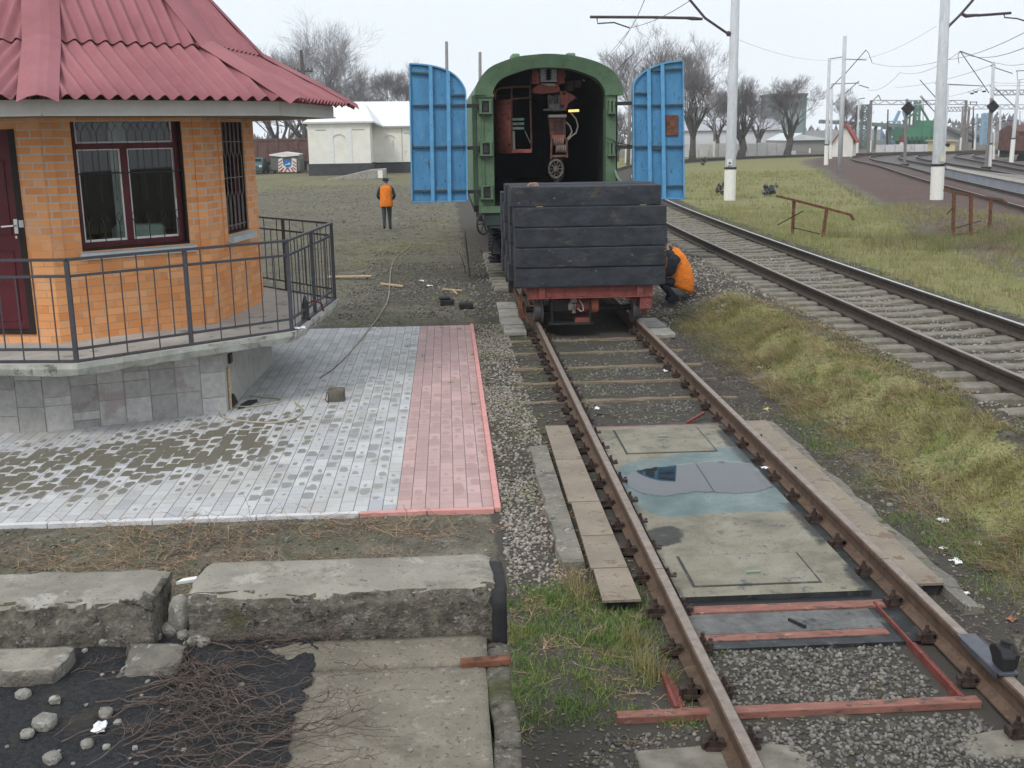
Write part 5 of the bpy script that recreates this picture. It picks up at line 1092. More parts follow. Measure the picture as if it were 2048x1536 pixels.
# walking away, seen from behind
b = atg(775, 461); PX, PY, PZ = b; H = 1.74
p1 = thing('person', 'person walking away on the grass in orange vest, dark cap and grey trousers', 'person', b)
def q(x, y, z): return np.array([PX + x, PY + y, PZ + z])
J = {'pelvis': (q(0, 0, .95), (.155, .12)), 'waist': (q(0, .01, 1.10), (.15, .115)), 'chest': (q(0, .03, 1.30), (.165, .12)), 'neckb': (q(0, .03, 1.46), (.085, .075)), 'neck': (q(0, .04, 1.52), .055), 'jaw': (q(0, .07, 1.58), .075), 'head': (q(0, .055, 1.65), (.078, .09)), 'crown': (q(0, .05, 1.715), .06), 'nose': (q(0, .165, 1.61), .012)}
E_ = [('pelvis', 'waist'), ('waist', 'chest'), ('chest', 'neckb'), ('neckb', 'neck'), ('neck', 'jaw'), ('jaw', 'head'), ('head', 'crown'), ('jaw', 'nose')]
for s_, nm in ((-1, 'l'), (1, 'r')):
    st_ = .10 if s_ > 0 else -.12
    J[nm+'hip'] = (q(s_*.09, 0, .86), .105); J[nm+'knee'] = (q(s_*.09, st_*.7, .48), .068); J[nm+'ank'] = (q(s_*.09, st_ - .02, .10 + (.06 if s_ < 0 else 0)), .048); J[nm+'toe'] = (q(s_*.11, st_ + .14, .045 + (.03 if s_ < 0 else 0)), .04); J[nm+'heel'] = (q(s_*.09, st_ - .06, .05 + (.06 if s_ < 0 else 0)), .035)
    E_ += [('pelvis', nm+'hip'), (nm+'hip', nm+'knee'), (nm+'knee', nm+'ank'), (nm+'ank', nm+'toe'), (nm+'ank', nm+'heel')]
    J[nm+'sh'] = (q(s_*.20, .03, 1.42), .068); J[nm+'el'] = (q(s_*.29, -.02, 1.16), .056); J[nm+'wr'] = (q(s_*.20, .17, 1.03), .036)
    E_ += [('neckb', nm+'sh'), (nm+'sh', nm+'el'), (nm+'el', nm+'wr')]; hand(J, E_, nm+'wr', q(s_*.19, .18, 1.025), (-s_*.4, .8, -.1), (0, .1, 1), nm)
def fm(c):
    z = c.z - PZ
    if z > 1.50 or (c.y - PY > .175 and .9 < z < 1.15): return 1
    return 2 if z < .93 and z > .13 else 0
skin_body('body', J, E_, [M['cloth'], M['skin'], M['trouser']], fm, p1)
def ringe(c, rx, ry, n=20, rot=None, ex=2.6):
    o = []
    for k in range(n):
        a = 2*math.pi*k/n; ca, sa = math.cos(a), math.sin(a); r = (abs(ca)**ex + abs(sa)**ex)**(-1/ex); v = Vector((rx*r*ca, ry*r*sa, 0))
        if rot is not None: v = rot @ v
        o.append((c[0]+v.x, c[1]+v.y, c[2]+v.z))
    return o
m_ = MB(); m_.loft([ringe(q(.0, .01, .80), .225, .17), ringe(q(0, .0, .84), .228, .172), ringe(q(0, .0, 1.0), .215, .165), ringe(q(0, .015, 1.2), .208, .158), ringe(q(0, .03, 1.36), .215, .15), ringe(q(0, .03, 1.46), .195, .13), ringe(q(0, .035, 1.505), .10, .085)], cap=False)
v_ = m_.build('vest', M['orange'], p1, smooth=True, normals=False); so = v_.modifiers.new('t', 'SOLIDIFY'); so.thickness = .01
m_ = MB(); m_.loft([ringe(q(0, .05, 1.655), .098, .115), ringe(q(0, .05, 1.70), .105, .118), ringe(q(0, .05, 1.745), .095, .105), ringe(q(0, .05, 1.765), .05, .06)]); m_.ell(q(0, .16, 1.665), (.075, .06, .012)); m_.build('cap', M['cloth'], p1, smooth=True)
# crouching beside the trolley, leaning towards it (its head is behind the beams)
b = atg(1352, 607); PX, PY, PZ = b
p2 = thing('person', 'person crouching beside the black beams in orange vest and dark work clothes', 'person', b)
J = {'pelvis': (q(.10, .10, .42), (.17, .15)), 'waist': (q(.10, .12, .56), (.165, .14)), 'chest': (q(-.02, .16, .80), (.18, .145)), 'neckb': (q(-.12, .18, .95), (.10, .09)), 'neck': (q(-.17, .19, 1.01), .06), 'jaw': (q(-.25, .18, 1.03), .075), 'head': (q(-.25, .19, 1.10), (.085, .08)), 'crown': (q(-.24, .19, 1.17), .06), 'nose': (q(-.355, .17, 1.06), .012)}
E_ = [('pelvis', 'waist'), ('waist', 'chest'), ('chest', 'neckb'), ('neckb', 'neck'), ('neck', 'jaw'), ('jaw', 'head'), ('head', 'crown'), ('jaw', 'nose')]
for s_, nm in ((-1, 'l'), (1, 'r')):
    oy = .10 + s_*.13
    J[nm+'hip'] = (q(.04, oy, .38), .115); J[nm+'knee'] = (q(-.30, oy*1.1 - .02, .42), .075); J[nm+'ank'] = (q(-.02, oy, .11), .055); J[nm+'toe'] = (q(-.17, oy - .02, .045), .045); J[nm+'heel'] = (q(.03, oy, .06), .04)
    E_ += [('pelvis', nm+'hip'), (nm+'hip', nm+'knee'), (nm+'knee', nm+'ank'), (nm+'ank', nm+'toe'), (nm+'ank', nm+'heel')]
    J[nm+'sh'] = (q(-.10, .16 + s_*.20, .88), .085); J[nm+'el'] = (q(-.16, .14 + s_*.27, .58), .068); J[nm+'wr'] = (q(-.40, .12 + s_*.16, .56), .04)
    E_ += [('neckb', nm+'sh'), (nm+'sh', nm+'el'), (nm+'el', nm+'wr')]; hand(J, E_, nm+'wr', q(-.41, .12 + s_*.15, .56), (-1, 0, -.1), (0, -s_*.2, 1), nm)
def fm2(c):
    x, z = c.x - PX, c.z - PZ
    return 1 if (z > .99 and x < -.13) or (x < -.405 and z < .62 and abs(z-.53) < .12) else 0
skin_body('body', J, E_, [M['cloth'], M['skin']], fm2, p2)
def rr(deg): return Matrix.Rotation(R(deg), 3, 'Y')
m_ = MB(); m_.loft([ringe(q(.09, .10, .26), .235, .25, rot=rr(24)), ringe(q(.10, .10, .32), .25, .26, rot=rr(20)), ringe(q(.105, .11, .46), .235, .25, rot=rr(5)), ringe(q(.075, .13, .62), .215, .235, rot=rr(-18)), ringe(q(.0, .15, .78), .20, .235, rot=rr(-30)), ringe(q(-.075, .17, .90), .165, .22, rot=rr(-38)), ringe(q(-.125, .18, .965), .10, .12, rot=rr(-40))], cap=False)
v_ = m_.build('vest', M['orange'], p2, smooth=True, normals=False); so = v_.modifiers.new('t', 'SOLIDIFY'); so.thickness = .012
m_ = MB(); m_.tube([q(-.02, -.08, .86), q(-.10, -.115, .78), q(-.13, -.13, .62), q(-.2, -.11, .55)], [.10, .105, .088, .07], 12); m_.build('sleeve', M['cloth'], p2, smooth=True)
m_ = MB(); m_.loft([ringe(q(-.25, .19, 1.11), .105, .10), ringe(q(-.245, .19, 1.17), .108, .10), ringe(q(-.24, .19, 1.215), .08, .075)]); m_.build('cap', M['cloth'], p2, smooth=True)
# ================================================================ CATENARY POLES, SIGNALS, WIRES
def pole(base, top, r0, r1, label, name='catenary_pole', white=1.25, mat='polec', parts=(), group=None, band=True):
    """parts: list of (kind, ...) built by the caller afterwards"""
    b, t_ = np.array(base, float), np.array(top, float); T = thing(name, label, 'pole', b, group); d = t_ - b; L = np.linalg.norm(d)
    m_ = MB(); f = white/L if white else 0; m_.tube([b - d/L*.3, b + d*f if f else b, t_] if f else [b - d/L*.3, t_], [r0, r0 + (r1-r0)*f, r1] if f else [r0, r1], 14); m_.build('mast', M[mat], T, smooth=False)
    for p in T.children[0].data.polygons: p.use_smooth = len(p.vertices) == 4
    if white:
        m_ = MB(); m_.tube([b - d/L*.2, b + d*f], [r0 + .012, r0 + .010], 14); m_.build('white_base', M['polew'], T)
        if band: m_ = MB(); m_.tube([b + d*f, b + d*(f + .09/L)], [r0 + .022, r0 + .022], 14); m_.build('band', M['dark'], T)
    return T, b, d, L
def ptop(px, py, b):       # point at the pole's own distance
    return on(px, py, b[1])
def part_tube(T, name, pts, r, mat='arm', n=6):
    m_ = MB(); m_.tube(pts, r, n); return m_.build(name, M[mat], T)
b = atg(1459, 401); T, b, d, L = pole(b, on(1475, -150, b[1]), .225, .15, 'nearest tall concrete catenary pole standing in the grass left of centre right, arm reaching left')
P1Y = b[1]; A = lambda px, py: on(px, py, P1Y)
T['label'] = 'large whitewashed concrete pole behind the crouching person, with long arm reaching left'
part_tube(T, 'bracket_strut', [A(1455, 67), A(1410, 36), A(1380, 0), A(1330, -60)], .05); part_tube(T, 'horizontal_arm', [A(1180, 34), A(1300, 34.5), A(1375, 36)], .055); part_tube(T, 'insulator', [A(1375, 36), A(1385, 37), A(1405, 38)], [.06, .075, .05], 'arm'); part_tube(T, 'registration_arm', [A(1194, 34), A(1195, 47), A(1228, 45), A(1260, 56)], .028)
part_tube(T, 'clamp', [A(1454, 67), A(1472, 69)], .10); m_ = MB(); s_ = on(1454, 324, P1Y); m_.box((s_[0]+.05, P1Y-.235, s_[2]), (.20, .03, .24)); pl_ = m_.build('number_plate', M['white'], T)
m_ = MB(); m_.box((s_[0]+.05, P1Y-.252, s_[2]-.04), (.09, .004, .07)); m_.build('plate_mark', M['arm'], pl_)
part_tube(T, 'earth_wire', [A(1471, 70), A(1470, 180), A(1466, 300), A(1461, 395)], .012, 'wire', 5)
b = atg(1873, 399); T, b, d, L = pole(b, on(1897, -150, b[1]), .235, .15, 'large whitewashed concrete pole beside the right rusty railing, arm reaching right'); P2Y = b[1]; A = lambda px, py: on(px, py, P2Y)
part_tube(T, 'bracket_strut', [A(1898, 52), A(1922, 28), A(1946, 0), A(1990, -55)], .05); part_tube(T, 'insulator', [A(1922, 27), A(1932, 32), A(1956, 30)], [.05, .07, .05]); part_tube(T, 'horizontal_arm', [A(1954, 31), A(2022, 26)], .05); part_tube(T, 'registration_arm', [A(2008, 27), A(2009, 35), A(2034, 37), A(2060, 45)], .026); part_tube(T, 'clamp', [A(1883, 51), A(1898, 52)], .10); part_tube(T, 'band_upper', [A(1867, 333), A(1887, 334)], .06)
m_ = MB(); s_ = on(1880, 317, P2Y); m_.box((s_[0], P2Y-.25, s_[2]), (.20, .03, .22)); m_.build('number_plate', pm('yellowed_plate', (.62, .58, .42), .1, 9, .6), T)
def fpole(bx, by, tx, ty, wpx, label, white=1.2, mat='polec', arms=(), z=.4, name='catenary_pole', band=False):
    b = at(bx, by, z); b[2] = z; Yp = b[1]; r = wpx*Yp/FPX/2
    T, b, d, L = pole(b, on(tx, ty, Yp), r, r*.72, label, name, white, mat, band=band)
    for k, pts in enumerate(arms): part_tube(T, 'bracket_arm', [on(x, y, Yp) for x, y in pts], .55*Yp/FPX if len(pts) != 2 else .8*Yp/FPX)
    return T
fpole(1679, 345, 1690, 72, 10, 'pale square concrete pole without white base, taller of the pair left of the bend', 0, 'polec', [[(1686, 118), (1733, 120)], [(1690, 148), (1732, 100)], [(1732, 100), (1737, 106), (1744, 125)]])
fpole(1652, 330, 1659, 116, 8, 'pole with yellowed white base standing left of the pale square pole', 1.5, 'polec', [[(1659, 118), (1684, 114)], [(1659, 179), (1688, 148)]], band=True)
fpole(1661, 318, 1664, 168, 6, 'slim pole just behind the pole with yellowed base', 1.3, 'polec', [[(1664, 168), (1718, 166)], [(1664, 211), (1718, 162)], [(1718, 170), (1738, 176)]])
fpole(1714, 309, 1718, 197, 4.5, 'thin white footed pole in front of the red roofed house', 1.3, 'polec', [[(1718, 198), (1730, 196)]])
fpole(1740, 303, 1743, 208, 4.5, 'thin white footed pole right of the red roofed house', 1.3, 'polec', [[(1735, 212), (1757, 190)], [(1757, 190), (1762, 201)]])
fpole(1774, 300, 1776, 219, 3.6, 'slender dark pole left of the first black diamond signal', 0, 'arm')
fpole(1845, 289, 1847, 205, 3.6, 'pale pole standing before the green industrial hoppers', 0, 'polec', [[(1842, 191), (1870, 225)]])
fpole(1887, 324, 1896, 170, 5.6, 'slim pole partly hidden behind the large right pole', 1.3, 'polec', [[(1870, 167), (1966, 172)], [(1873, 197), (1840, 160)], [(1868, 222), (1840, 193)]], band=True)
fpole(1921, 305, 1926, 212, 5, 'pole with whitewashed foot left of the dark lattice mast', 1.6, 'poleold', [[(1926, 262), (1956, 245)]])
fpole(1945, 296, 1947, 212, 3.2, 'dark lattice mast with a small platform on top', 0, 'arm', [[(1939, 204), (1955, 204)], [(1939, 209), (1955, 209)], [(1941, 210), (1941, 203)], [(1953, 210), (1953, 203)]])
fpole(1949, 299, 1952, 232, 3, 'thin pole with white foot right of the dark lattice mast', 1.2, 'polec')
fpole(1978, 339, 1987, 124, 8, 'pole with white foot beside the second black diamond signal', 1.6, 'polec', [[(1981, 132), (1991, 132)], [(1979, 172), (1989, 172)], [(1978, 186), (1920, 102)], [(1920, 102), (1986, 126)], [(1920, 103), (1916, 112), (1918, 127)], [(1989, 135), (2025, 147)]], band=True)
fpole(1999, 312, 2001, 208, 5, 'pole with whitewashed foot behind the second diamond signal', 1.4, 'polec', [[(2001, 243), (2030, 240)], [(1990, 250), (2017, 226)]], name='catenary_pole')
fpole(1987, 318, 1989, 262, 4, 'short grey post with rounded head between the two far poles', 1.1, 'polec')
T = fpole(2022, 328, 2038, 160, 8, 'leaning greenish pole topped by a small frame beside the freight wagon', 1.8, 'polec', [[(2032, 142), (2052, 141)], [(2034, 142), (2035, 160), (2050, 158), (2051, 142)], [(1989, 175), (2030, 214)]], band=True)
fpole(2038, 300, 2040, 222, 4, 'thin far pole right of the leaning pole', 0, 'polec')
fpole(1428, 313, 1430, 190, 5, 'slim pole with white foot before the long white wall', 1.6, 'poleold', [[(1430, 208), (1446, 192)]])
fpole(1256, 330, 1262, 152, 8, 'grey pole half hidden by the right blue door', 0, 'poleold', [[(1231, 143), (1268, 105)]])
fpole(896, 330, 893, 83, 8, 'tall weathered pole rising behind the left blue door', 0, 'poleold', z=0, name='utility_pole')
fpole(961, 330, 960, 104, 8, 'shorter weathered pole rising behind the wagon roof', 0, 'poleold', z=0, name='utility_pole')
# black diamond signals
def diamond(bx, by, cx_, cy_, h, top, label):
    b = at(bx, by, .45); Yp = b[1]; k = Yp/FPX; T = thing('diamond_signal', label, 'signal', b)
    m_ = MB(); m_.tube([b, on(cx_, top, Yp)], [3.4*k, 3.0*k], 8); m_.build('post', M['poleold'], T)
    m_ = MB(); m_.bb(b[0]-.25, b[0]+.25, Yp-.2, Yp+.2, .42, .60); m_.build('foot', M['dark'], T)
    c = on(cx_, cy_, Yp); s_ = h*k; m_ = MB(); m_.prism([(c[0]-s_, Yp-.25, c[2]), (c[0], Yp-.25, c[2]-s_), (c[0]+s_, Yp-.25, c[2]), (c[0], Yp-.25, c[2]+s_)], (0, .05, 0)); m_.build('board', M['black'], T)
    m_ = MB(); m_.prism([(c[0]-s_*1.09, Yp-.19, c[2]), (c[0], Yp-.19, c[2]-s_*1.09), (c[0]+s_*1.09, Yp-.19, c[2]), (c[0], Yp-.19, c[2]+s_*1.09)], (0, .02, 0)); m_.build('backing', pm('weathered_edge', (.16, .16, .18), .2, 9), T)
    for s2 in (1, -1): m_ = MB(); m_.lathe([(.05*0 + .01, 0), (.09, .0), (.09, .16), (.01, .16)], (c[0], Yp-.42, c[2] + s2*.22), 10, 'y'); m_.build('lamp_hood', M['dark'], T)
diamond(1809, 332, 1814, 217, 13.5, 198, 'black diamond signal board on a grey post, left one on the gravel')
diamond(1972, 338, 1983, 213, 12.5, 196, 'black diamond signal board on a grey post, right one by the platform')
# portal trusses over the yard
def truss(p, q_, h, label, legs):
    p, q_ = np.array(p), np.array(q_); T = thing('portal_truss', label, 'gantry', (p[0], p[1], p[2]-7)); m_ = MB(); u = np.array([0, 0, h]); n = 14
    m_.tube([p, q_], .07, 4); m_.tube([p+u, q_+u], .07, 4)
    for k in range(n): a = p + (q_-p)*k/n; c = p + (q_-p)*(k+1)/n; m_.tube([a, c+u] if k % 2 else [a+u, c], .05, 4)
    m_.build('lattice_beam', M['wiregrey'], T)
    for t in legs: a = p + (q_-p)*t; m_ = MB(); m_.tube([(a[0], a[1], .4), (a[0], a[1], a[2]+h)], .16, 8); m_.build('leg', M['poleold'], T)
M['wiregrey'] = plain('pale_grey_steel', (.35, .36, .40), .7)
truss(on(1742, 209, 118), on(1932, 209, 118), .42, 'long pale lattice portal beam across the far tracks', (0.0, 1.0)); truss(on(1984, 190, 95), on(2075, 189, 95), .38, 'lattice portal beam at the right edge above the freight wagon', (1.0,)); truss(on(1932, 218, 135), on(2072, 218, 135), .5, 'farthest lattice portal beam on the right', (0.98,)); truss(on(1888, 223, 140), on(1938, 222, 140), .5, 'short lattice portal beam behind the slim pole', (1.0,))
# contact and carrier wires: thin sagging lines along the tracks
def wire(pts, label, r=.012, sag=.0, clips=False):
    P = []
    for a, b in zip(pts[:-1], pts[1:]):
        a, b = np.array(a, float), np.array(b, float)
        for t in np.linspace(0, 1, 9, endpoint=False): P.append(a + (b-a)*t - np.array([0, 0, sag*4*t*(1-t)]))
    P.append(np.array(pts[-1], float)); m_ = MB(); m_.tube(P, r, 4)
    o = m_.build('overhead_wire', M['wire']); tag(o, label, 'wire', None)
Ya = P1Y
wire([on(1460, -60, 30), on(1262, 55, Ya), on(1215, 112, 90)], 'overhead wire sagging towards the registration arm above the green wagon', .011, .25); wire([on(1300, -30, 32), on(1262, 56, Ya), on(1200, 125, 95)], 'second overhead wire crossing near the registration arm', .011, .1)
wire([on(2120, 25, 36), on(1890, 120, 60), on(1744, 126, 80)], 'carrier wire from the right edge to the pale square pole', .013, .3); wire([on(2120, 60, 30), on(1920, 103, 62), on(1800, 145, 90), on(1735, 180, 105)], 'carrier wire over the second diamond signal', .013, .5)
wire([on(2120, 100, 40), on(1996, 126, 66), on(1790, 175, 100)], 'contact wire running to the bend past the slim poles', .013, .3); wire([on(2120, 150, 60), on(1989, 165, 80), on(1873, 196, 105)], 'low contact wire on the far right', .013, .2); wire([on(2120, 170, 60), on(1970, 172, 95), on(1896, 170, 90)], 'horizontal cross wire between the far right poles', .014)
wire([on(1459, 72, P1Y), on(1690, 118, 70), on(1873, 52, P2Y)], 'feeder wire hung between the two large poles and the pale square pole', .006, .4)
for k, (px, py, s_) in enumerate(((1944, 187, 1), (1952, 184, .9), (1968, 183, 1.1))):
    c = on(px, py, 80); m_ = MB(); a = .3*s_
    m_.ell(c, (.16*s_, .06, .06)); 
    for s2 in (-1, 1): m_.faces([c + (0, .0, .02), c + (s2*a*.6, .08, .16), c + (s2*a*1.15, .0, .05), c + (s2*a*.6, -.08, .12)], [(0, 1, 2, 3)])
    o = m_.build('bird', M['black']); tag(o, ['dark flying bird, lowest left of the three', 'dark flying bird, middle of the three', 'dark flying bird, rightmost of the three'][k], 'bird', 'birds in the sky')
# ================================================================ RUSTY RAILINGS, JUNK, BOUNDARY STONES ON THE MEADOW
def gpt(px, py, dz=0): p = atg(px, py); p[2] += dz; return p
def rusty(bases, tops, rail_, extra, label):
    T = thing('rusty_railing', label, 'railing', gpt(*bases[0]))
    for (bx, by), (tx, ty) in zip(bases, tops):
        b = gpt(bx, by); t_ = on(tx, ty, b[1]); m_ = MB(); m_.bar(b - (0, 0, .3), t_, .075, .06, up=(0, 1, 0)); m_.build('post', M['rusty'], T)
    Yb = [gpt(*x)[1] for x in bases]
    def yy(px): return float(np.interp(px, [x[0] for x in bases], Yb)) if len(bases) > 1 else Yb[0]
    pts = [on(x, y, yy(x)) for x, y in rail_]; m_ = MB()
    for a, b in zip(pts[:-1], pts[1:]): m_.bar(a, b, .07, .06)
    m_.build('top_bar', M['rusty'], T)
    for e in extra: m_ = MB(); m_.tube([on(x, y, yy(x)) for x, y in e], .016, 5); m_.build('stay', M['dark'], T)
rusty([(1585, 470), (1643, 477)], [(1588, 399), (1654, 415)], [(1552, 392), (1588, 400), (1654, 417), (1702, 430), (1707, 440)], [[(1555, 450), (1606, 422)], [(1585, 455), (1640, 468)]], 'bent rusty railing on the grass with slanting top bar, left one')
rusty([(1907, 478), (1943, 476), (1979, 466)], [(1908, 388), (1942, 392), (1982, 398)], [(1888, 380), (1908, 385), (2004, 400), (2015, 408)], [[(1893, 428), (1906, 415)], [(1912, 456), (1960, 442)], [(1905, 470), (1990, 462)]], 'rusty three legged railing above a hollow, right one')
def junk(px, py, w_, h_, seed, label, cat, name):
    random.seed(seed); b = gpt(px, py); T = MB()
    for k in range(16):
        c = b + (random.uniform(-.5, .5)*w_, random.uniform(-.2, .2)*w_, random.uniform(.1, .85)*h_); T.ell(c, (random.uniform(.1, .22)*w_, random.uniform(.1, .2)*w_, random.uniform(.1, .25)*h_), 8, 6, Matrix.Rotation(random.uniform(0, 3), 3, 'X'))
    o = T.build(name, [pm(name + '_mat', (.07, .07, .075), .6, 7, .8, .6, 25, .03, [((.22, .22, .22), 6, .62, .1)])], smooth=True); return tag(o, label, cat)
junk(1441, 391, .34, .62, 3, 'dark stump like clump beside the large white footed pole', 'stump', 'stump'); junk(1540, 392, .62, .55, 4, 'heap of dark and grey rags on the grass before the left rusty railing', 'rag heap', 'rag_heap'); junk(1407, 331, .5, .7, 5, 'small dark stump far out on the meadow', 'stump', 'stump')
def markstone(px, py, w_, h_, label, mat='white', name='marker_stone'):
    b = gpt(px, py); m_ = MB(); m_.prism([(b[0]-w_/2, b[1], b[2]-.1), (b[0]+w_/2, b[1], b[2]-.1), (b[0]+w_*.42, b[1], b[2]+h_), (b[0]-w_*.42, b[1], b[2]+h_)], (0, .25, 0)); o = m_.build(name, M[mat], bevel=.02); tag(o, label, 'marker')
markstone(1588, 309, .5, .4, 'white marker stone beside the far rails below the willows'); markstone(1620, 306, .16, .55, 'small white marker post right of the willows'); markstone(1507, 309, .2, .5, 'small white marker left of the willow trunk'); markstone(1256, 326, .55, 2.2, 'tall white marker post left of the right blue door'); markstone(1803, 298, .5, .9, 'white box with red top between the curving tracks')
T = bpy.data.objects['marker_stone.004']; m_ = MB(); b = gpt(1803, 298); m_.bb(b[0]-.3, b[0]+.35, b[1]-.05, b[1]+.2, b[2]+.9, b[2]+1.7); o = m_.build('red_panel', M['redox'], None); o.parent = T; o.location = o.location - T.location
random.seed(11)
# ================================================================ BARE TREES
def tree(base, h, spread, label, seed, dens=1.0, trunk_h=.22, nlimb=6, up=.75, r0=None, lean=0.0, twig=1.0, name='bare_tree', cat='tree', min_r=.013):
    rnd = random.Random(seed); b = Vector(base); T = thing(name, label, cat, base); r0 = r0 or h*.028
    tk = MB(); th = h*trunk_h; top = b + Vector((lean*th, 0, th))
    tk.tube([b - Vector((0, 0, .3)), b + Vector((0, 0, .05*h)), (b+top)/2 + Vector((rnd.uniform(-.03, .03)*h, 0, 0)), top], [r0*1.35, r0*1.08, r0*.95, r0*.85], 9); 
    SA, SB, SR = [], [], []
    def grow(p, d, L, r, lv):
        nseg = 3 if lv < 3 else 2; pts = [p]; rs = [r]; q_ = p; dd = d.copy()
        for k in range(nseg):
            dd = (dd + Vector((rnd.gauss(0, .15), rnd.gauss(0, .15), rnd.gauss(.03, .10)))).normalized(); q_ = q_ + dd*(L/nseg); pts.append(q_); rs.append(max(.0055, r*(1 - .40*(k+1)/nseg)))
        if lv == 0: tk.tube(pts, rs, 6, False)
        else:
            for k in range(nseg): SA.append(pts[k]); SB.append(pts[k+1]); SR.append((rs[k], rs[k+1]))
        if lv >= 6 or L < .28: return
        nb = (3 if rnd.random() < dens*.75 else 2) + (1 if lv >= 2 and rnd.random() < dens*.8 else 0)
        for k in range(nb):
            t = rnd.uniform(.4, 1.0) if k else 1.0; i = min(int(t*nseg), nseg-1); f = t*nseg - i; pp = pts[i].lerp(pts[i+1], min(f, 1))
            ang = rnd.uniform(.25, .8); ax = Vector((rnd.gauss(0, 1), rnd.gauss(0, 1), rnd.gauss(0, .5))); ax = (ax - dd*ax.dot(dd)).normalized(); nd = (dd*math.cos(ang) + ax*math.sin(ang)); nd.z += .20*up; nd.normalize()
            grow(pp, nd, L*rnd.uniform(.60, .84), max(min_r*.5, rs[i+1]*rnd.uniform(.55, .78)), lv+1)
    for k in range(nlimb):
        a = 2*math.pi*(k + rnd.uniform(-.3, .3))/nlimb; tilt = rnd.uniform(.25, 1.0)*spread; d = Vector((math.cos(a)*tilt, math.sin(a)*tilt, up)).normalized()
        grow(top - Vector((0, 0, rnd.uniform(0, .35)*th)), d, h*(1-trunk_h)*rnd.uniform(.27, .37), r0*rnd.uniform(.42, .62), 0)
    A_, B_, R_ = np.array(SA), np.array(SB), np.array(SR); D_ = B_ - A_; D_ /= np.linalg.norm(D_, axis=1)[:, None] + 1e-9
    U_ = np.cross(D_, np.array([.31, .77, .56])); U_ /= np.linalg.norm(U_, axis=1)[:, None] + 1e-9; W_ = np.cross(D_, U_); VV = []
    for P_, rr_ in ((A_, R_[:, 0]), (B_, R_[:, 1])):
        for q_ in range(3): VV.append(P_ + (U_*math.cos(q_*2.0944) + W_*math.sin(q_*2.0944))*rr_[:, None])
    VV = np.stack(VV, 1).reshape(-1, 3); FF = (np.array([[0, 1, 4, 3], [1, 2, 5, 4], [2, 0, 3, 5]])[None] + (np.arange(len(A_))*6)[:, None, None]).reshape(-1, 4)
    tk.build('trunk', M['bark'], T, smooth=True, normals=False); npmesh('crown', VV, FF, M['branch'], None, False, T); TREEN.append(len(A_)); return T
TREEN = []
def tb(px, py, Y, z=0): p = on(px, py, Y); return (p[0], Y, z)
tree(tb(628, 320, 132), 16.3, 1.15, 'large bare round crowned tree behind the brown freight wagon', 3, 1.0, .14, 11, .8)
tree(tb(561, 320, 120), 12.5, .8, 'bare tree with forked trunk next to the kiosk roof', 5, 1.0, .2, 6, .8)
tree(tb(690, 320, 140), 13.0, .8, 'bare tree rising over the left half of the white barn roof', 8, 1.0, .2, 7, .7)
tree(tb(801, 320, 135), 12.4, .6, 'slim bare tree behind the barn roof next to the left blue door', 9, .95, .3, 7, 1.0)
tree(tb(1285, 320, 100, .3), 11.5, .6, 'bare tree with wispy top between the wagon and right blue door', 14, .95, .2, 7, 1.1)
tree(tb(1385, 315, 112, .3), 11.3, .62, 'dense bare tree rising behind the right blue door', 17, 1.0, .24, 9, .9)
tree(tb(1434, 312, 125, .3), 8.4, .55, 'smaller bare tree left of the large white footed pole', 19, .88, .26, 7, .9)
tree(tb(1483, 306, 116, .3), 8.2, .75, 'dark trunked willow just right of the large white footed pole', 23, .92, .24, 8, .9, r0=.42, min_r=.011)
tree(tb(1516, 306, 132, .3), 7.2, .65, 'smaller willow between the two larger ones', 27, .85, .26, 7, .9, r0=.3)
tree(tb(1575, 303, 120, .3), 8.6, .8, 'broad bare willow in front of the grey green tower', 29, .88, .22, 8, .8, r0=.38, lean=.15, min_r=.011)
tree(tb(1693, 300, 150, .3), 7.5, .7, 'bare tree behind the pale square pole', 31, .9, .25, 6, .9)
tree(tb(1235, 322, 108, .3), 5.2, .6, 'low bare bushy tree at the wagon side below the hinge arms', 37, 1.0, .2, 6, .8)
# ================================================================ FAR BUILDINGS
def bprism(mb, pts_px, Y, depth, m=0): mb.prism([tuple(on(x, y, Y)) for x, y in pts_px], (0, depth, 0), m)
# white barn on the left
BY = 93.0
BN = thing('white_barn', 'long white barn with pale sheet roof and dark plinth', 'barn', (on(720, 330, BY)[0], BY, 0))
def bx(px, py, Y=BY): p = on(px, py, Y); return p
m_ = MB(); x0 = bx(617, 300)[0]; x1 = bx(741, 300)[0]; x2 = bx(1000, 300)[0]; ze = bx(680, 242)[2]; ze2 = on(780, 252, BY+4)[2]
m_.bb(x0, x1, BY, BY+9, .9, ze); m_.bb(x1, x2+2, BY+4, BY+12, .9, ze2+.2); m_.build('wall', M['whitewall'], BN)
m_ = MB(); m_.bb(x0-.05, x1+.05, BY-.06, BY+9, -.2, bx(680, 327)[2]); m_.bb(x1, x2+2, BY+3.94, BY+12, -.2, on(780, 327, BY+4)[2]); m_.build('plinth', pm('dark_plinth', (.055, .055, .06), .2, 2, .9), BN)
zr = on(740, 203, BY+6)[2]; xm = bx(725, 204)[0]
m_ = MB(); e = .35
m_.face([(x0-e, BY-e, ze-.05), (x1+e, BY-e, ze-.05), (x1-.8, BY+6, zr), (x0+2.2, BY+6, zr)]); m_.face([(x1+e, BY-e, ze-.05), (x1+e+.6, BY+3.6, ze2), (x2+3, BY+3.6, ze2), (x2+3, BY+8, zr), (x1-.8, BY+6, zr)]); m_.face([(x0-e, BY-e, ze-.05), (x0+2.2, BY+6, zr), (x0-e, BY+11, ze-.05)]); m_.face([(x0-e, BY+12.5, ze-.1), (x0+2.2, BY+6, zr), (x1-.8, BY+6, zr), (x2+3, BY+8, zr), (x2+3, BY+12.5, ze-.1)])
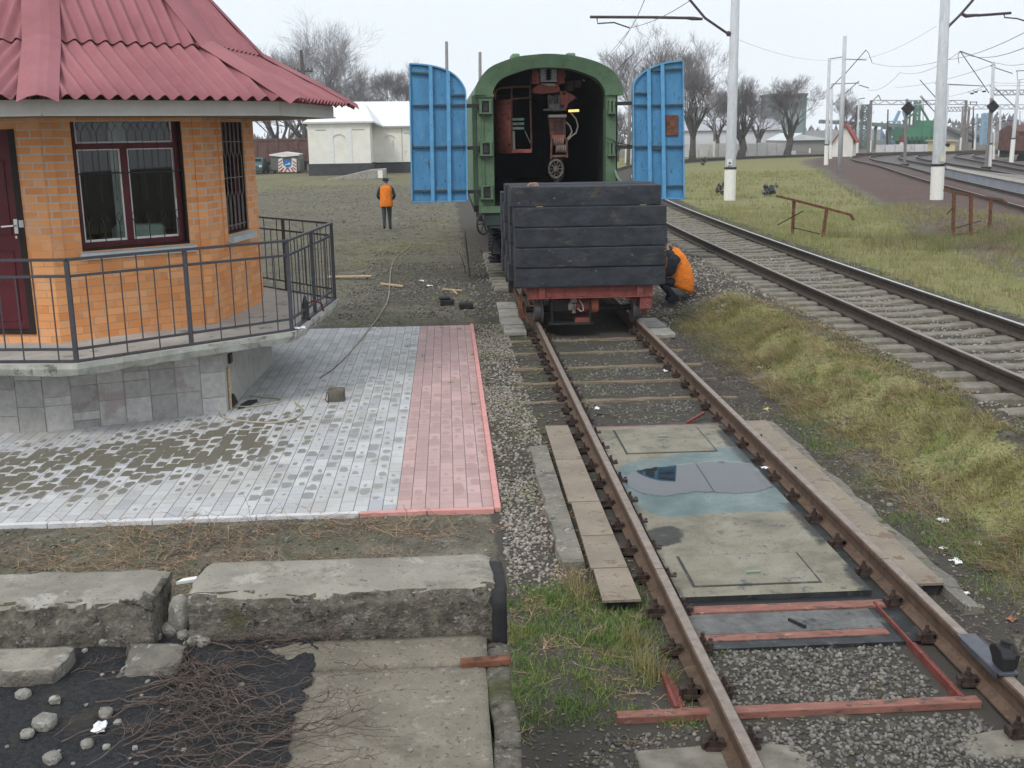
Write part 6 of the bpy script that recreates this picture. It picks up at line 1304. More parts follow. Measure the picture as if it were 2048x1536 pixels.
rf = m_.build('roof', M['sheetroof'], BN, normals=False); so = rf.modifiers.new('t', 'SOLIDIFY'); so.thickness = .14
def arch(cx_, cy_, w_, h_, Y, nm):
    c = on(cx_, cy_, Y); k = Y/FPX; pts = [(c[0] + w_*k*math.cos(a), Y-.03, c[2] + h_*k*math.sin(a)) for a in np.linspace(0, math.pi, 9)]; m_ = MB(); m_.tube(pts, .035, 4); m_.build(nm, pm('beige_moulding', (.48, .45, .40), .1, 3), BN)  # arch moulding is a darker beige than the wall
arch(678, 276, 11, 7, BY, 'arch_moulding'); arch(780, 277, 9, 6, BY+4, 'arch_moulding')
m_ = MB()
for px in (660, 697): a = bx(px, 245); m_.bb(a[0]-.2, a[0]+.2, BY-.05, BY, .95, ze-.05)
m_.build('wall_strip', M['white'], BN)
m_ = MB()
for xa, xb, py, Y in ((631, 651, 260, BY), (704, 728, 259, BY), (808, 822, 266, BY+4)): a, b = on(xa, py, Y), on(xb, py, Y); m_.bb(a[0], b[0], Y-.04, Y, a[2]-.03, a[2]+.03)
for (px, y0, y1, Y) in ((786, 280, 293, BY+4), (803, 256, 322, BY+4)): a, b = on(px, y0, Y), on(px, y1, Y); m_.bb(a[0]-.03, a[0]+.03, Y-.03, Y, b[2], a[2])
m_.build('wall_mark', pm('grey_mark', (.40, .38, .35), .1, 3), BN)
RP_ = thing('loading_ramp', 'low concrete ramp leading up to the white barn', 'ramp', (*at(720, 345)[:2], 0)); m_ = MB(); a = at(690, 346); c = on(766, 330, 84); m_.prism([(a[0], 83, 0), (c[0]+.2, 83, 0), (c[0]+.2, 83, .75), (c[0]-1, 83, .68)], (0, 2.2, 0)); m_.build('slope', M['conc'], RP_); m_ = MB(); m_.bb(c[0]-.35, c[0], 82.95, 83, .1, .66); m_.build('end_face', M['whitewall'], RP_)
# brown freight wagon behind the kiosk, second one far right
def freight(xa, xb, zt_, zb_, Y, label, depth=2.9, rib=7, roof=None):
    T = thing('freight_wagon', label, 'freight wagon', ((xa+xb)/2, Y, 0)); m_ = MB(); m_.bb(xa, xb, Y, Y+depth, zb_, zt_); m_.build('body', M['fbrown'], T)
    m_ = MB(); n = rib
    for k in range(n+1): x = xa + (xb-xa)*k/n; m_.bb(x-.08, x+.08, Y-.09, Y, zb_, zt_)
    m_.bb(xa, xb, Y-.1, Y-.001, zt_-.14, zt_+.03); m_.bb(xa, xb, Y-.1, Y-.001, zb_, zb_+.15); m_.build('stanchions', M['fbrown'], T)
    m_ = MB()
    for x in np.linspace(xa+.9, xb-.9, 4): m_.lathe([(.1, -.06), (.46, -.05), (.46, .06), (.1, .07)], (x, Y+.5, .55), 14, 'y')
    m_.bb(xa+.2, xb-.2, Y+.1, Y+depth-.1, zb_-.3, zb_-.01); m_.build('running_gear', M['dark'], T)
    if roof: m_ = MB(); m_.prism([(xa, Y-.1, zt_), (xa, Y+depth/2, zt_+roof), (xa, Y+depth+.1, zt_)], (xb-xa, 0, 0)); m_.build('roof', M['fbrown'], T)
    return T
a, b = on(470, 279, 104), on(617, 322, 104); freight(a[0], b[0], a[2], .95, 104, 'brown open freight wagon behind the hazard striped cart', rib=7)
a, b = on(2034, 262, 88), on(2060, 310, 88); freight(a[0], a[0]+14, on(2040, 262, 88)[2], 1.2, 88, 'brown boxcar cut off by the right picture edge', roof=.5)
# hazard striped service cart and a car half hidden by the kiosk
VY = 92.0; vb = at(575, 347); VY = vb[1]; k = VY/FPX
CT = thing('service_cart', 'small grey service vehicle with white roof and red white hazard panel', 'vehicle', (vb[0], VY, 0))
def v3(px, py, dy=0.0): p = on(px, py, VY); return (float(p[0]), VY+dy, float(p[2]))
m_ = MB(); pts = [(541, 340), (541, 318), (545, 310), (597, 310), (601, 318), (601, 343), (560, 343)]; m_.prism([v3(*p) for p in pts], (0, 2.6, 0)); m_.prism([v3(540, 330, .4), v3(534, 334, .4), v3(536, 342, .4), v3(545, 342, .4)], (0, 1.5, 0)); m_.build('body', pm('dusty_olive_grey', (.13, .13, .115), .2, 3, .6), CT, bevel=.06)
m_ = MB(); m_.prism([v3(538, 309, -.15), v3(567, 304, -.15), v3(599, 308, -.15), v3(598, 311, -.15), v3(566, 314, -.15), v3(539, 311, -.15)], (0, 2.8, 0)); m_.build('roof', M['white'], CT)
HP = MB(); HP.prism([v3(557, 318, -.10), v3(565, 316, -.10), v3(567, 330, -.10), v3(583, 330, -.10), v3(584, 316, -.10), v3(593, 318, -.10), v3(594, 344, -.10), v3(557, 344, -.10)], (0, .04, 0)); hp = HP.build('hazard_panel', M['white'], CT)
M['hred'] = plain('hazard_red', (.35, .02, .03), .5); M['hblue'] = plain('sign_blue', (.02, .16, .48), .5)
m_ = MB()
for kx, s_ in ((557.5, 1), (585.5, -1)):
    for j in range(4): y = 318.5 + j*6.4; m_.prism([v3(kx, y+(5.5 if s_ > 0 else 2), -.11), v3(kx+7.5, y+(0 if s_ > 0 else 7.5), -.11), v3(kx+7.5, y+(2.6 if s_ > 0 else 10), -.11), v3(kx, y+(8.2 if s_ > 0 else 4.6), -.11)], (0, .006, 0))
for j, s_ in ((0, 1), (1, 1), (2, -1), (3, -1)): x = 561.5 + j*7.2 + (3 if s_ < 0 else 0); m_.prism([v3(x, 343.5, -.115), v3(x+3, 343.5, -.115), v3(x+3+5*s_, 335.5, -.115), v3(x+5*s_, 335.5, -.115)], (0, .006, 0))
m_.build('red_stripes', M['hred'], hp)
m_ = MB(); c = v3(575.5, 327, -.13); m_.lathe([(.01, 0), (7.6*k, 0), (7.6*k, .03), (.01, .03)], c, 24, 'y'); ds = m_.build('blue_disc', M['hblue'], CT)
m_ = MB(); m_.prism([v3(570, 329.3, -.135), v3(578, 326.3, -.135), v3(578, 324.8, -.135), v3(582, 327.4, -.135), v3(578, 329.8, -.135), v3(578, 328.6, -.135), v3(570.5, 330.6, -.135)], (0, .004, 0)); m_.build('white_arrow', M['white'], ds)
for px_, dy_ in ((548, .5), (597, .5), (563, 2.2)): m_ = MB(); m_.lathe([(.1, -.08), (.33, -.07), (.33, .08), (.1, .08)], (v3(px_, 342)[0], VY+dy_, .33), 16, 'x'); m_.build('wheel', M['rubber'], CT)
m_ = MB(); m_.box(v3(560, 303), (.08, .08, .12)); m_.build('beacon', M['hred'], CT)
cx0 = at(512, 349); CA = thing('parked_car', 'dark teal car mostly hidden behind the kiosk wall', 'car', cx0); x = at(526, 349)[0]; Yc = cx0[1]
prof = [(0, .25), (4.1, .25), (4.15, .75), (3.9, .85), (2.9, .95), (2.4, 1.4), (.7, 1.42), (.2, .95), (-.02, .8)]
m_ = MB(); m_.prism([(x-1.65, Yc+u, z) for u, z in prof], (1.6, 0, 0)); m_.build('body', pm('teal_car_paint', (.05, .10, .11), .1, 3, .35), CA, bevel=.08)
for xx in (x-1.6, x-.1):
    for yy in (Yc+.75, Yc+3.2): m_ = MB(); m_.lathe([(.1, -.1), (.3, -.09), (.3, .09), (.1, .1)], (xx, yy, .3), 16, 'x'); m_.build('wheel', M['rubber'], CA)
m_ = MB(); m_.bb(x-.35, x-.1, Yc-.03, Yc+.02, .62, .8); m_.build('tail_lamp', plain('pale_lamp', (.6, .62, .6), .4), CA); m_ = MB(); m_.bb(x-1.4, x-.2, Yc+.35, Yc+.4, 1.0, 1.32); m_.build('rear_window', M['glass'], CA)
# timber utility pole with a raking strut, thick dark pole in the crown of the tree
U = thing('utility_pole', 'dark timber utility pole with raking strut beside the white barn', 'pole', at(609, 341)); UY = at(609, 341)[1]; A = lambda px, py: on(px, py, UY)
part_tube(U, 'post', [A(610, 345), A(606, 150), A(602, 100)], [.22, .19, .14], 'bark', 8); part_tube(U, 'strut', [A(641, 346), A(630, 290), A(619, 225)], [.17, .15, .12], 'poleold', 8); part_tube(U, 'tie', [A(606, 265), A(629, 261)], .10, 'bark')
part_tube(U, 'cross_arm', [A(588, 143), A(625, 142)], .10, 'bark')
m_ = MB()
for px in (589, 596, 616, 624): c = A(px, 140); m_.tube([c - (0, 0, .12), c + (0, 0, .2)], .07, 6)
m_.build('insulators', M['arm'], U)
part_tube(U, 'footing', [A(642, 348), A(637, 312)], [.2, .17], 'wood', 8)
# long white wall, industrial backdrop on the right
WL = thing('boundary_wall', 'long whitish concrete boundary wall behind the curving track', 'wall', (on(1400, 310, 121)[0], 121, .3)); nseg = 16; xa, xb = on(1262, 300, 121)[0], on(1572, 300, 121)[0]
wl_ = pm('whitish_wall', (.58, .57, .58), .1, .8, .9, .2, 10, .01, [((.40, .38, .36), .7, .6, .15)]); zt_ = on(1450, 287, 121)[2]
for k in range(nseg): m_ = MB(); d = (xb-xa)/nseg; m_.bb(xa+d*k+.04, xa+d*(k+1)-.04, 121, 121.15, .1, zt_ + random.uniform(-.05, .05)); m_.build('wall_panel', wl_, WL)
W2_ = thing('boundary_wall', 'pale concrete wall in front of the green hoppers', 'wall', (on(1790, 300, 130)[0], 130, .3)); xa, xb = on(1752, 290, 130)[0], on(1868, 290, 130)[0]
for k in range(6): m_ = MB(); d = (xb-xa)/6; m_.bb(xa+d*k+.04, xa+d*(k+1)-.04, 130, 130.15, .1, on(1800, 289, 130)[2]); m_.build('wall_panel', wl_, W2_)
def block(name, px0, py0, px1, py1, Y, depth, mat, label, cat, parts=(), base=.2):
    a, b = on(px0, py0, Y), on(px1, py1, Y); T = thing(name, label, cat, ((a[0]+b[0])/2, Y, base)); m_ = MB(); m_.bb(a[0], b[0], Y, Y+depth, min(b[2], base), a[2]); m_.build('wall', mat, T); return T, a, b
fg = lambda n, c, v=.08: pm(n, c, v, .4, .9, 0)
T, a, b = block('industrial_tower', 1549, 192, 1607, 300, 190, 8, fg('grey_green_sheet', (.25, .30, .29)), 'grey green box tower behind the broad willow', 'tower'); m_ = MB(); m_.bb(a[0]-.3, b[0]+.3, 189.7, 198.3, a[2], a[2]+.4); m_.build('parapet', fg('dark_trim', (.16, .18, .18)), T)
m_ = MB(); m_.bb(a[0]+5.2, a[0]+5.6, 189.9, 190, 2, a[2]); m_.build('corner_strip', fg('green_strip', (.16, .26, .22)), T)
T, a, b = block('warehouse', 1360, 262, 1560, 300, 165, 10, fg('white_shed', (.60, .61, .62)), 'long low white shed behind the boundary wall and trees', 'warehouse'); m_ = MB(); m_.prism([(a[0]-.5, 164.6, a[2]), (a[0]-.5, 170, a[2]+1.6), (a[0]-.5, 175.4, a[2])], (b[0]-a[0]+1, 0, 0)); m_.build('roof', fg('grey_roof', (.40, .40, .43)), T)
T, a, b = block('warehouse', 1572, 281, 1660, 302, 140, 9, fg('grey_shed', (.26, .255, .24)), 'grey barrel roofed shed with pale roof right of the willows', 'warehouse')
m_ = MB(); m_.prism([(a[0], 139.6, a[2]), (a[0]+2, 139.6, a[2]+.9), (b[0]-4, 139.6, a[2]+.75), (b[0]+.5, 139.6, a[2]-.0)], (0, 9.5, 0)); m_.build('roof', fg('pale_roof', (.62, .64, .66)), T)
T, a, b = block('warehouse', 1560, 262, 1760, 296, 260, 14, fg('far_grey', (.36, .36, .37)), 'wide faint grey warehouse on the horizon', 'warehouse')
# red roofed house
RHY = 112; a, b = on(1686, 284, RHY), on(1705, 304, RHY); T = thing('red_roofed_house', 'small white house with steep red roof right of the pale square pole', 'house', ((a[0]+b[0])/2, RHY, .3)); pk = on(1690, 250, RHY); SK = (1.1, 2.0, 0); m_ = MB(); m_.prism([(pk[0]-1.2, RHY, .2), (b[0], RHY, .2), (b[0], RHY, a[2]+.2), (pk[0], RHY, pk[2]), (pk[0]-1.2, RHY, pk[2]-1.7)], SK); m_.build('wall', M['whitewall'], T)
m_ = MB(); m_.prism([(pk[0]-.05, RHY-.25, pk[2]+.1), (b[0]+.25, RHY-.25, a[2]+.05), (b[0]+.25, RHY-.25, a[2]-.1), (pk[0]-.05, RHY-.25, pk[2]-.05)], SK); m_.prism([(pk[0]-.05, RHY-.25, pk[2]+.1), (pk[0]-1.4, RHY-.25, pk[2]-1.75), (pk[0]-1.4, RHY-.25, pk[2]-1.9), (pk[0]-.05, RHY-.25, pk[2]-.05)], SK); m_.build('roof', pm('red_roof_sheet', (.34, .06, .05), .1, 2, .7), T)
# green hoppers, elevator towers, blue frames, conveyor
IY = 150; GT = thing('green_hoppers', 'row of green grain hoppers behind the pale wall', 'hopper', (*on(1840, 290, IY)[:2], .3)); gm = fg('hopper_green', (.075, .22, .135), .15)
for k, (xa, xb, yt) in enumerate(((1815, 1843, 257), (1844, 1862, 255), (1863, 1876, 254))):
    a, b = on(xa, yt, IY), on(xb, 281, IY); m_ = MB(); m_.bb(a[0], b[0]-.1, IY, IY+5, b[2], a[2]); m_.prism([(a[0], IY, b[2]), (b[0]-.1, IY, b[2]), (b[0]-.5, IY+.5, b[2]-.5), (a[0]+.4, IY+.5, b[2]-.5)], (0, 4, 0)); m_.build('bin', gm, GT)
a, b = on(1850, 241, IY+3), on(1866, 256, IY+3); m_ = MB(); m_.bb(a[0], b[0], IY+3, IY+6, b[2]-1, a[2]); m_.build('upper_bin', gm, GT)
a = on(1815, 287, IY-.4); b = on(1872, 284, IY-.4); m_ = MB(); m_.bb(a[0], b[0], IY-.4, IY+4, a[2], a[2]+.12); [m_.tube([(x, IY-.3, .2), (x, IY-.3, a[2]+.9)], .12, 6) for x in np.linspace(a[0], b[0], 7)]; m_.build('catwalk', fg('dark_green_steel', (.05, .10, .08)), GT)
def lattice(px0, px1, pyt, Y, mat, label, n=6, extra=()):
    a, b = on(px0, pyt, Y), on(px1, pyt, Y); T = thing('elevator_tower', label, 'tower', ((a[0]+b[0])/2, Y, .3)); m_ = MB(); H_ = a[2]
    for x in (a[0], b[0]):
        for y in (Y, Y+2): m_.tube([(x, y, .2), (x, y, H_)], .16, 4)
    for k in range(n):
        z0, z1 = .3 + (H_-.3)*k/n, .3 + (H_-.3)*(k+1)/n; m_.tube([(a[0], Y, z0), (b[0], Y, z1)], .10, 4); m_.tube([(b[0], Y, z0), (a[0], Y, z1)], .10, 4); m_.tube([(a[0], Y, z1), (b[0], Y, z1)], .12, 4)
    m_.build('frame', mat, T)
    for pts in extra: part_tube_m(T, 'chute', [on(x, y, Y+1) for x, y in pts], .16, mat)
    return T
def part_tube_m(T, name, pts, r, mat): m_ = MB(); m_.tube(pts, r, 6); m_.build(name, mat, T)
dk, bl, gg_ = fg('slate_steel', (.16, .20, .20)), fg('pale_blue_steel', (.25, .38, .50)), fg('green_steel', (.10, .20, .15))
lattice(1724, 1737, 210, 155, dk, 'dark lattice elevator tower with a sloping conveyor, left one', 8, [[(1733, 212), (1705, 236), (1690, 255)]]); lattice(1775, 1800, 243, 158, bl, 'pale blue frame below the conveyor', 3, [[(1800, 222), (1790, 245)], [(1806, 222), (1812, 243)], [(1798, 222), (1786, 247)]]); lattice(1833, 1841, 201, 160, gg_, 'tall green elevator tower with a cream section', 8, [[(1838, 208), (1858, 243), (1872, 250)], [(1835, 222), (1805, 243)]]); lattice(1967, 1977, 227, 170, bl, 'pale blue lattice tower behind the second diamond signal', 7)
a, b = on(1843, 210, 161), on(1848, 220, 161); m_ = MB(); m_.bb(a[0], b[0], 161, 163, b[2], a[2]); o = m_.build('elevator_head', fg('cream_head', (.55, .48, .33))); tag(o, 'small cream bin beside the tall green tower', 'bin'); o.name = 'cream_bin'
cv_ = thing('conveyor_bridge', 'long grey green conveyor bridge running across to the towers', 'conveyor', (*on(1760, 250, 157)[:2], .3)); a, b = on(1640, 243, 157), on(1822, 253, 157); m_ = MB(); m_.bar(a, b, 1.2, .5); m_.build('gallery', fg('bridge_grey', (.20, .23, .22)), cv_); m_ = MB(); [m_.tube([(x, 157, .2), (x, 157, float(np.interp(x, [a[0], b[0]], [a[2], b[2]])))], .2, 5) for x in np.linspace(a[0]+6, b[0]-1, 4)]; m_.build('trestle', dk, cv_)
# long dark grey storage hall sloping away on the far right
HY = 200; pts = [(1880, 300), (1880, 252), (1900, 254), (1985, 264), (2050, 270), (2050, 300)]; H_ = thing('storage_hall', 'long grey storage hall with sloping roof lines on the far right', 'warehouse', (*on(1950, 300, HY)[:2], .3)); m_ = MB(); bprism(m_, pts, HY, 20); m_.build('roof', fg('hall_grey', (.30, .295, .30)), H_)
m_ = MB()
for (x0, y0, x1, y1) in ((1893, 255, 1950, 281), (1925, 257, 1972, 282)): m_.bar(on(x0, y0, HY-.6), on(x1, y1, HY-.6), .7, .5)
m_.build('sloping_conveyor', fg('hall_dark', (.13, .13, .14)), H_); m_ = MB(); bprism(m_, [(1885, 287), (2050, 286), (2050, 300), (1885, 300)], HY-3, 2); m_.build('lower_wall', fg('hall_pale', (.42, .42, .45)), H_)
T, a, b = block('signal_hut', 1888, 283, 1910, 299, 118, 4, fg('cream_hut', (.66, .58, .36)), 'small cream hut with a window behind the large right pole', 'hut'); p, q_ = on(1892, 287, 118), on(1899, 293, 118); m_ = MB(); m_.bb(p[0], q_[0], 117.95, 118, q_[2], p[2]); m_.build('window', M['glass'], T); m_ = MB(); m_.bb(a[0]-.2, b[0]+.2, 117.7, 122.3, a[2], a[2]+.15); m_.build('roof', fg('hut_roof', (.5, .44, .34)), T)
T, a, b = block('signal_box', 2014, 275, 2021, 310, 100, 1.2, M['dark'], 'narrow dark cabinet with white top left of the leaning pole', 'cabinet'); m_ = MB(); m_.bb(a[0]-.1, b[0]+.1, 99.9, 101.3, a[2], a[2]+.12); m_.build('top', M['white'], T)
# distant woods as one mass
m_ = MB(); random.seed(5)
V, F_ = [], []
for k in range(7000):
    x = random.uniform(-250, 410); y = random.uniform(290, 325); h = (3 + 5*float(vnoise(x, y, 22, 3)))*(.6 + .4*random.random()); z = random.uniform(.2, 1)*h; s_ = random.uniform(.3, 1.1); a = random.uniform(0, 3.1); c, s2 = math.cos(a)*s_, math.sin(a)*s_
    b = len(V); V += [(x-c, y-s2, z-s_), (x+c, y+s2, z-s_*.8), (x+c*.3, y+s2*.3, z+s_)]; F_.append((b, b+1, b+2))
o = npmesh('distant_wood', V, F_, pm('distant_wood', (.15, .145, .15), .2, .02, .95, 0, isl=.3)); tag(o, 'faint bare woodland on the horizon', 'wood', kind='stuff')
# low platform between the curving tracks
pf = [on(1885, 344, at(1885, 352, .6)[1]), on(2120, 377, at(2120, 390, .6)[1])]
p0, p1_ = at(1883, 350, .5), at(2130, 398, .5); m_ = MB(); n0, n1 = at(1950, 341, .5), at(2130, 356, .5)
PT = thing('low_platform', 'low asphalt topped platform with pale concrete edge between the curving tracks', 'platform', (*p0[:2], .4))
zt_ = .5 + .42; T3m = off(T3, 1.55); sel = [p for p in T3m if 24 < p[1] < 62]; fr_ = [np.array(p) for p in sel]; bk = [p + np.array([min(4.2, .25 + (62 - p[1])*.13), .8]) for p in fr_]
m_ = MB()
for k in range(len(fr_)-1): m_.face([(*fr_[k], zt_), (*fr_[k+1], zt_), (*bk[k+1], zt_), (*bk[k], zt_)])
m_.build('surface', pm('platform_asphalt', (.20, .175, .165), .15, 1.5, .9, .3, 40, .01, [((.26, .22, .17), .6, .55, .2)]), PT, normals=False)
m_ = MB()
for k in range(len(fr_)-1): m_.face([(*fr_[k], zt_), (*fr_[k+1], zt_), (*fr_[k+1], .3), (*fr_[k], .3)])
m_.build('edge_wall', pm('platform_edge', (.36, .38, .42), .12, 1.2, .9), PT, normals=False)
m_ = MB(); m_.tube([(*p, zt_+.0) for p in fr_], .11, 5); m_.build('coping', pm('platform_coping', (.42, .40, .36), .12, 2, .9), PT)
random.seed(21); rng = np.random.default_rng(21)
# ================================================================ CRUMBLING LOADING PLATFORM in the foreground
EX = -1.93; ZS = 1.10; ZP = 1.31
LP = thing('loading_platform', 'crumbling concrete loading platform with raised broken edge beam in the foreground', 'platform', (-3.2, 3.4, 0))
def roughblock(mb, x0, x1, y0, y1, z0, z1, nx_=18, ny_=7, nz_=4, amp=.02, seed=1, sx=None, rnd=.03, front=1.0):
    """box with broken, lumpy faces"""
    def P(u, v, w):
        x = x0 + (x1-x0)*u; y = y0 + (y1-y0)*v; z = z0 + (z1-z0)*w
        e = mnoise.noise_vector(Vector((x*3.1+seed*9, y*3.1, z*3.1)))*amp*1.6 + mnoise.noise_vector(Vector((x*11+seed*5, y*11, z*11)))*amp*.7 + mnoise.noise_vector(Vector((x*34, y*34+seed, z*34)))*amp*.28
        cu = min(u, 1-u)*(x1-x0); cw = (1-w)*(z1-z0); cvv = v*(y1-y0)
        k = max(0, 1 - cvv/rnd)*max(0, 1 - cw/rnd); k2 = max(0, 1-cu/rnd)*max(0, 1-cw/rnd)
        flat = .25 if w > .99 and v > .15 else 1.0
        jg = .35 + 1.5*abs(mnoise.noise(Vector((x*7+seed, y*2, seed*3.3)))); z += (-rnd*.55*k - rnd*.5*k2)*jg; y += rnd*.75*k*jg + front*.5*amp*(1-w)*0
        return (x + e.x*.7, y + e.y*flat, z + e.z*flat)
    idx = {}
    def vid(i, j, k):
        key = (i, j, k)
        if key not in idx: idx[key] = len(mb.v); mb.v.append(P(i/nx_, j/ny_, k/nz_))
        return idx[key]
    def f(a): mb.f.append(tuple(a)); mb.m.append(0)
    for i in range(nx_):
        for j in range(ny_): f((vid(i,j,nz_), vid(i+1,j,nz_), vid(i+1,j+1,nz_), vid(i,j+1,nz_)))
        for k in range(nz_): f((vid(i,0,k), vid(i+1,0,k), vid(i+1,0,k+1), vid(i,0,k+1))); f((vid(i,ny_,k), vid(i,ny_,k+1), vid(i+1,ny_,k+1), vid(i+1,ny_,k)))
    for j in range(ny_):
        for k in range(nz_): f((vid(0,j,k), vid(0,j,k+1), vid(0,j+1,k+1), vid(0,j+1,k))); f((vid(nx_,j,k), vid(nx_,j+1,k), vid(nx_,j+1,k+1), vid(nx_,j,k+1)))
def facemats(o, top, zt, ymin=None):
    """smooth worn top keeps its own concrete, broken faces show aggregate"""
    o.data.materials.append(top)
    for p in o.data.polygons:
        if p.normal.z > .80 and p.center.z + o_z(o) > zt: p.material_index = 1
        p.use_smooth = True
def o_z(o): return ORG[o.parent.name][2] if o.parent else o.location.z
# body with the slab on top
m_ = MB(); m_.bb(-9, EX-.02, -3, 4.40, -.2, ZS-.10); m_.build('body', M['conc'], LP)
m_ = MB(); roughblock(m_, -2.98, EX-.10, 1.2, 4.02, ZS-.08, ZS+.002, 30, 60, 2, .004, 3, rnd=.02); m_.build('slab', M['slabc'], LP, smooth=True, normals=False)
m_ = MB(); roughblock(m_, -2.98, EX-.09, 4.03, 4.27, ZS-.08, ZS+.012, 20, 8, 2, .006, 4, rnd=.02); m_.build('slab', M['slabc'], LP, smooth=True, normals=False)
m_ = MB(); roughblock(m_, EX-.095, EX, 1.2, 4.22, ZS-.5, ZS-.004, 6, 70, 10, .014, 5, rnd=.03); o = m_.build('edge_strip', M['aggregate'], LP, smooth=True, normals=False)
g = NG('face_dirt')
m_ = MB(); roughblock(m_, EX-.3, EX-.012, -1, 4.3, -.2, ZS-.4, 4, 30, 8, .01, 6); m_.build('side_wall', M['concold'], LP, smooth=True, normals=False)
# raised edge beam, two broken pieces
def beamblock(x0, x1, y0, y1, sd, lab, amp=.02, rnd=.06):
    m_ = MB(); roughblock(m_, x0, x1, y0, y1, ZS-.06, ZP, 110, 30, 20, amp, sd, rnd=rnd); o = m_.build('edge_beam', M['aggregate'], LP, smooth=True, normals=False); o['label'] = lab; facemats(o, M['conctop'], ZP-.022); return o
beamblock(-3.26, EX-.05, 4.30, 4.68, 11, 'right edge beam piece with flat worn top', .016, .04); ob = beamblock(-6.2, -3.40, 4.24, 4.64, 12, 'left edge beam piece, rounded and broken', .03, .10)
m_ = MB(); roughblock(m_, EX-.06, EX+.0, 4.25, 4.62, .6, ZP-.01, 3, 12, 16, .012, 13); m_.build('tar_stripe', M['rubber'], LP, smooth=True, normals=False)
m_ = MB(); m_.bar((EX-.20, 4.02, ZS+.01), (EX+.0, 4.03, ZS+.014), .045, .03); o = m_.build('rusty_angle', M['rusty'], LP, bevel=.004)
# dark asphalt left of the slab
ax_ = np.linspace(-6.5, -2.70, 130); ay_ = np.linspace(1.2, 4.35, 110); XX, YY = np.meshgrid(ax_, ay_)
ragged = -2.72 + (fbm(XX*0, YY, .13, 41) - .5)*.15 + (fbm(XX*0, YY, .035, 46) - .5)*.05
def az(x, y): return ZS + .013 + (fbm(x, y, .5, 44)-.5)*.05*ss(-2.95, -3.1, x) + (fbm(x, y, .06, 43)-.5)*.010 + .07*ss(-3.3, -4.4, x)*fbm(x, y, .8, 45)
ZZ = az(XX, YY)
XX = np.where(XX > ragged, ragged, XX)
ii = np.arange(XX.size).reshape(XX.shape); Fq = np.stack([ii[:-1,:-1], ii[:-1,1:], ii[1:,1:], ii[1:,:-1]], -1).reshape(-1, 4)
o = npmesh('asphalt', np.stack([XX, YY, ZZ], -1).reshape(-1, 3), Fq, M['asph'], None, True, LP)
# rubble
M['stone'] = pm('rubble_stone', (.27, .255, .225), .25, 12, .95, .8, 40, .02, [((.12, .115, .09), 9, .58, .12), ((.42, .41, .39), 25, .62, .06)])
def rock(p, s, seed, label, name='rubble_stone', mat='stone', squash=(1, 1, .7), cat='stone', group=None, amp=.35, rz=None, sub=2):
    bm = bmesh.new(); bmesh.ops.create_icosphere(bm, subdivisions=sub, radius=1.0)
    for v in bm.verts:
        n = mnoise.noise(v.co*1.3 + Vector((seed*7.7, 0, 0)))*amp + mnoise.noise(v.co*3.3 + Vector((0, seed*3.1, 0)))*amp*.4
        c = v.co*(1+n); m__ = max(abs(c.x), abs(c.y), abs(c.z)); c = c.lerp(c/m__*.9, .55); v.co = Vector((c.x*s*squash[0], c.y*s*squash[1], c.z*s*squash[2]))
    me = bpy.data.meshes.new(name); bm.to_mesh(me); bm.free(); me.materials.append(M[mat]); 
    for q_ in me.polygons: q_.use_smooth = sub > 2
    o = bpy.data.objects.new(name, me); scene.collection.objects.link(o); put(o, p, random.uniform(0, 6.3) if rz is None else rz); o.rotation_euler.x = random.uniform(-.15, .15); return tag(o, label, cat, group)
def ats(px, py, dz=0):
    p = at(px, py, ZS); z = float(az(p[0], p[1])) if p[0] < -2.7 else ZS; p = at(px, py, z); return (p[0], p[1], z+dz)
p = at(0, 1292, 1.2); q_ = at(142, 1292, 1.2); r_ = at(130, 1338, 1.2); m_ = MB(); roughblock(m_, p[0]-.25, q_[0], r_[1], p[1], ZS-.02, 1.19, 26, 12, 8, .02, 31, rnd=.025); o = m_.build('broken_slab', M['concold'], smooth=True, normals=False); tag(o, 'big flat grey slab fragment at the left picture edge on the platform', 'slab'); o.data.materials.append(M['conctop'])
for p_ in o.data.polygons:
    if p_.normal.z > .85 and p_.center.z > .06: p_.material_index = 1
p = at(245, 1300, 1.17); q_ = at(372, 1280, 1.17); m_ = MB(); roughblock(m_, p[0], q_[0], p[1]-.13, p[1]+.06, ZS-.03, 1.165, 20, 12, 8, .035, 33, rnd=.05); o = m_.build('broken_slab', M['concold'], smooth=True, normals=False); tag(o, 'long broken concrete chunk in front of the gap in the edge beam', 'slab')
rock(at(362, 1228, ZS+.1), .07, 6, 'pinkish stone wedged in the gap between the edge beams', squash=(.6, .7, 1.2), sub=3)
for k, (px, py, s_, lab) in enumerate([(47, 1393, .030, 'whitish stone below the big flat chunk'), (90, 1450, .042, 'grey stone at the left near the picture edge, with tall side'), (110, 1402, .022, 'small stone between the two left whitish stones'), (212, 1428, .026, 'squarish pale stone above the white paper scrap'), (55, 1470, .024, 'tan stone near the lower left picture edge'), (175, 1490, .022, 'tan stone below the white paper scrap'), (213, 1496, .014, 'little stone right of the tan stone'), (235, 1447, .015, 'little stone right of the white paper scrap'), (228, 1278, .04, 'rubble stone under the left edge beam'), (180, 1272, .03, 'small rubble stone under the left edge beam near the chunk'), (100, 1268, .035, 'rubble piece behind the big flat chunk'), (345, 1262, .045, 'rubble piece at the foot of the gap'), (310, 1278, .03, 'small rubble beside the long chunk'), (105, 1520, .03, 'stone at the bottom left picture edge'), (483, 1372, .014, 'single pale pebble on the asphalt among the vines')]):
    rock(ats(px, py, s_*.25), s_, k+30, lab, amp=.3)
for k in range(30):
    px, py = random.uniform(0, 380), random.uniform(1265, 1530); rock(ats(px, py, .003), random.uniform(.006, .013), k+80, 'tiny pebble on the dark platform surface', 'pebble', group='pebbles on the dark platform', sub=1, cat='pebble')
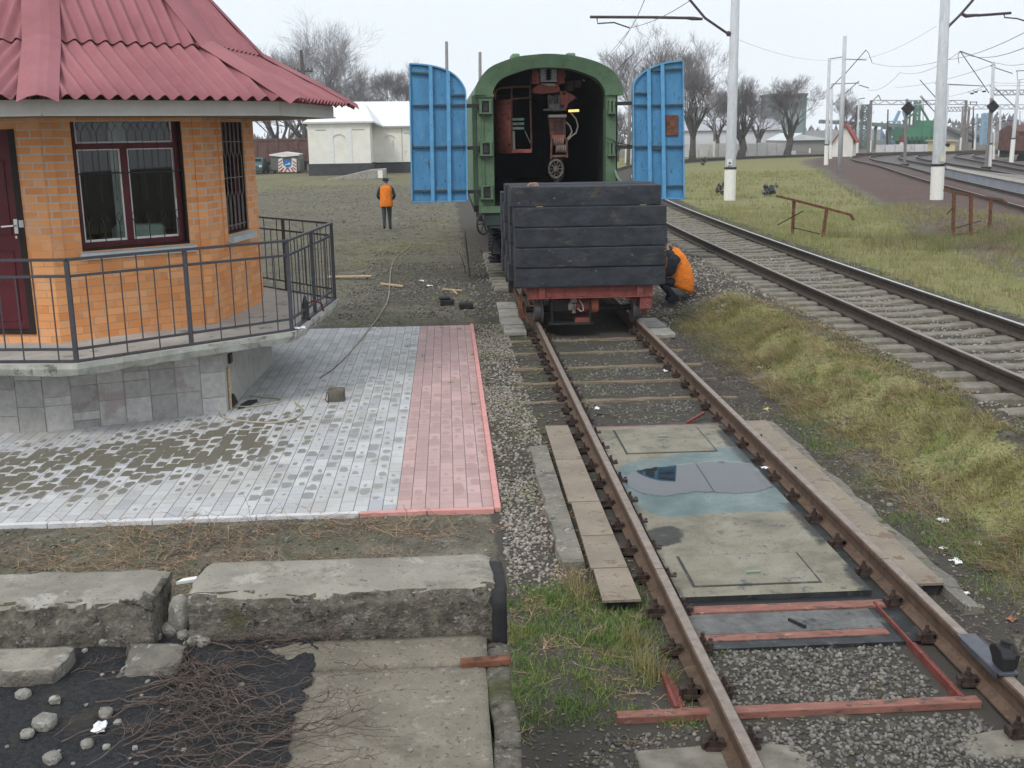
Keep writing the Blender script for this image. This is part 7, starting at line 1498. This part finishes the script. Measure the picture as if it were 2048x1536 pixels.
for k in range(34):
    px, py = random.uniform(120, 520), random.uniform(1256, 1292); rock(ats(px, py, .008), random.uniform(.012, .034), k+140, 'lump of broken concrete rubble at the foot of the edge beams', group='rubble at the foot of the edge beams', amp=.3)
crumple('paper_scrap', ats(200, 1462), .055, M['paper'], 'bright white paper scrap on the dark platform', 'paper', flat=.5)
for (px, py, lab) in ((940, 1280, 'small brown stone at the foot of the edge beam on the right'), (820, 1503, 'small white pebble on the bare slab'), (716, 1498, 'small reddish pebble on the bare slab'), (800, 1380, 'brown pebble in the middle of the slab')): rock(ats(px, py, .004), .011, px, lab, 'pebble', sub=1, cat='pebble')
p = at(375, 1160, ZP-.04); m_ = MB(); m_.prism([(p[0]-.05, p[1]-.0, ZP-.06), (p[0]+.04, p[1]+.03, ZP-.06), (p[0]+.05, p[1]+.07, ZP-.06), (p[0]-.03, p[1]+.04, ZP-.06)], (0, 0, .012)); o = m_.build('white_board', M['white']); tag(o, 'white painted splinter lying behind the gap in the edge beam', 'board')
# creeping dry vines over the asphalt: one thing each bundle
M['vine'] = pm('dry_vine', (.115, .085, .072), .3, 30, .85, 0, isl=.35)
def curve(p, ang, L, n, wob, z, rise=.0):
    P = [np.array(p, float)]; a = ang
    for k in range(n): a += random.gauss(0, wob); P.append(P[-1] + np.array([math.cos(a)*L/n, math.sin(a)*L/n, 0]))
    for k, q_ in enumerate(P): q_[2] = z + abs(random.gauss(0, .003)) + rise*.6*math.sin(math.pi*k/n)*random.random()
    return P
def vines(name, label, n, src, angr, Lr, seed):
    random.seed(seed); m_ = MB()
    for k in range(int(n*.55)):
        px, py = src(); p = at(px, py, ZS+.01); L = random.uniform(*Lr); P = curve(p, random.uniform(*angr), L, 14, .10, ZS+.028, .05); r = random.uniform(.0014, .0034)
        m_.tube(P, [r*(1-.7*i/14) for i in range(15)], 4, False)
        for j in range(random.randint(2, 7)):
            i = random.randint(2, 12); d = P[i]-P[i-1]; a = math.atan2(d[1], d[0]) + random.choice((-1, 1))*random.uniform(.4, 1.0); m_.tube(curve(P[i], a, L*random.uniform(.08, .3), 6, .25, P[i][2], .04), [r*.6*(1-.12*t) for t in range(7)], 3, False)
    o = m_.build(name, M['vine'], normals=False); tag(o, label, 'vine')
vines('dry_vine', 'tangle of bare dry vines fanning over the dark asphalt towards the slab', 60, lambda: (random.uniform(300, 460), random.uniform(1270, 1460)), (-1.5, .0), (.2, .55), 3)
vines('dry_vine', 'dense strands of dry vine at the bottom of the platform', 90, lambda: (random.uniform(150, 560), random.uniform(1400, 1600)), (-.5, .9), (.3, .7), 4)
vines('dry_vine', 'dry vine strands along the foot of the right edge beam', 26, lambda: (random.uniform(380, 600), random.uniform(1265, 1305)), (-.5, .25), (.25, .6), 5)
vines('dry_vine', 'dry twigs creeping over the rubble at the left', 34, lambda: (random.uniform(60, 330), random.uniform(1330, 1500)), (-.2, 1.2), (.2, .55), 6)
vines('dry_vine', 'a few thin vine ends reaching onto the bare slab', 7, lambda: (random.uniform(600, 760), random.uniform(1330, 1420)), (-.6, .6), (.15, .35), 8)
# ================================================================ STONES of the ballast as real geometry
ico = bmesh.new(); bmesh.ops.create_icosphere(ico, subdivisions=1, radius=1.0); IV = np.array([v.co for v in ico.verts]); IF = np.array([[v.index for v in f.verts] for f in ico.faces]); ico.free()
def stones(name, xy, size, mat, label, sink=.25):
    n = len(xy); S = rng.uniform(*size, n)[:, None, None]; sc = rng.uniform(.55, 1.25, (n, 1, 3)); V = IV[None]*(1 + rng.normal(0, .16, (n, len(IV), 1)))*sc*S
    a = rng.uniform(0, 6.28, n); b = rng.uniform(0, 6.28, n); ca, sa, cb, sb = np.cos(a), np.sin(a), np.cos(b), np.sin(b)
    x = V[..., 0]*ca[:, None] - V[..., 1]*sa[:, None]; y = V[..., 0]*sa[:, None] + V[..., 1]*ca[:, None]; z = V[..., 2]
    y2 = y*cb[:, None] - z*sb[:, None]; z2 = y*sb[:, None] + z*cb[:, None]
    h = hgt(xy[:, 0], xy[:, 1]); V = np.stack([x + xy[:, 0, None], y2 + xy[:, 1, None], z2*.8 + (h + S[:, 0, 0]*(1-2*sink)*.5)[:, None]], -1).reshape(-1, 3)
    F_ = (IF[None] + (np.arange(n)*len(IV))[:, None, None]).reshape(-1, 3); o = npmesh(name, V, F_, mat); tag(o, label, 'gravel', kind='stuff')
M['gstone'] = pm('ballast_stone', (.155, .145, .13), .3, 30, .95, .3, 90, .01, isl=.62); M['lstone'] = pm('pale_ballast_stone', (.27, .242, .208), .25, 30, .95, .3, 90, .01, isl=.42)
def uni(n, x0, x1, y0, y1): return np.stack([rng.uniform(x0, x1, n), rng.uniform(y0, y1, n)], 1)
A_ = uni(5200, -.72, .72, 3.6, 5.36); B_ = uni(1900, -.66, .60, 5.5, 6.3); C_ = uni(900, -1.5, -.86, 3.6, 5.3); stones('ballast_gravel', np.concatenate([A_, B_, C_]), (.006, .019), M['gstone'], 'loose grey ballast stones between the rails in the foreground')
A_ = uni(9000, -1.76, -1.20, 7.2, 18.5); A_ = A_[(rng.random(len(A_)) < .35 + .65*ss(.4, .55, fbm(A_[:, 0], A_[:, 1], .5, 61)))]; stones('ballast_gravel', A_, (.007, .02), M['lstone'], 'pale gravel strip between the red paving and the track')
A_ = uni(5200, -.7, .7, 11.7, 17.0); A_ = A_[rng.random(len(A_)) < .7*ss(.38, .6, fbm(A_[:, 0], A_[:, 1], .5, 62))]; B_ = uni(2600, .85, 1.6, 11.5, 18); B_ = B_[rng.random(len(B_)) < .35]; stones('ballast_gravel', np.concatenate([A_, B_]), (.007, .019), M['gstone'], 'gritty gravel between the timber strips')
A_ = uni(9000, 1.0, 3.9, 17.5, 40); A_ = A_[rng.random(len(A_)) < .75]; stones('ballast_gravel', A_, (.012, .032), M['lstone'], 'gravel slope beside the crouching person')
A_ = uni(13000, 3.9, 5.5, 6, 45); B_ = uni(2600, 3.2, 3.9, 8, 20); B_ = B_[rng.random(len(B_)) < .4]; stones('ballast_gravel', np.concatenate([A_[rng.random(len(A_)) < .62], B_]), (.010, .026), M['lstone'], 'ballast between the sleepers of the through track')
A_ = uni(4500, -4.2, -.9, 19.2, 31); A_ = A_[rng.random(len(A_)) < .9*ss(.35, .6, fbm(A_[:, 0], A_[:, 1], 1.3, 63))]; stones('ballast_gravel', A_, (.012, .034), M['gstone'], 'scattered stones on the bare earth left of the trolley')
A_ = uni(2600, .95, 2.1, 4.5, 12); A_ = A_[rng.random(len(A_)) < .45]; B_ = uni(1300, -6.2, -1.95, 5, 9.0); stones('ballast_gravel', np.concatenate([A_, B_]), (.006, .02), M['gstone'], 'small stones lying in the dirt beside the rail and the paving')
# ================================================================ GRASS
def blades(xy, H_, W_, lean, mat, name, label, spread=.5, kind='stuff', nseg=3, curl=.5, zoff=None):
    n = len(xy); h = rng.uniform(*H_, n); wd = rng.uniform(*W_, n); az = rng.uniform(0, 2*np.pi, n); tl = np.abs(rng.normal(0, spread, n)); dx = np.cos(az)*tl + lean[0]*rng.uniform(.3, 1.2, n); dy = np.sin(az)*tl + lean[1]*rng.uniform(.3, 1.2, n)
    base = np.stack([xy[:, 0], xy[:, 1], hgt(xy[:, 0], xy[:, 1]) - .005 if zoff is None else np.full(n, zoff)], 1); sa = rng.uniform(0, np.pi, n); sx_, sy_ = np.cos(sa)*wd/2, np.sin(sa)*wd/2; V = []
    for k in range(nseg+1):
        t = k/nseg; r = (t + curl*t*t)/(1+curl); px = base[:, 0] + dx*h*t*(.45 + .8*r); py = base[:, 1] + dy*h*t*(.45 + .8*r); m2 = dx**2 + dy**2; pz = base[:, 2] + h*(t - .42*np.minimum(m2, 1.6)*t*t); f = 1 - .85*t
        V += [np.stack([px - sx_*f, py - sy_*f, pz], 1), np.stack([px + sx_*f, py + sy_*f, pz], 1)]
    V = np.stack(V, 1).reshape(-1, 3); q_ = []
    for k in range(nseg): q_.append([2*k, 2*k+1, 2*k+3, 2*k+2])
    F_ = (np.array(q_)[None] + (np.arange(n)*(2*(nseg+1)))[:, None, None]).reshape(-1, 4); o = npmesh(name, V, F_, mat); tag(o, label, 'grass', kind=kind); return o
def gmat(name, cs):
    g = NG(name); r = g.island(); col = g.ramp(r, [((i+.0)/max(1, len(cs)-1), c) for i, c in enumerate(cs)]); v = g.pos(False)
    n = g.noise(v, 1.1, 4, .6); n2 = g.noise(v, 4, 3, .6)
    col = g.mix(g.step(n, .47, .62), col, g.mix(.42 if name in ('dry_bank_grass', 'mossy_turf', 'dead_straw') else .7, col, (.20, .26, .06), 'MIX')); col = g.mix(g.math('MULTIPLY', g.step(n2, .52, .66), .6), col, (.30, .22, .13)); return g.fin(col, .75, 0, .25)
M['gdry'] = gmat('dry_bank_grass', [(.14, .13, .045), (.235, .20, .08), (.31, .25, .125), (.38, .30, .17), (.25, .22, .085), (.43, .35, .21)]); M['ggreen'] = gmat('green_grass', [(.07, .14, .03), (.115, .20, .045), (.17, .24, .07), (.21, .23, .09)]); M['gstraw'] = gmat('dead_straw', [(.30, .24, .12), (.42, .34, .19), (.36, .28, .15), (.24, .19, .10)]); M['gmoss'] = gmat('mossy_turf', [(.17, .15, .055), (.26, .22, .09), (.34, .28, .135), (.22, .20, .07)]); M['gmead'] = gmat('meadow_grass', [(.17, .165, .07), (.26, .245, .105), (.35, .32, .17), (.23, .23, .09), (.42, .37, .21)]); M['gmix'] = gmat('mixed_weeds', [(.09, .10, .04), (.15, .165, .06), (.22, .19, .11), (.14, .125, .085)])
def clump(n, x0, x1, y0, y1, s=.5, th=.42, sd=70, per=1):
    c = uni(n, x0, x1, y0, y1); k = ss(th, th+.16, fbm(c[:, 0], c[:, 1], s, sd)); return c[rng.random(n) < k]
def tufts(n, x0, x1, y0, y1, m, rad, s=.6, th=.4, sd=71):
    c = clump(n, x0, x1, y0, y1, s, th, sd); c = np.repeat(c, m, 0); return c + rng.normal(0, rad, c.shape)
# the bank between the tracks: tufts combed downhill
b1 = tufts(2800, 1.75, 3.1, 4.5, 18.5, 13, .045, .5, .43); blades(b1, (.04, .13), (.005, .010), (-.8, -.15), M['gdry'], 'bank_grass', 'dry yellowish grass tussocks combed down the bank between the tracks', .55, curl=.9)
b1b = tufts(700, 1.7, 2.7, 4.5, 18.5, 24, .05, .5, .46, 88); blades(b1b, (.10, .22), (.004, .008), (-.9, -.2), M['gstraw'], 'bank_grass', 'long dead straw tussocks hanging over the foot of the bank', .45, curl=1.0)
b2 = tufts(3400, 2.2, 3.6, 4.5, 18.8, 9, .05, .6, .47, 73); blades(b2, (.02, .07), (.006, .012), (-.15, 0), M['gmoss'], 'bank_grass', 'short matted yellow green turf on top of the bank', .8)
b3 = tufts(800, 1.5, 2.6, 5.0, 13.5, 18, .05, .6, .44, 74); blades(b3, (.03, .10), (.004, .008), (-.3, 0), M['ggreen'], 'green_grass', 'fresh green patches at the foot of the bank', .6)
b4 = tufts(500, 1.5, 2.6, 14.0, 19.0, 14, .05, .6, .35, 75); blades(b4, (.05, .18), (.003, .007), (-.5, 0), M['gmix'], 'green_grass', 'darker weeds at the far end of the bank', .6)
# meadow on the right
md_ = tufts(7000, 5.75, 15, 13, 40, 9, .08, 1.4, .26, 76); blades(md_, (.06, .20), (.006, .013), (0, 0), M['gmead'], 'meadow_grass', 'pale olive grass of the meadow right of the through track', .6)
md2 = tufts(5000, 6, 30, 40, 75, 5, .14, 2.2, .30, 77); dd_ = dpoly(md2[:, 0], md2[:, 1], T3); md2 = md2[(dd_ > 4.6) & (dpoly(md2[:, 0], md2[:, 1], T2) > 1.8)]; blades(md2, (.10, .22), (.02, .04), (0, 0), M['gmead'], 'meadow_grass', 'distant pale meadow grass', .6)
md3 = tufts(140, 8, 14, 24, 30, 30, .16, 1.0, .2, 78); blades(md3, (.15, .42), (.006, .012), (0, 0), M['gmix'], 'tall_weeds', 'taller dark weeds around the hollow by the right rusty railing', .35)
# green patch left of the near rail, dry weeds before the paving, small tufts here and there
g1 = tufts(760, -1.86, -.86, 5.35, 7.3, 18, .035, .4, .30, 79); blades(g1, (.02, .075), (.004, .008), (0, 0), M['ggreen'], 'green_grass', 'fresh green grass patch left of the near rail', .6)
g1b = np.repeat(np.array([at(1145, 1170)[:2], at(1160, 1195)[:2], at(1310, 1360)[:2], at(1290, 1340)[:2], at(1265, 1290)[:2]]), 130, 0) + rng.normal(0, .05, (650, 2)); blades(g1b, (.08, .20), (.003, .006), (0, 0), M['gdry'], 'grass_tuft', 'yellowish grass tufts beside the walkway plates and the rail', .5)
g2 = tufts(500, -6.3, -2.0, 5.6, 8.9, 16, .05, .5, .46, 80); blades(g2, (.02, .07), (.003, .006), (0, 0), M['gmix'], 'green_grass', 'thin weeds on the dirt before the paving', .7)
g3 = tufts(420, -1.7, -.9, 9, 19, 12, .04, .6, .46, 81); blades(g3, (.02, .07), (.003, .006), (0, 0), M['ggreen'], 'green_grass', 'small green tufts in the gravel strip', .7)
g4 = tufts(300, -.62, .62, 11.7, 16.5, 12, .04, .5, .46, 82); blades(g4, (.015, .05), (.003, .006), (0, 0), M['ggreen'], 'green_grass', 'small weeds between the rails among the timber strips', .7)
g4b = tufts(60, -.62, .62, 5.5, 6.3, 9, .03, .4, .5, 83); blades(g4b, (.015, .06), (.003, .005), (0, 0), M['ggreen'], 'green_grass', 'few green sprigs in the foreground ballast', .7)
g5 = tufts(900, .95, 1.9, 4.5, 13, 10, .05, .5, .42, 84); blades(g5, (.02, .08), (.003, .006), (0, 0), M['gmix'], 'green_grass', 'sparse weeds in the dirt right of the near rail', .7)
g6 = tufts(2600, -7.5, -1.6, 18.6, 42, 7, .07, 1.6, .42, 85); blades(g6, (.02, .07), (.006, .012), (0, 0), M['gmix'], 'green_grass', 'thin trodden grass of the left yard', .8)
g7 = tufts(360, 3.95, 5.4, 8, 40, 10, .05, .8, .45, 86); blades(g7, (.03, .09), (.004, .008), (0, 0), M['gmead'], 'green_grass', 'grass growing between the sleepers of the through track', .7); 
pw = np.array([at(x, y)[:2] for x, y in ((880, 738), (946, 712), (884, 658), (918, 660), (945, 788), (948, 812), (968, 908), (901, 767), (846, 715), (815, 695))]); pw = np.repeat(pw, 14, 0) + rng.normal(0, .022, (140, 2)); blades(pw, (.02, .06), (.004, .008), (0, 0), M['ggreen'], 'weed_tuft', 'little weeds in the joints of the paving', .8, zoff=.012)
# flakes of leaf, straw, bark and soil lying everywhere on the bare ground
def flakes(xy, size, mat, name, label):
    n = len(xy); s_ = rng.uniform(*size, n); a = rng.uniform(0, 6.28, n); e = rng.uniform(.25, .9, n); z = hgt(xy[:, 0], xy[:, 1]); V = []
    for du, dv in ((-1, -.6), (1, -1), (.8, 1), (-.9, .7)):
        u = du*s_*(.7 + .6*rng.random(n)); v_ = dv*s_*e; V.append(np.stack([xy[:, 0] + u*np.cos(a) - v_*np.sin(a), xy[:, 1] + u*np.sin(a) + v_*np.cos(a), z + .004 + s_*rng.uniform(0, .55, n)], 1))
    o = npmesh(name, np.stack(V, 1).reshape(-1, 3), np.arange(4*n).reshape(-1, 4), mat); tag(o, label, 'debris', kind='stuff')
M['flake'] = gmat('ground_debris', [(.05, .042, .03), (.12, .10, .075), (.20, .165, .12), (.09, .08, .06), (.28, .245, .19), (.07, .075, .035), (.16, .12, .08), (.34, .31, .27)])
flakes(np.concatenate([uni(5200, -6.3, -1.85, 5.2, 8.95), uni(2600, .97, 2.3, 4, 12.5), uni(1600, -1.85, -.8, 4, 8), uni(1500, -.68, .85, 11.6, 17), uni(700, -.66, .66, 3.6, 6.3)]), (.004, .013), M['flake'], 'ground_debris', 'small leaf and bark flakes lying on the dirt in the foreground')
flakes(uni(3500, 1.7, 3.7, 4.5, 19), (.006, .02), M['flake'], 'ground_debris', 'dead leaves and bark caught in the bank grass'); flakes(np.concatenate([uni(9000, -7, -.9, 18.5, 32), uni(2500, 1, 3.8, 17, 34), uni(1500, -1.75, -.85, 9, 18)]), (.008, .028), M['flake'], 'ground_debris', 'leaf litter and clods on the trodden earth of the left yard'); flakes(uni(9000, -16, -1.7, 32, 75), (.02, .06), M['flake'], 'ground_debris', 'clods and tufts on the far part of the left yard'); flakes(uni(4500, 5.8, 16, 12, 40), (.008, .03), M['flake'], 'ground_debris', 'dead leaves between the meadow grass')
# dead brushwood between platform and paving
def brush(n, box_, Lr, name, label, seed, mat='straw', up=.45):
    random.seed(seed); m_ = MB()
    for k in range(n):
        x, y = random.uniform(*box_[0]), random.uniform(*box_[1])
        if float(fbm(np.array([x]), np.array([y]), .7, 91)[0]) < .40: continue
        for j in range(random.randint(3, 7)):
            a = random.uniform(0, 6.28); L = random.uniform(*Lr); P = [np.array([x, y, hz(x, y)])]; el = random.uniform(.1, up*1.6)
            for i in range(5): a += random.gauss(0, .35); el += random.gauss(-.12, .2); P.append(P[-1] + np.array([math.cos(a)*math.cos(el), math.sin(a)*math.cos(el), math.sin(el)])*L/5); P[-1][2] = max(P[-1][2], hz(x, y)+.004)
            r = random.uniform(.0016, .0034); m_.tube(P, [r*(1-.6*i/5) for i in range(6)], 3, False)
            for b_ in range(2): i = random.randint(1, 4); a2 = a + random.uniform(-1.2, 1.2); q_ = P[i]; m_.tube([q_, q_ + np.array([math.cos(a2), math.sin(a2), random.uniform(0, .6)])*L*.2, q_ + np.array([math.cos(a2+.3), math.sin(a2+.3), random.uniform(0, .5)])*L*.36], [r*.7, r*.5, r*.3], 3, False)
    o = m_.build(name, M[mat], normals=False); tag(o, label, 'brushwood', kind='stuff')
brush(420, ((-6.3, -2.05), (6.3, 8.88)), (.10, .34), 'dead_brushwood', 'dead orange brown weeds on the dirt strip before the paving', 5)
brush(120, ((-6.3, -2.1), (5.4, 8.8)), (.15, .4), 'dead_brushwood', 'grey dead twigs on the dirt strip before the paving', 6, 'twig')
brush(260, ((1.7, 3.3), (4.8, 18)), (.10, .28), 'dead_brushwood', 'dead straw stems on the grass bank', 17, 'straw', .5)
brush(150, ((1.1, 2.2), (4.8, 12.5)), (.08, .25), 'dead_brushwood', 'dead stalks at the foot of the grass bank', 7, 'twig', .3)
brush(60, ((.9, 2.0), (12, 17)), (.2, .6), 'dead_brushwood', 'dark bare twigs beside the right rail before the trolley', 8, 'twig', .25)
brush(50, ((9.5, 13.5), (24, 30)), (.4, .8), 'dead_brushwood', 'dark dead stalks on the meadow by the hollow', 9, 'twig', .9)
brush(90, ((-1.9, -.95), (5.2, 9.5)), (.06, .2), 'dead_brushwood', 'dry stalks left of the walkway plates', 10, 'straw', .3)
# ================================================================ LITTER AND LOOSE THINGS
for px, py, s_, lab in ((1885, 1043, .10, 'largest white paper scrap at the foot of the bank'), (1886, 1098, .05, 'small white paper strip below the largest scrap'), (1912, 1126, .09, 'torn curled white paper scrap nearest the red leaf'), (1957, 1089, .07, 'crumpled greyish paper in the dry grass'), (1883, 1178, .04, 'white paper bit beside the end of the walkway plates'), (1932, 1188, .045, 'white paper bit lying on the kerb end'), (1520, 736, .11, 'white paper scrap below the dry bank grass'), (1530, 937, .07, 'crumpled white tissue on the deck by the right rail'), (1331, 743, .07, 'white tissue inside the right rail among timber strips'), (1194, 819, .07, 'white paper scrap inside the left rail'), (1548, 520, .13, 'white scrap between the sleepers of the through track'), (748, 657, .08, 'white paper bit at the far edge of the paving'), (860, 573, .13, 'pale scrap on the earth near the sticks'), (843, 563, .13, 'whitish scrap on the earth left of the sticks'), (1010, 1078, .03, 'white crumb in the gravel beside the paving')):
    p = atg(px, py) if px != 1530 else at(px, py, .07); crumple('paper_scrap', p, s_, M['paper'], lab, 'paper', flat=.35)
M['leafy'] = plain('yellow_leaf', (.55, .46, .12), .7); M['leafr'] = plain('rust_leaf', (.36, .15, .09), .7)
crumple('fallen_leaf', atg(1534, 820), .09, M['leafy'], 'yellow leaf on the dirt right of the rail joint', 'leaf'); crumple('fallen_leaf', atg(2024, 1241), .07, M['leafr'], 'rust red leaf or shard near the right picture edge', 'leaf'); crumple('fallen_leaf', atg(1112, 842), .05, M['leafr'], 'small red scrap left of the left rail', 'scrap'); crumple('fallen_leaf', atg(1658, 888), .06, M['leafr'], 'pinkish scrap at the foot of the bank', 'scrap')
for k, (px, py, s_) in enumerate(((1960, 1215, .03), (1930, 1225, .022), (1650, 830, .05), (1800, 960, .05), (1780, 1010, .03), (1870, 1000, .03))): rock(atg(px, py), s_, k+200, ['white stone beside the right kerb end', 'pale stone left of the white one by the kerb', 'flat stone on the dirt below the green bank', 'dark flat stone under the overhanging grass', 'small stone under the overhanging grass', 'grey stone near the largest paper scrap'][k])
# two black rail pads and timber on the earth
for px, py, lab in ((894, 612, 'black rubber block with slot, left of the two on the earth'), (932, 619, 'black rubber block with hollow top, right of the two on the earth')):
    b = atg(px, py); m_ = MB(); w_ = .20; m_.bb(b[0]-.13, b[0]+.13, b[1], b[1]+.22, b[2], b[2]+.11); o = m_.build('rubber_block', M['rubber'], bevel=.02); tag(o, lab, 'block'); m2 = MB(); m2.lathe([(.01, 0), (.06, 0), (.06, .004), (.01, .004)], (b[0], b[1]+.11, b[2]+.111), 12); 
    o2 = m2.build('hollow', M['dark'], None); o2.parent = o; o2.location = Vector((b[0], b[1]+.11, b[2]+.111)) - o.location
    if px < 900: m3 = MB(); m3.bb(b[0]-.15, b[0]+.06, b[1]+.02, b[1]+.2, b[2]+.112, b[2]+.16); o3 = m3.build('upper_slab', M['rubber'], None, bevel=.015); loc = o3.location.copy(); o3.parent = o; o3.location = loc - o.location
def stick(name, a, b, w_, h_, mat, lab, cat): m_ = MB(); m_.bar(a, b, w_, h_); o = m_.build(name, M[mat], bevel=.004); tag(o, lab, cat)
stick('plank', gpt(655, 558, .05), gpt(744, 559, .08), .12, .03, 'wood', 'pale wooden plank lying on the earth behind the railing', 'plank'); stick('stick', gpt(763, 571, .04), gpt(806, 577, .05), .05, .04, 'wood', 'short bare wooden stick across the thin rope', 'stick'); stick('stick', gpt(885, 581, .03), gpt(924, 584, .03), .03, .03, 'wood', 'straw coloured stick near the black rubber blocks', 'stick'); stick('stick', gpt(905, 582, .03), gpt(914, 591, .03), .03, .03, 'wood', 'tiny stick crossing the straw coloured stick', 'stick')
stick('iron_bar', (.42, 11.50, .05), (.68, 11.82, .07), .03, .03, 'redox', 'short rusty bar lying slantwise by the right rail at the deck end', 'bar')
# sapling twig stuck in the earth, rope over the yard, hose by the plinth
b = gpt(940, 553); m_ = MB(); Yb = b[1]; m_.tube([b - (0, 0, .1), on(935, 510, Yb), on(930, 470, Yb), on(931, 462, Yb)], [.022, .02, .016, .008], 6); m_.tube([on(932, 548, Yb), on(925, 520, Yb), on(919, 505, Yb)], [.012, .011, .006], 5); m_.tube([on(937, 540, Yb), on(946, 530, Yb), on(950, 527, Yb)], [.01, .008, .005], 4); m_.tube([on(931, 475, Yb), on(920, 478, Yb)], .008, 4); o = m_.build('sapling', M['bark']); tag(o, 'thin dark bare sapling stem standing in the earth left of the trolley', 'sapling')
M['rope'] = pm('thin_pale_rope', (.32, .28, .23), .2, 30, .9)
def ground_line(px, r, mat, name, label, cat, dz=.012):
    P = spline([tuple(atg(x, y)) for x, y in px], 6); m_ = MB(); m_.tube([(p[0], p[1], max(hz(p[0], p[1]), .012 if (PY0 < p[1] < PY1 and p[0] < PX1) else -9) + dz) for p in P], r, 5); o = m_.build(name, M[mat]); tag(o, label, cat)
ground_line([(690, 720), (715, 690), (745, 652), (765, 622), (776, 600), (779, 575), (781, 548), (786, 525), (796, 512), (812, 500), (826, 488)], .012, 'rope', 'rope', 'thin pale rope winding over the earth from the paving', 'rope'); ground_line([(640, 760), (665, 742), (690, 720)], .006, 'twig', 'cord', 'dark thin cord end on the grey paving', 'cord')
M['hose'] = pm('beige_cable', (.42, .38, .30), .1, 20, .7)
ground_line([(440, 828), (452, 840), (490, 847), (540, 849), (580, 845), (600, 832), (603, 820), (590, 808)], .011, 'hose', 'cable', 'beige cable looping over the paving from the broken plinth corner', 'cable'); ground_line([(470, 818), (500, 817), (530, 813), (560, 806), (556, 800), (520, 797), (500, 795)], .010, 'hose', 'cable', 'short beige cable lying beside the broken plinth corner', 'cable')
b = at(672, 804, .012); t = thing('concrete_cube', 'small dirty concrete cube standing on the grey paving', 'block', b); m_ = MB(); roughblock(m_, b[0]-.10, b[0]+.10, b[1], b[1]+.16, b[2], b[2]+.15, 8, 7, 6, .006, 9, rnd=.02); m_.build('block', pm('dirty_cube', (.13, .115, .095), .3, 9, .95, .6, 50, .01), t, smooth=True, normals=False)
m_ = MB(); n_ = at(660, 802, .012); m_.tube([b + (-.10, -.02, .13), b + (-.12, -.03, .04), b + (-.09, -.03, .0)], .006, 5); m_.build('wire_loop', M['dark'], t)
for k, (px, py, ln) in enumerate(((1190, 830, .3), (1375, 600, .9), (1395, 640, .6), (1480, 735, .7), (1560, 740, .5), (1300, 1105, .2))):
    a = atg(px, py); an = random.uniform(-.9, .5); m_ = MB(); P = curve(a + (0, 0, .02), an + (1.9 if k in (1, 2) else 0), ln, 8, .14, a[2]+.02, .05); m_.tube(P, [.010*(1-.08*i) for i in range(9)], 5, False); o = m_.build('dead_branch', M['bark'], normals=False); tag(o, ['thin dead twig left of the left rail at the plates', 'long dark branch on the gravel beside the crouching person', 'second dark branch just below the long one by the gravel', 'dark branch in the hollow below the dry bank', 'shorter dark branch right of the one in the hollow', 'little twig at the inner side of the left rail'][k], 'branch')
# ================================================================ HAZE: thin winter air round the whole place
m_ = MB(); m_.bb(-262, 422, -42, 340, -2.2, 34)
o = m_.build('haze', M['white']); hm_ = bpy.data.materials.new('winter_haze'); hm_.use_nodes = True; t_ = hm_.node_tree; t_.nodes.clear(); ho = t_.nodes.new('ShaderNodeOutputMaterial'); pv = t_.nodes.new('ShaderNodeVolumePrincipled')
pv.inputs['Color'].default_value = (.97, .985, 1.0, 1); pv.inputs['Density'].default_value = .0006; pv.inputs['Anisotropy'].default_value = .2; t_.links.new(pv.outputs[0], ho.inputs['Volume']); o.data.materials.clear(); o.data.materials.append(hm_); tag(o, 'thin pale winter haze over the yard', 'haze', kind='stuff')
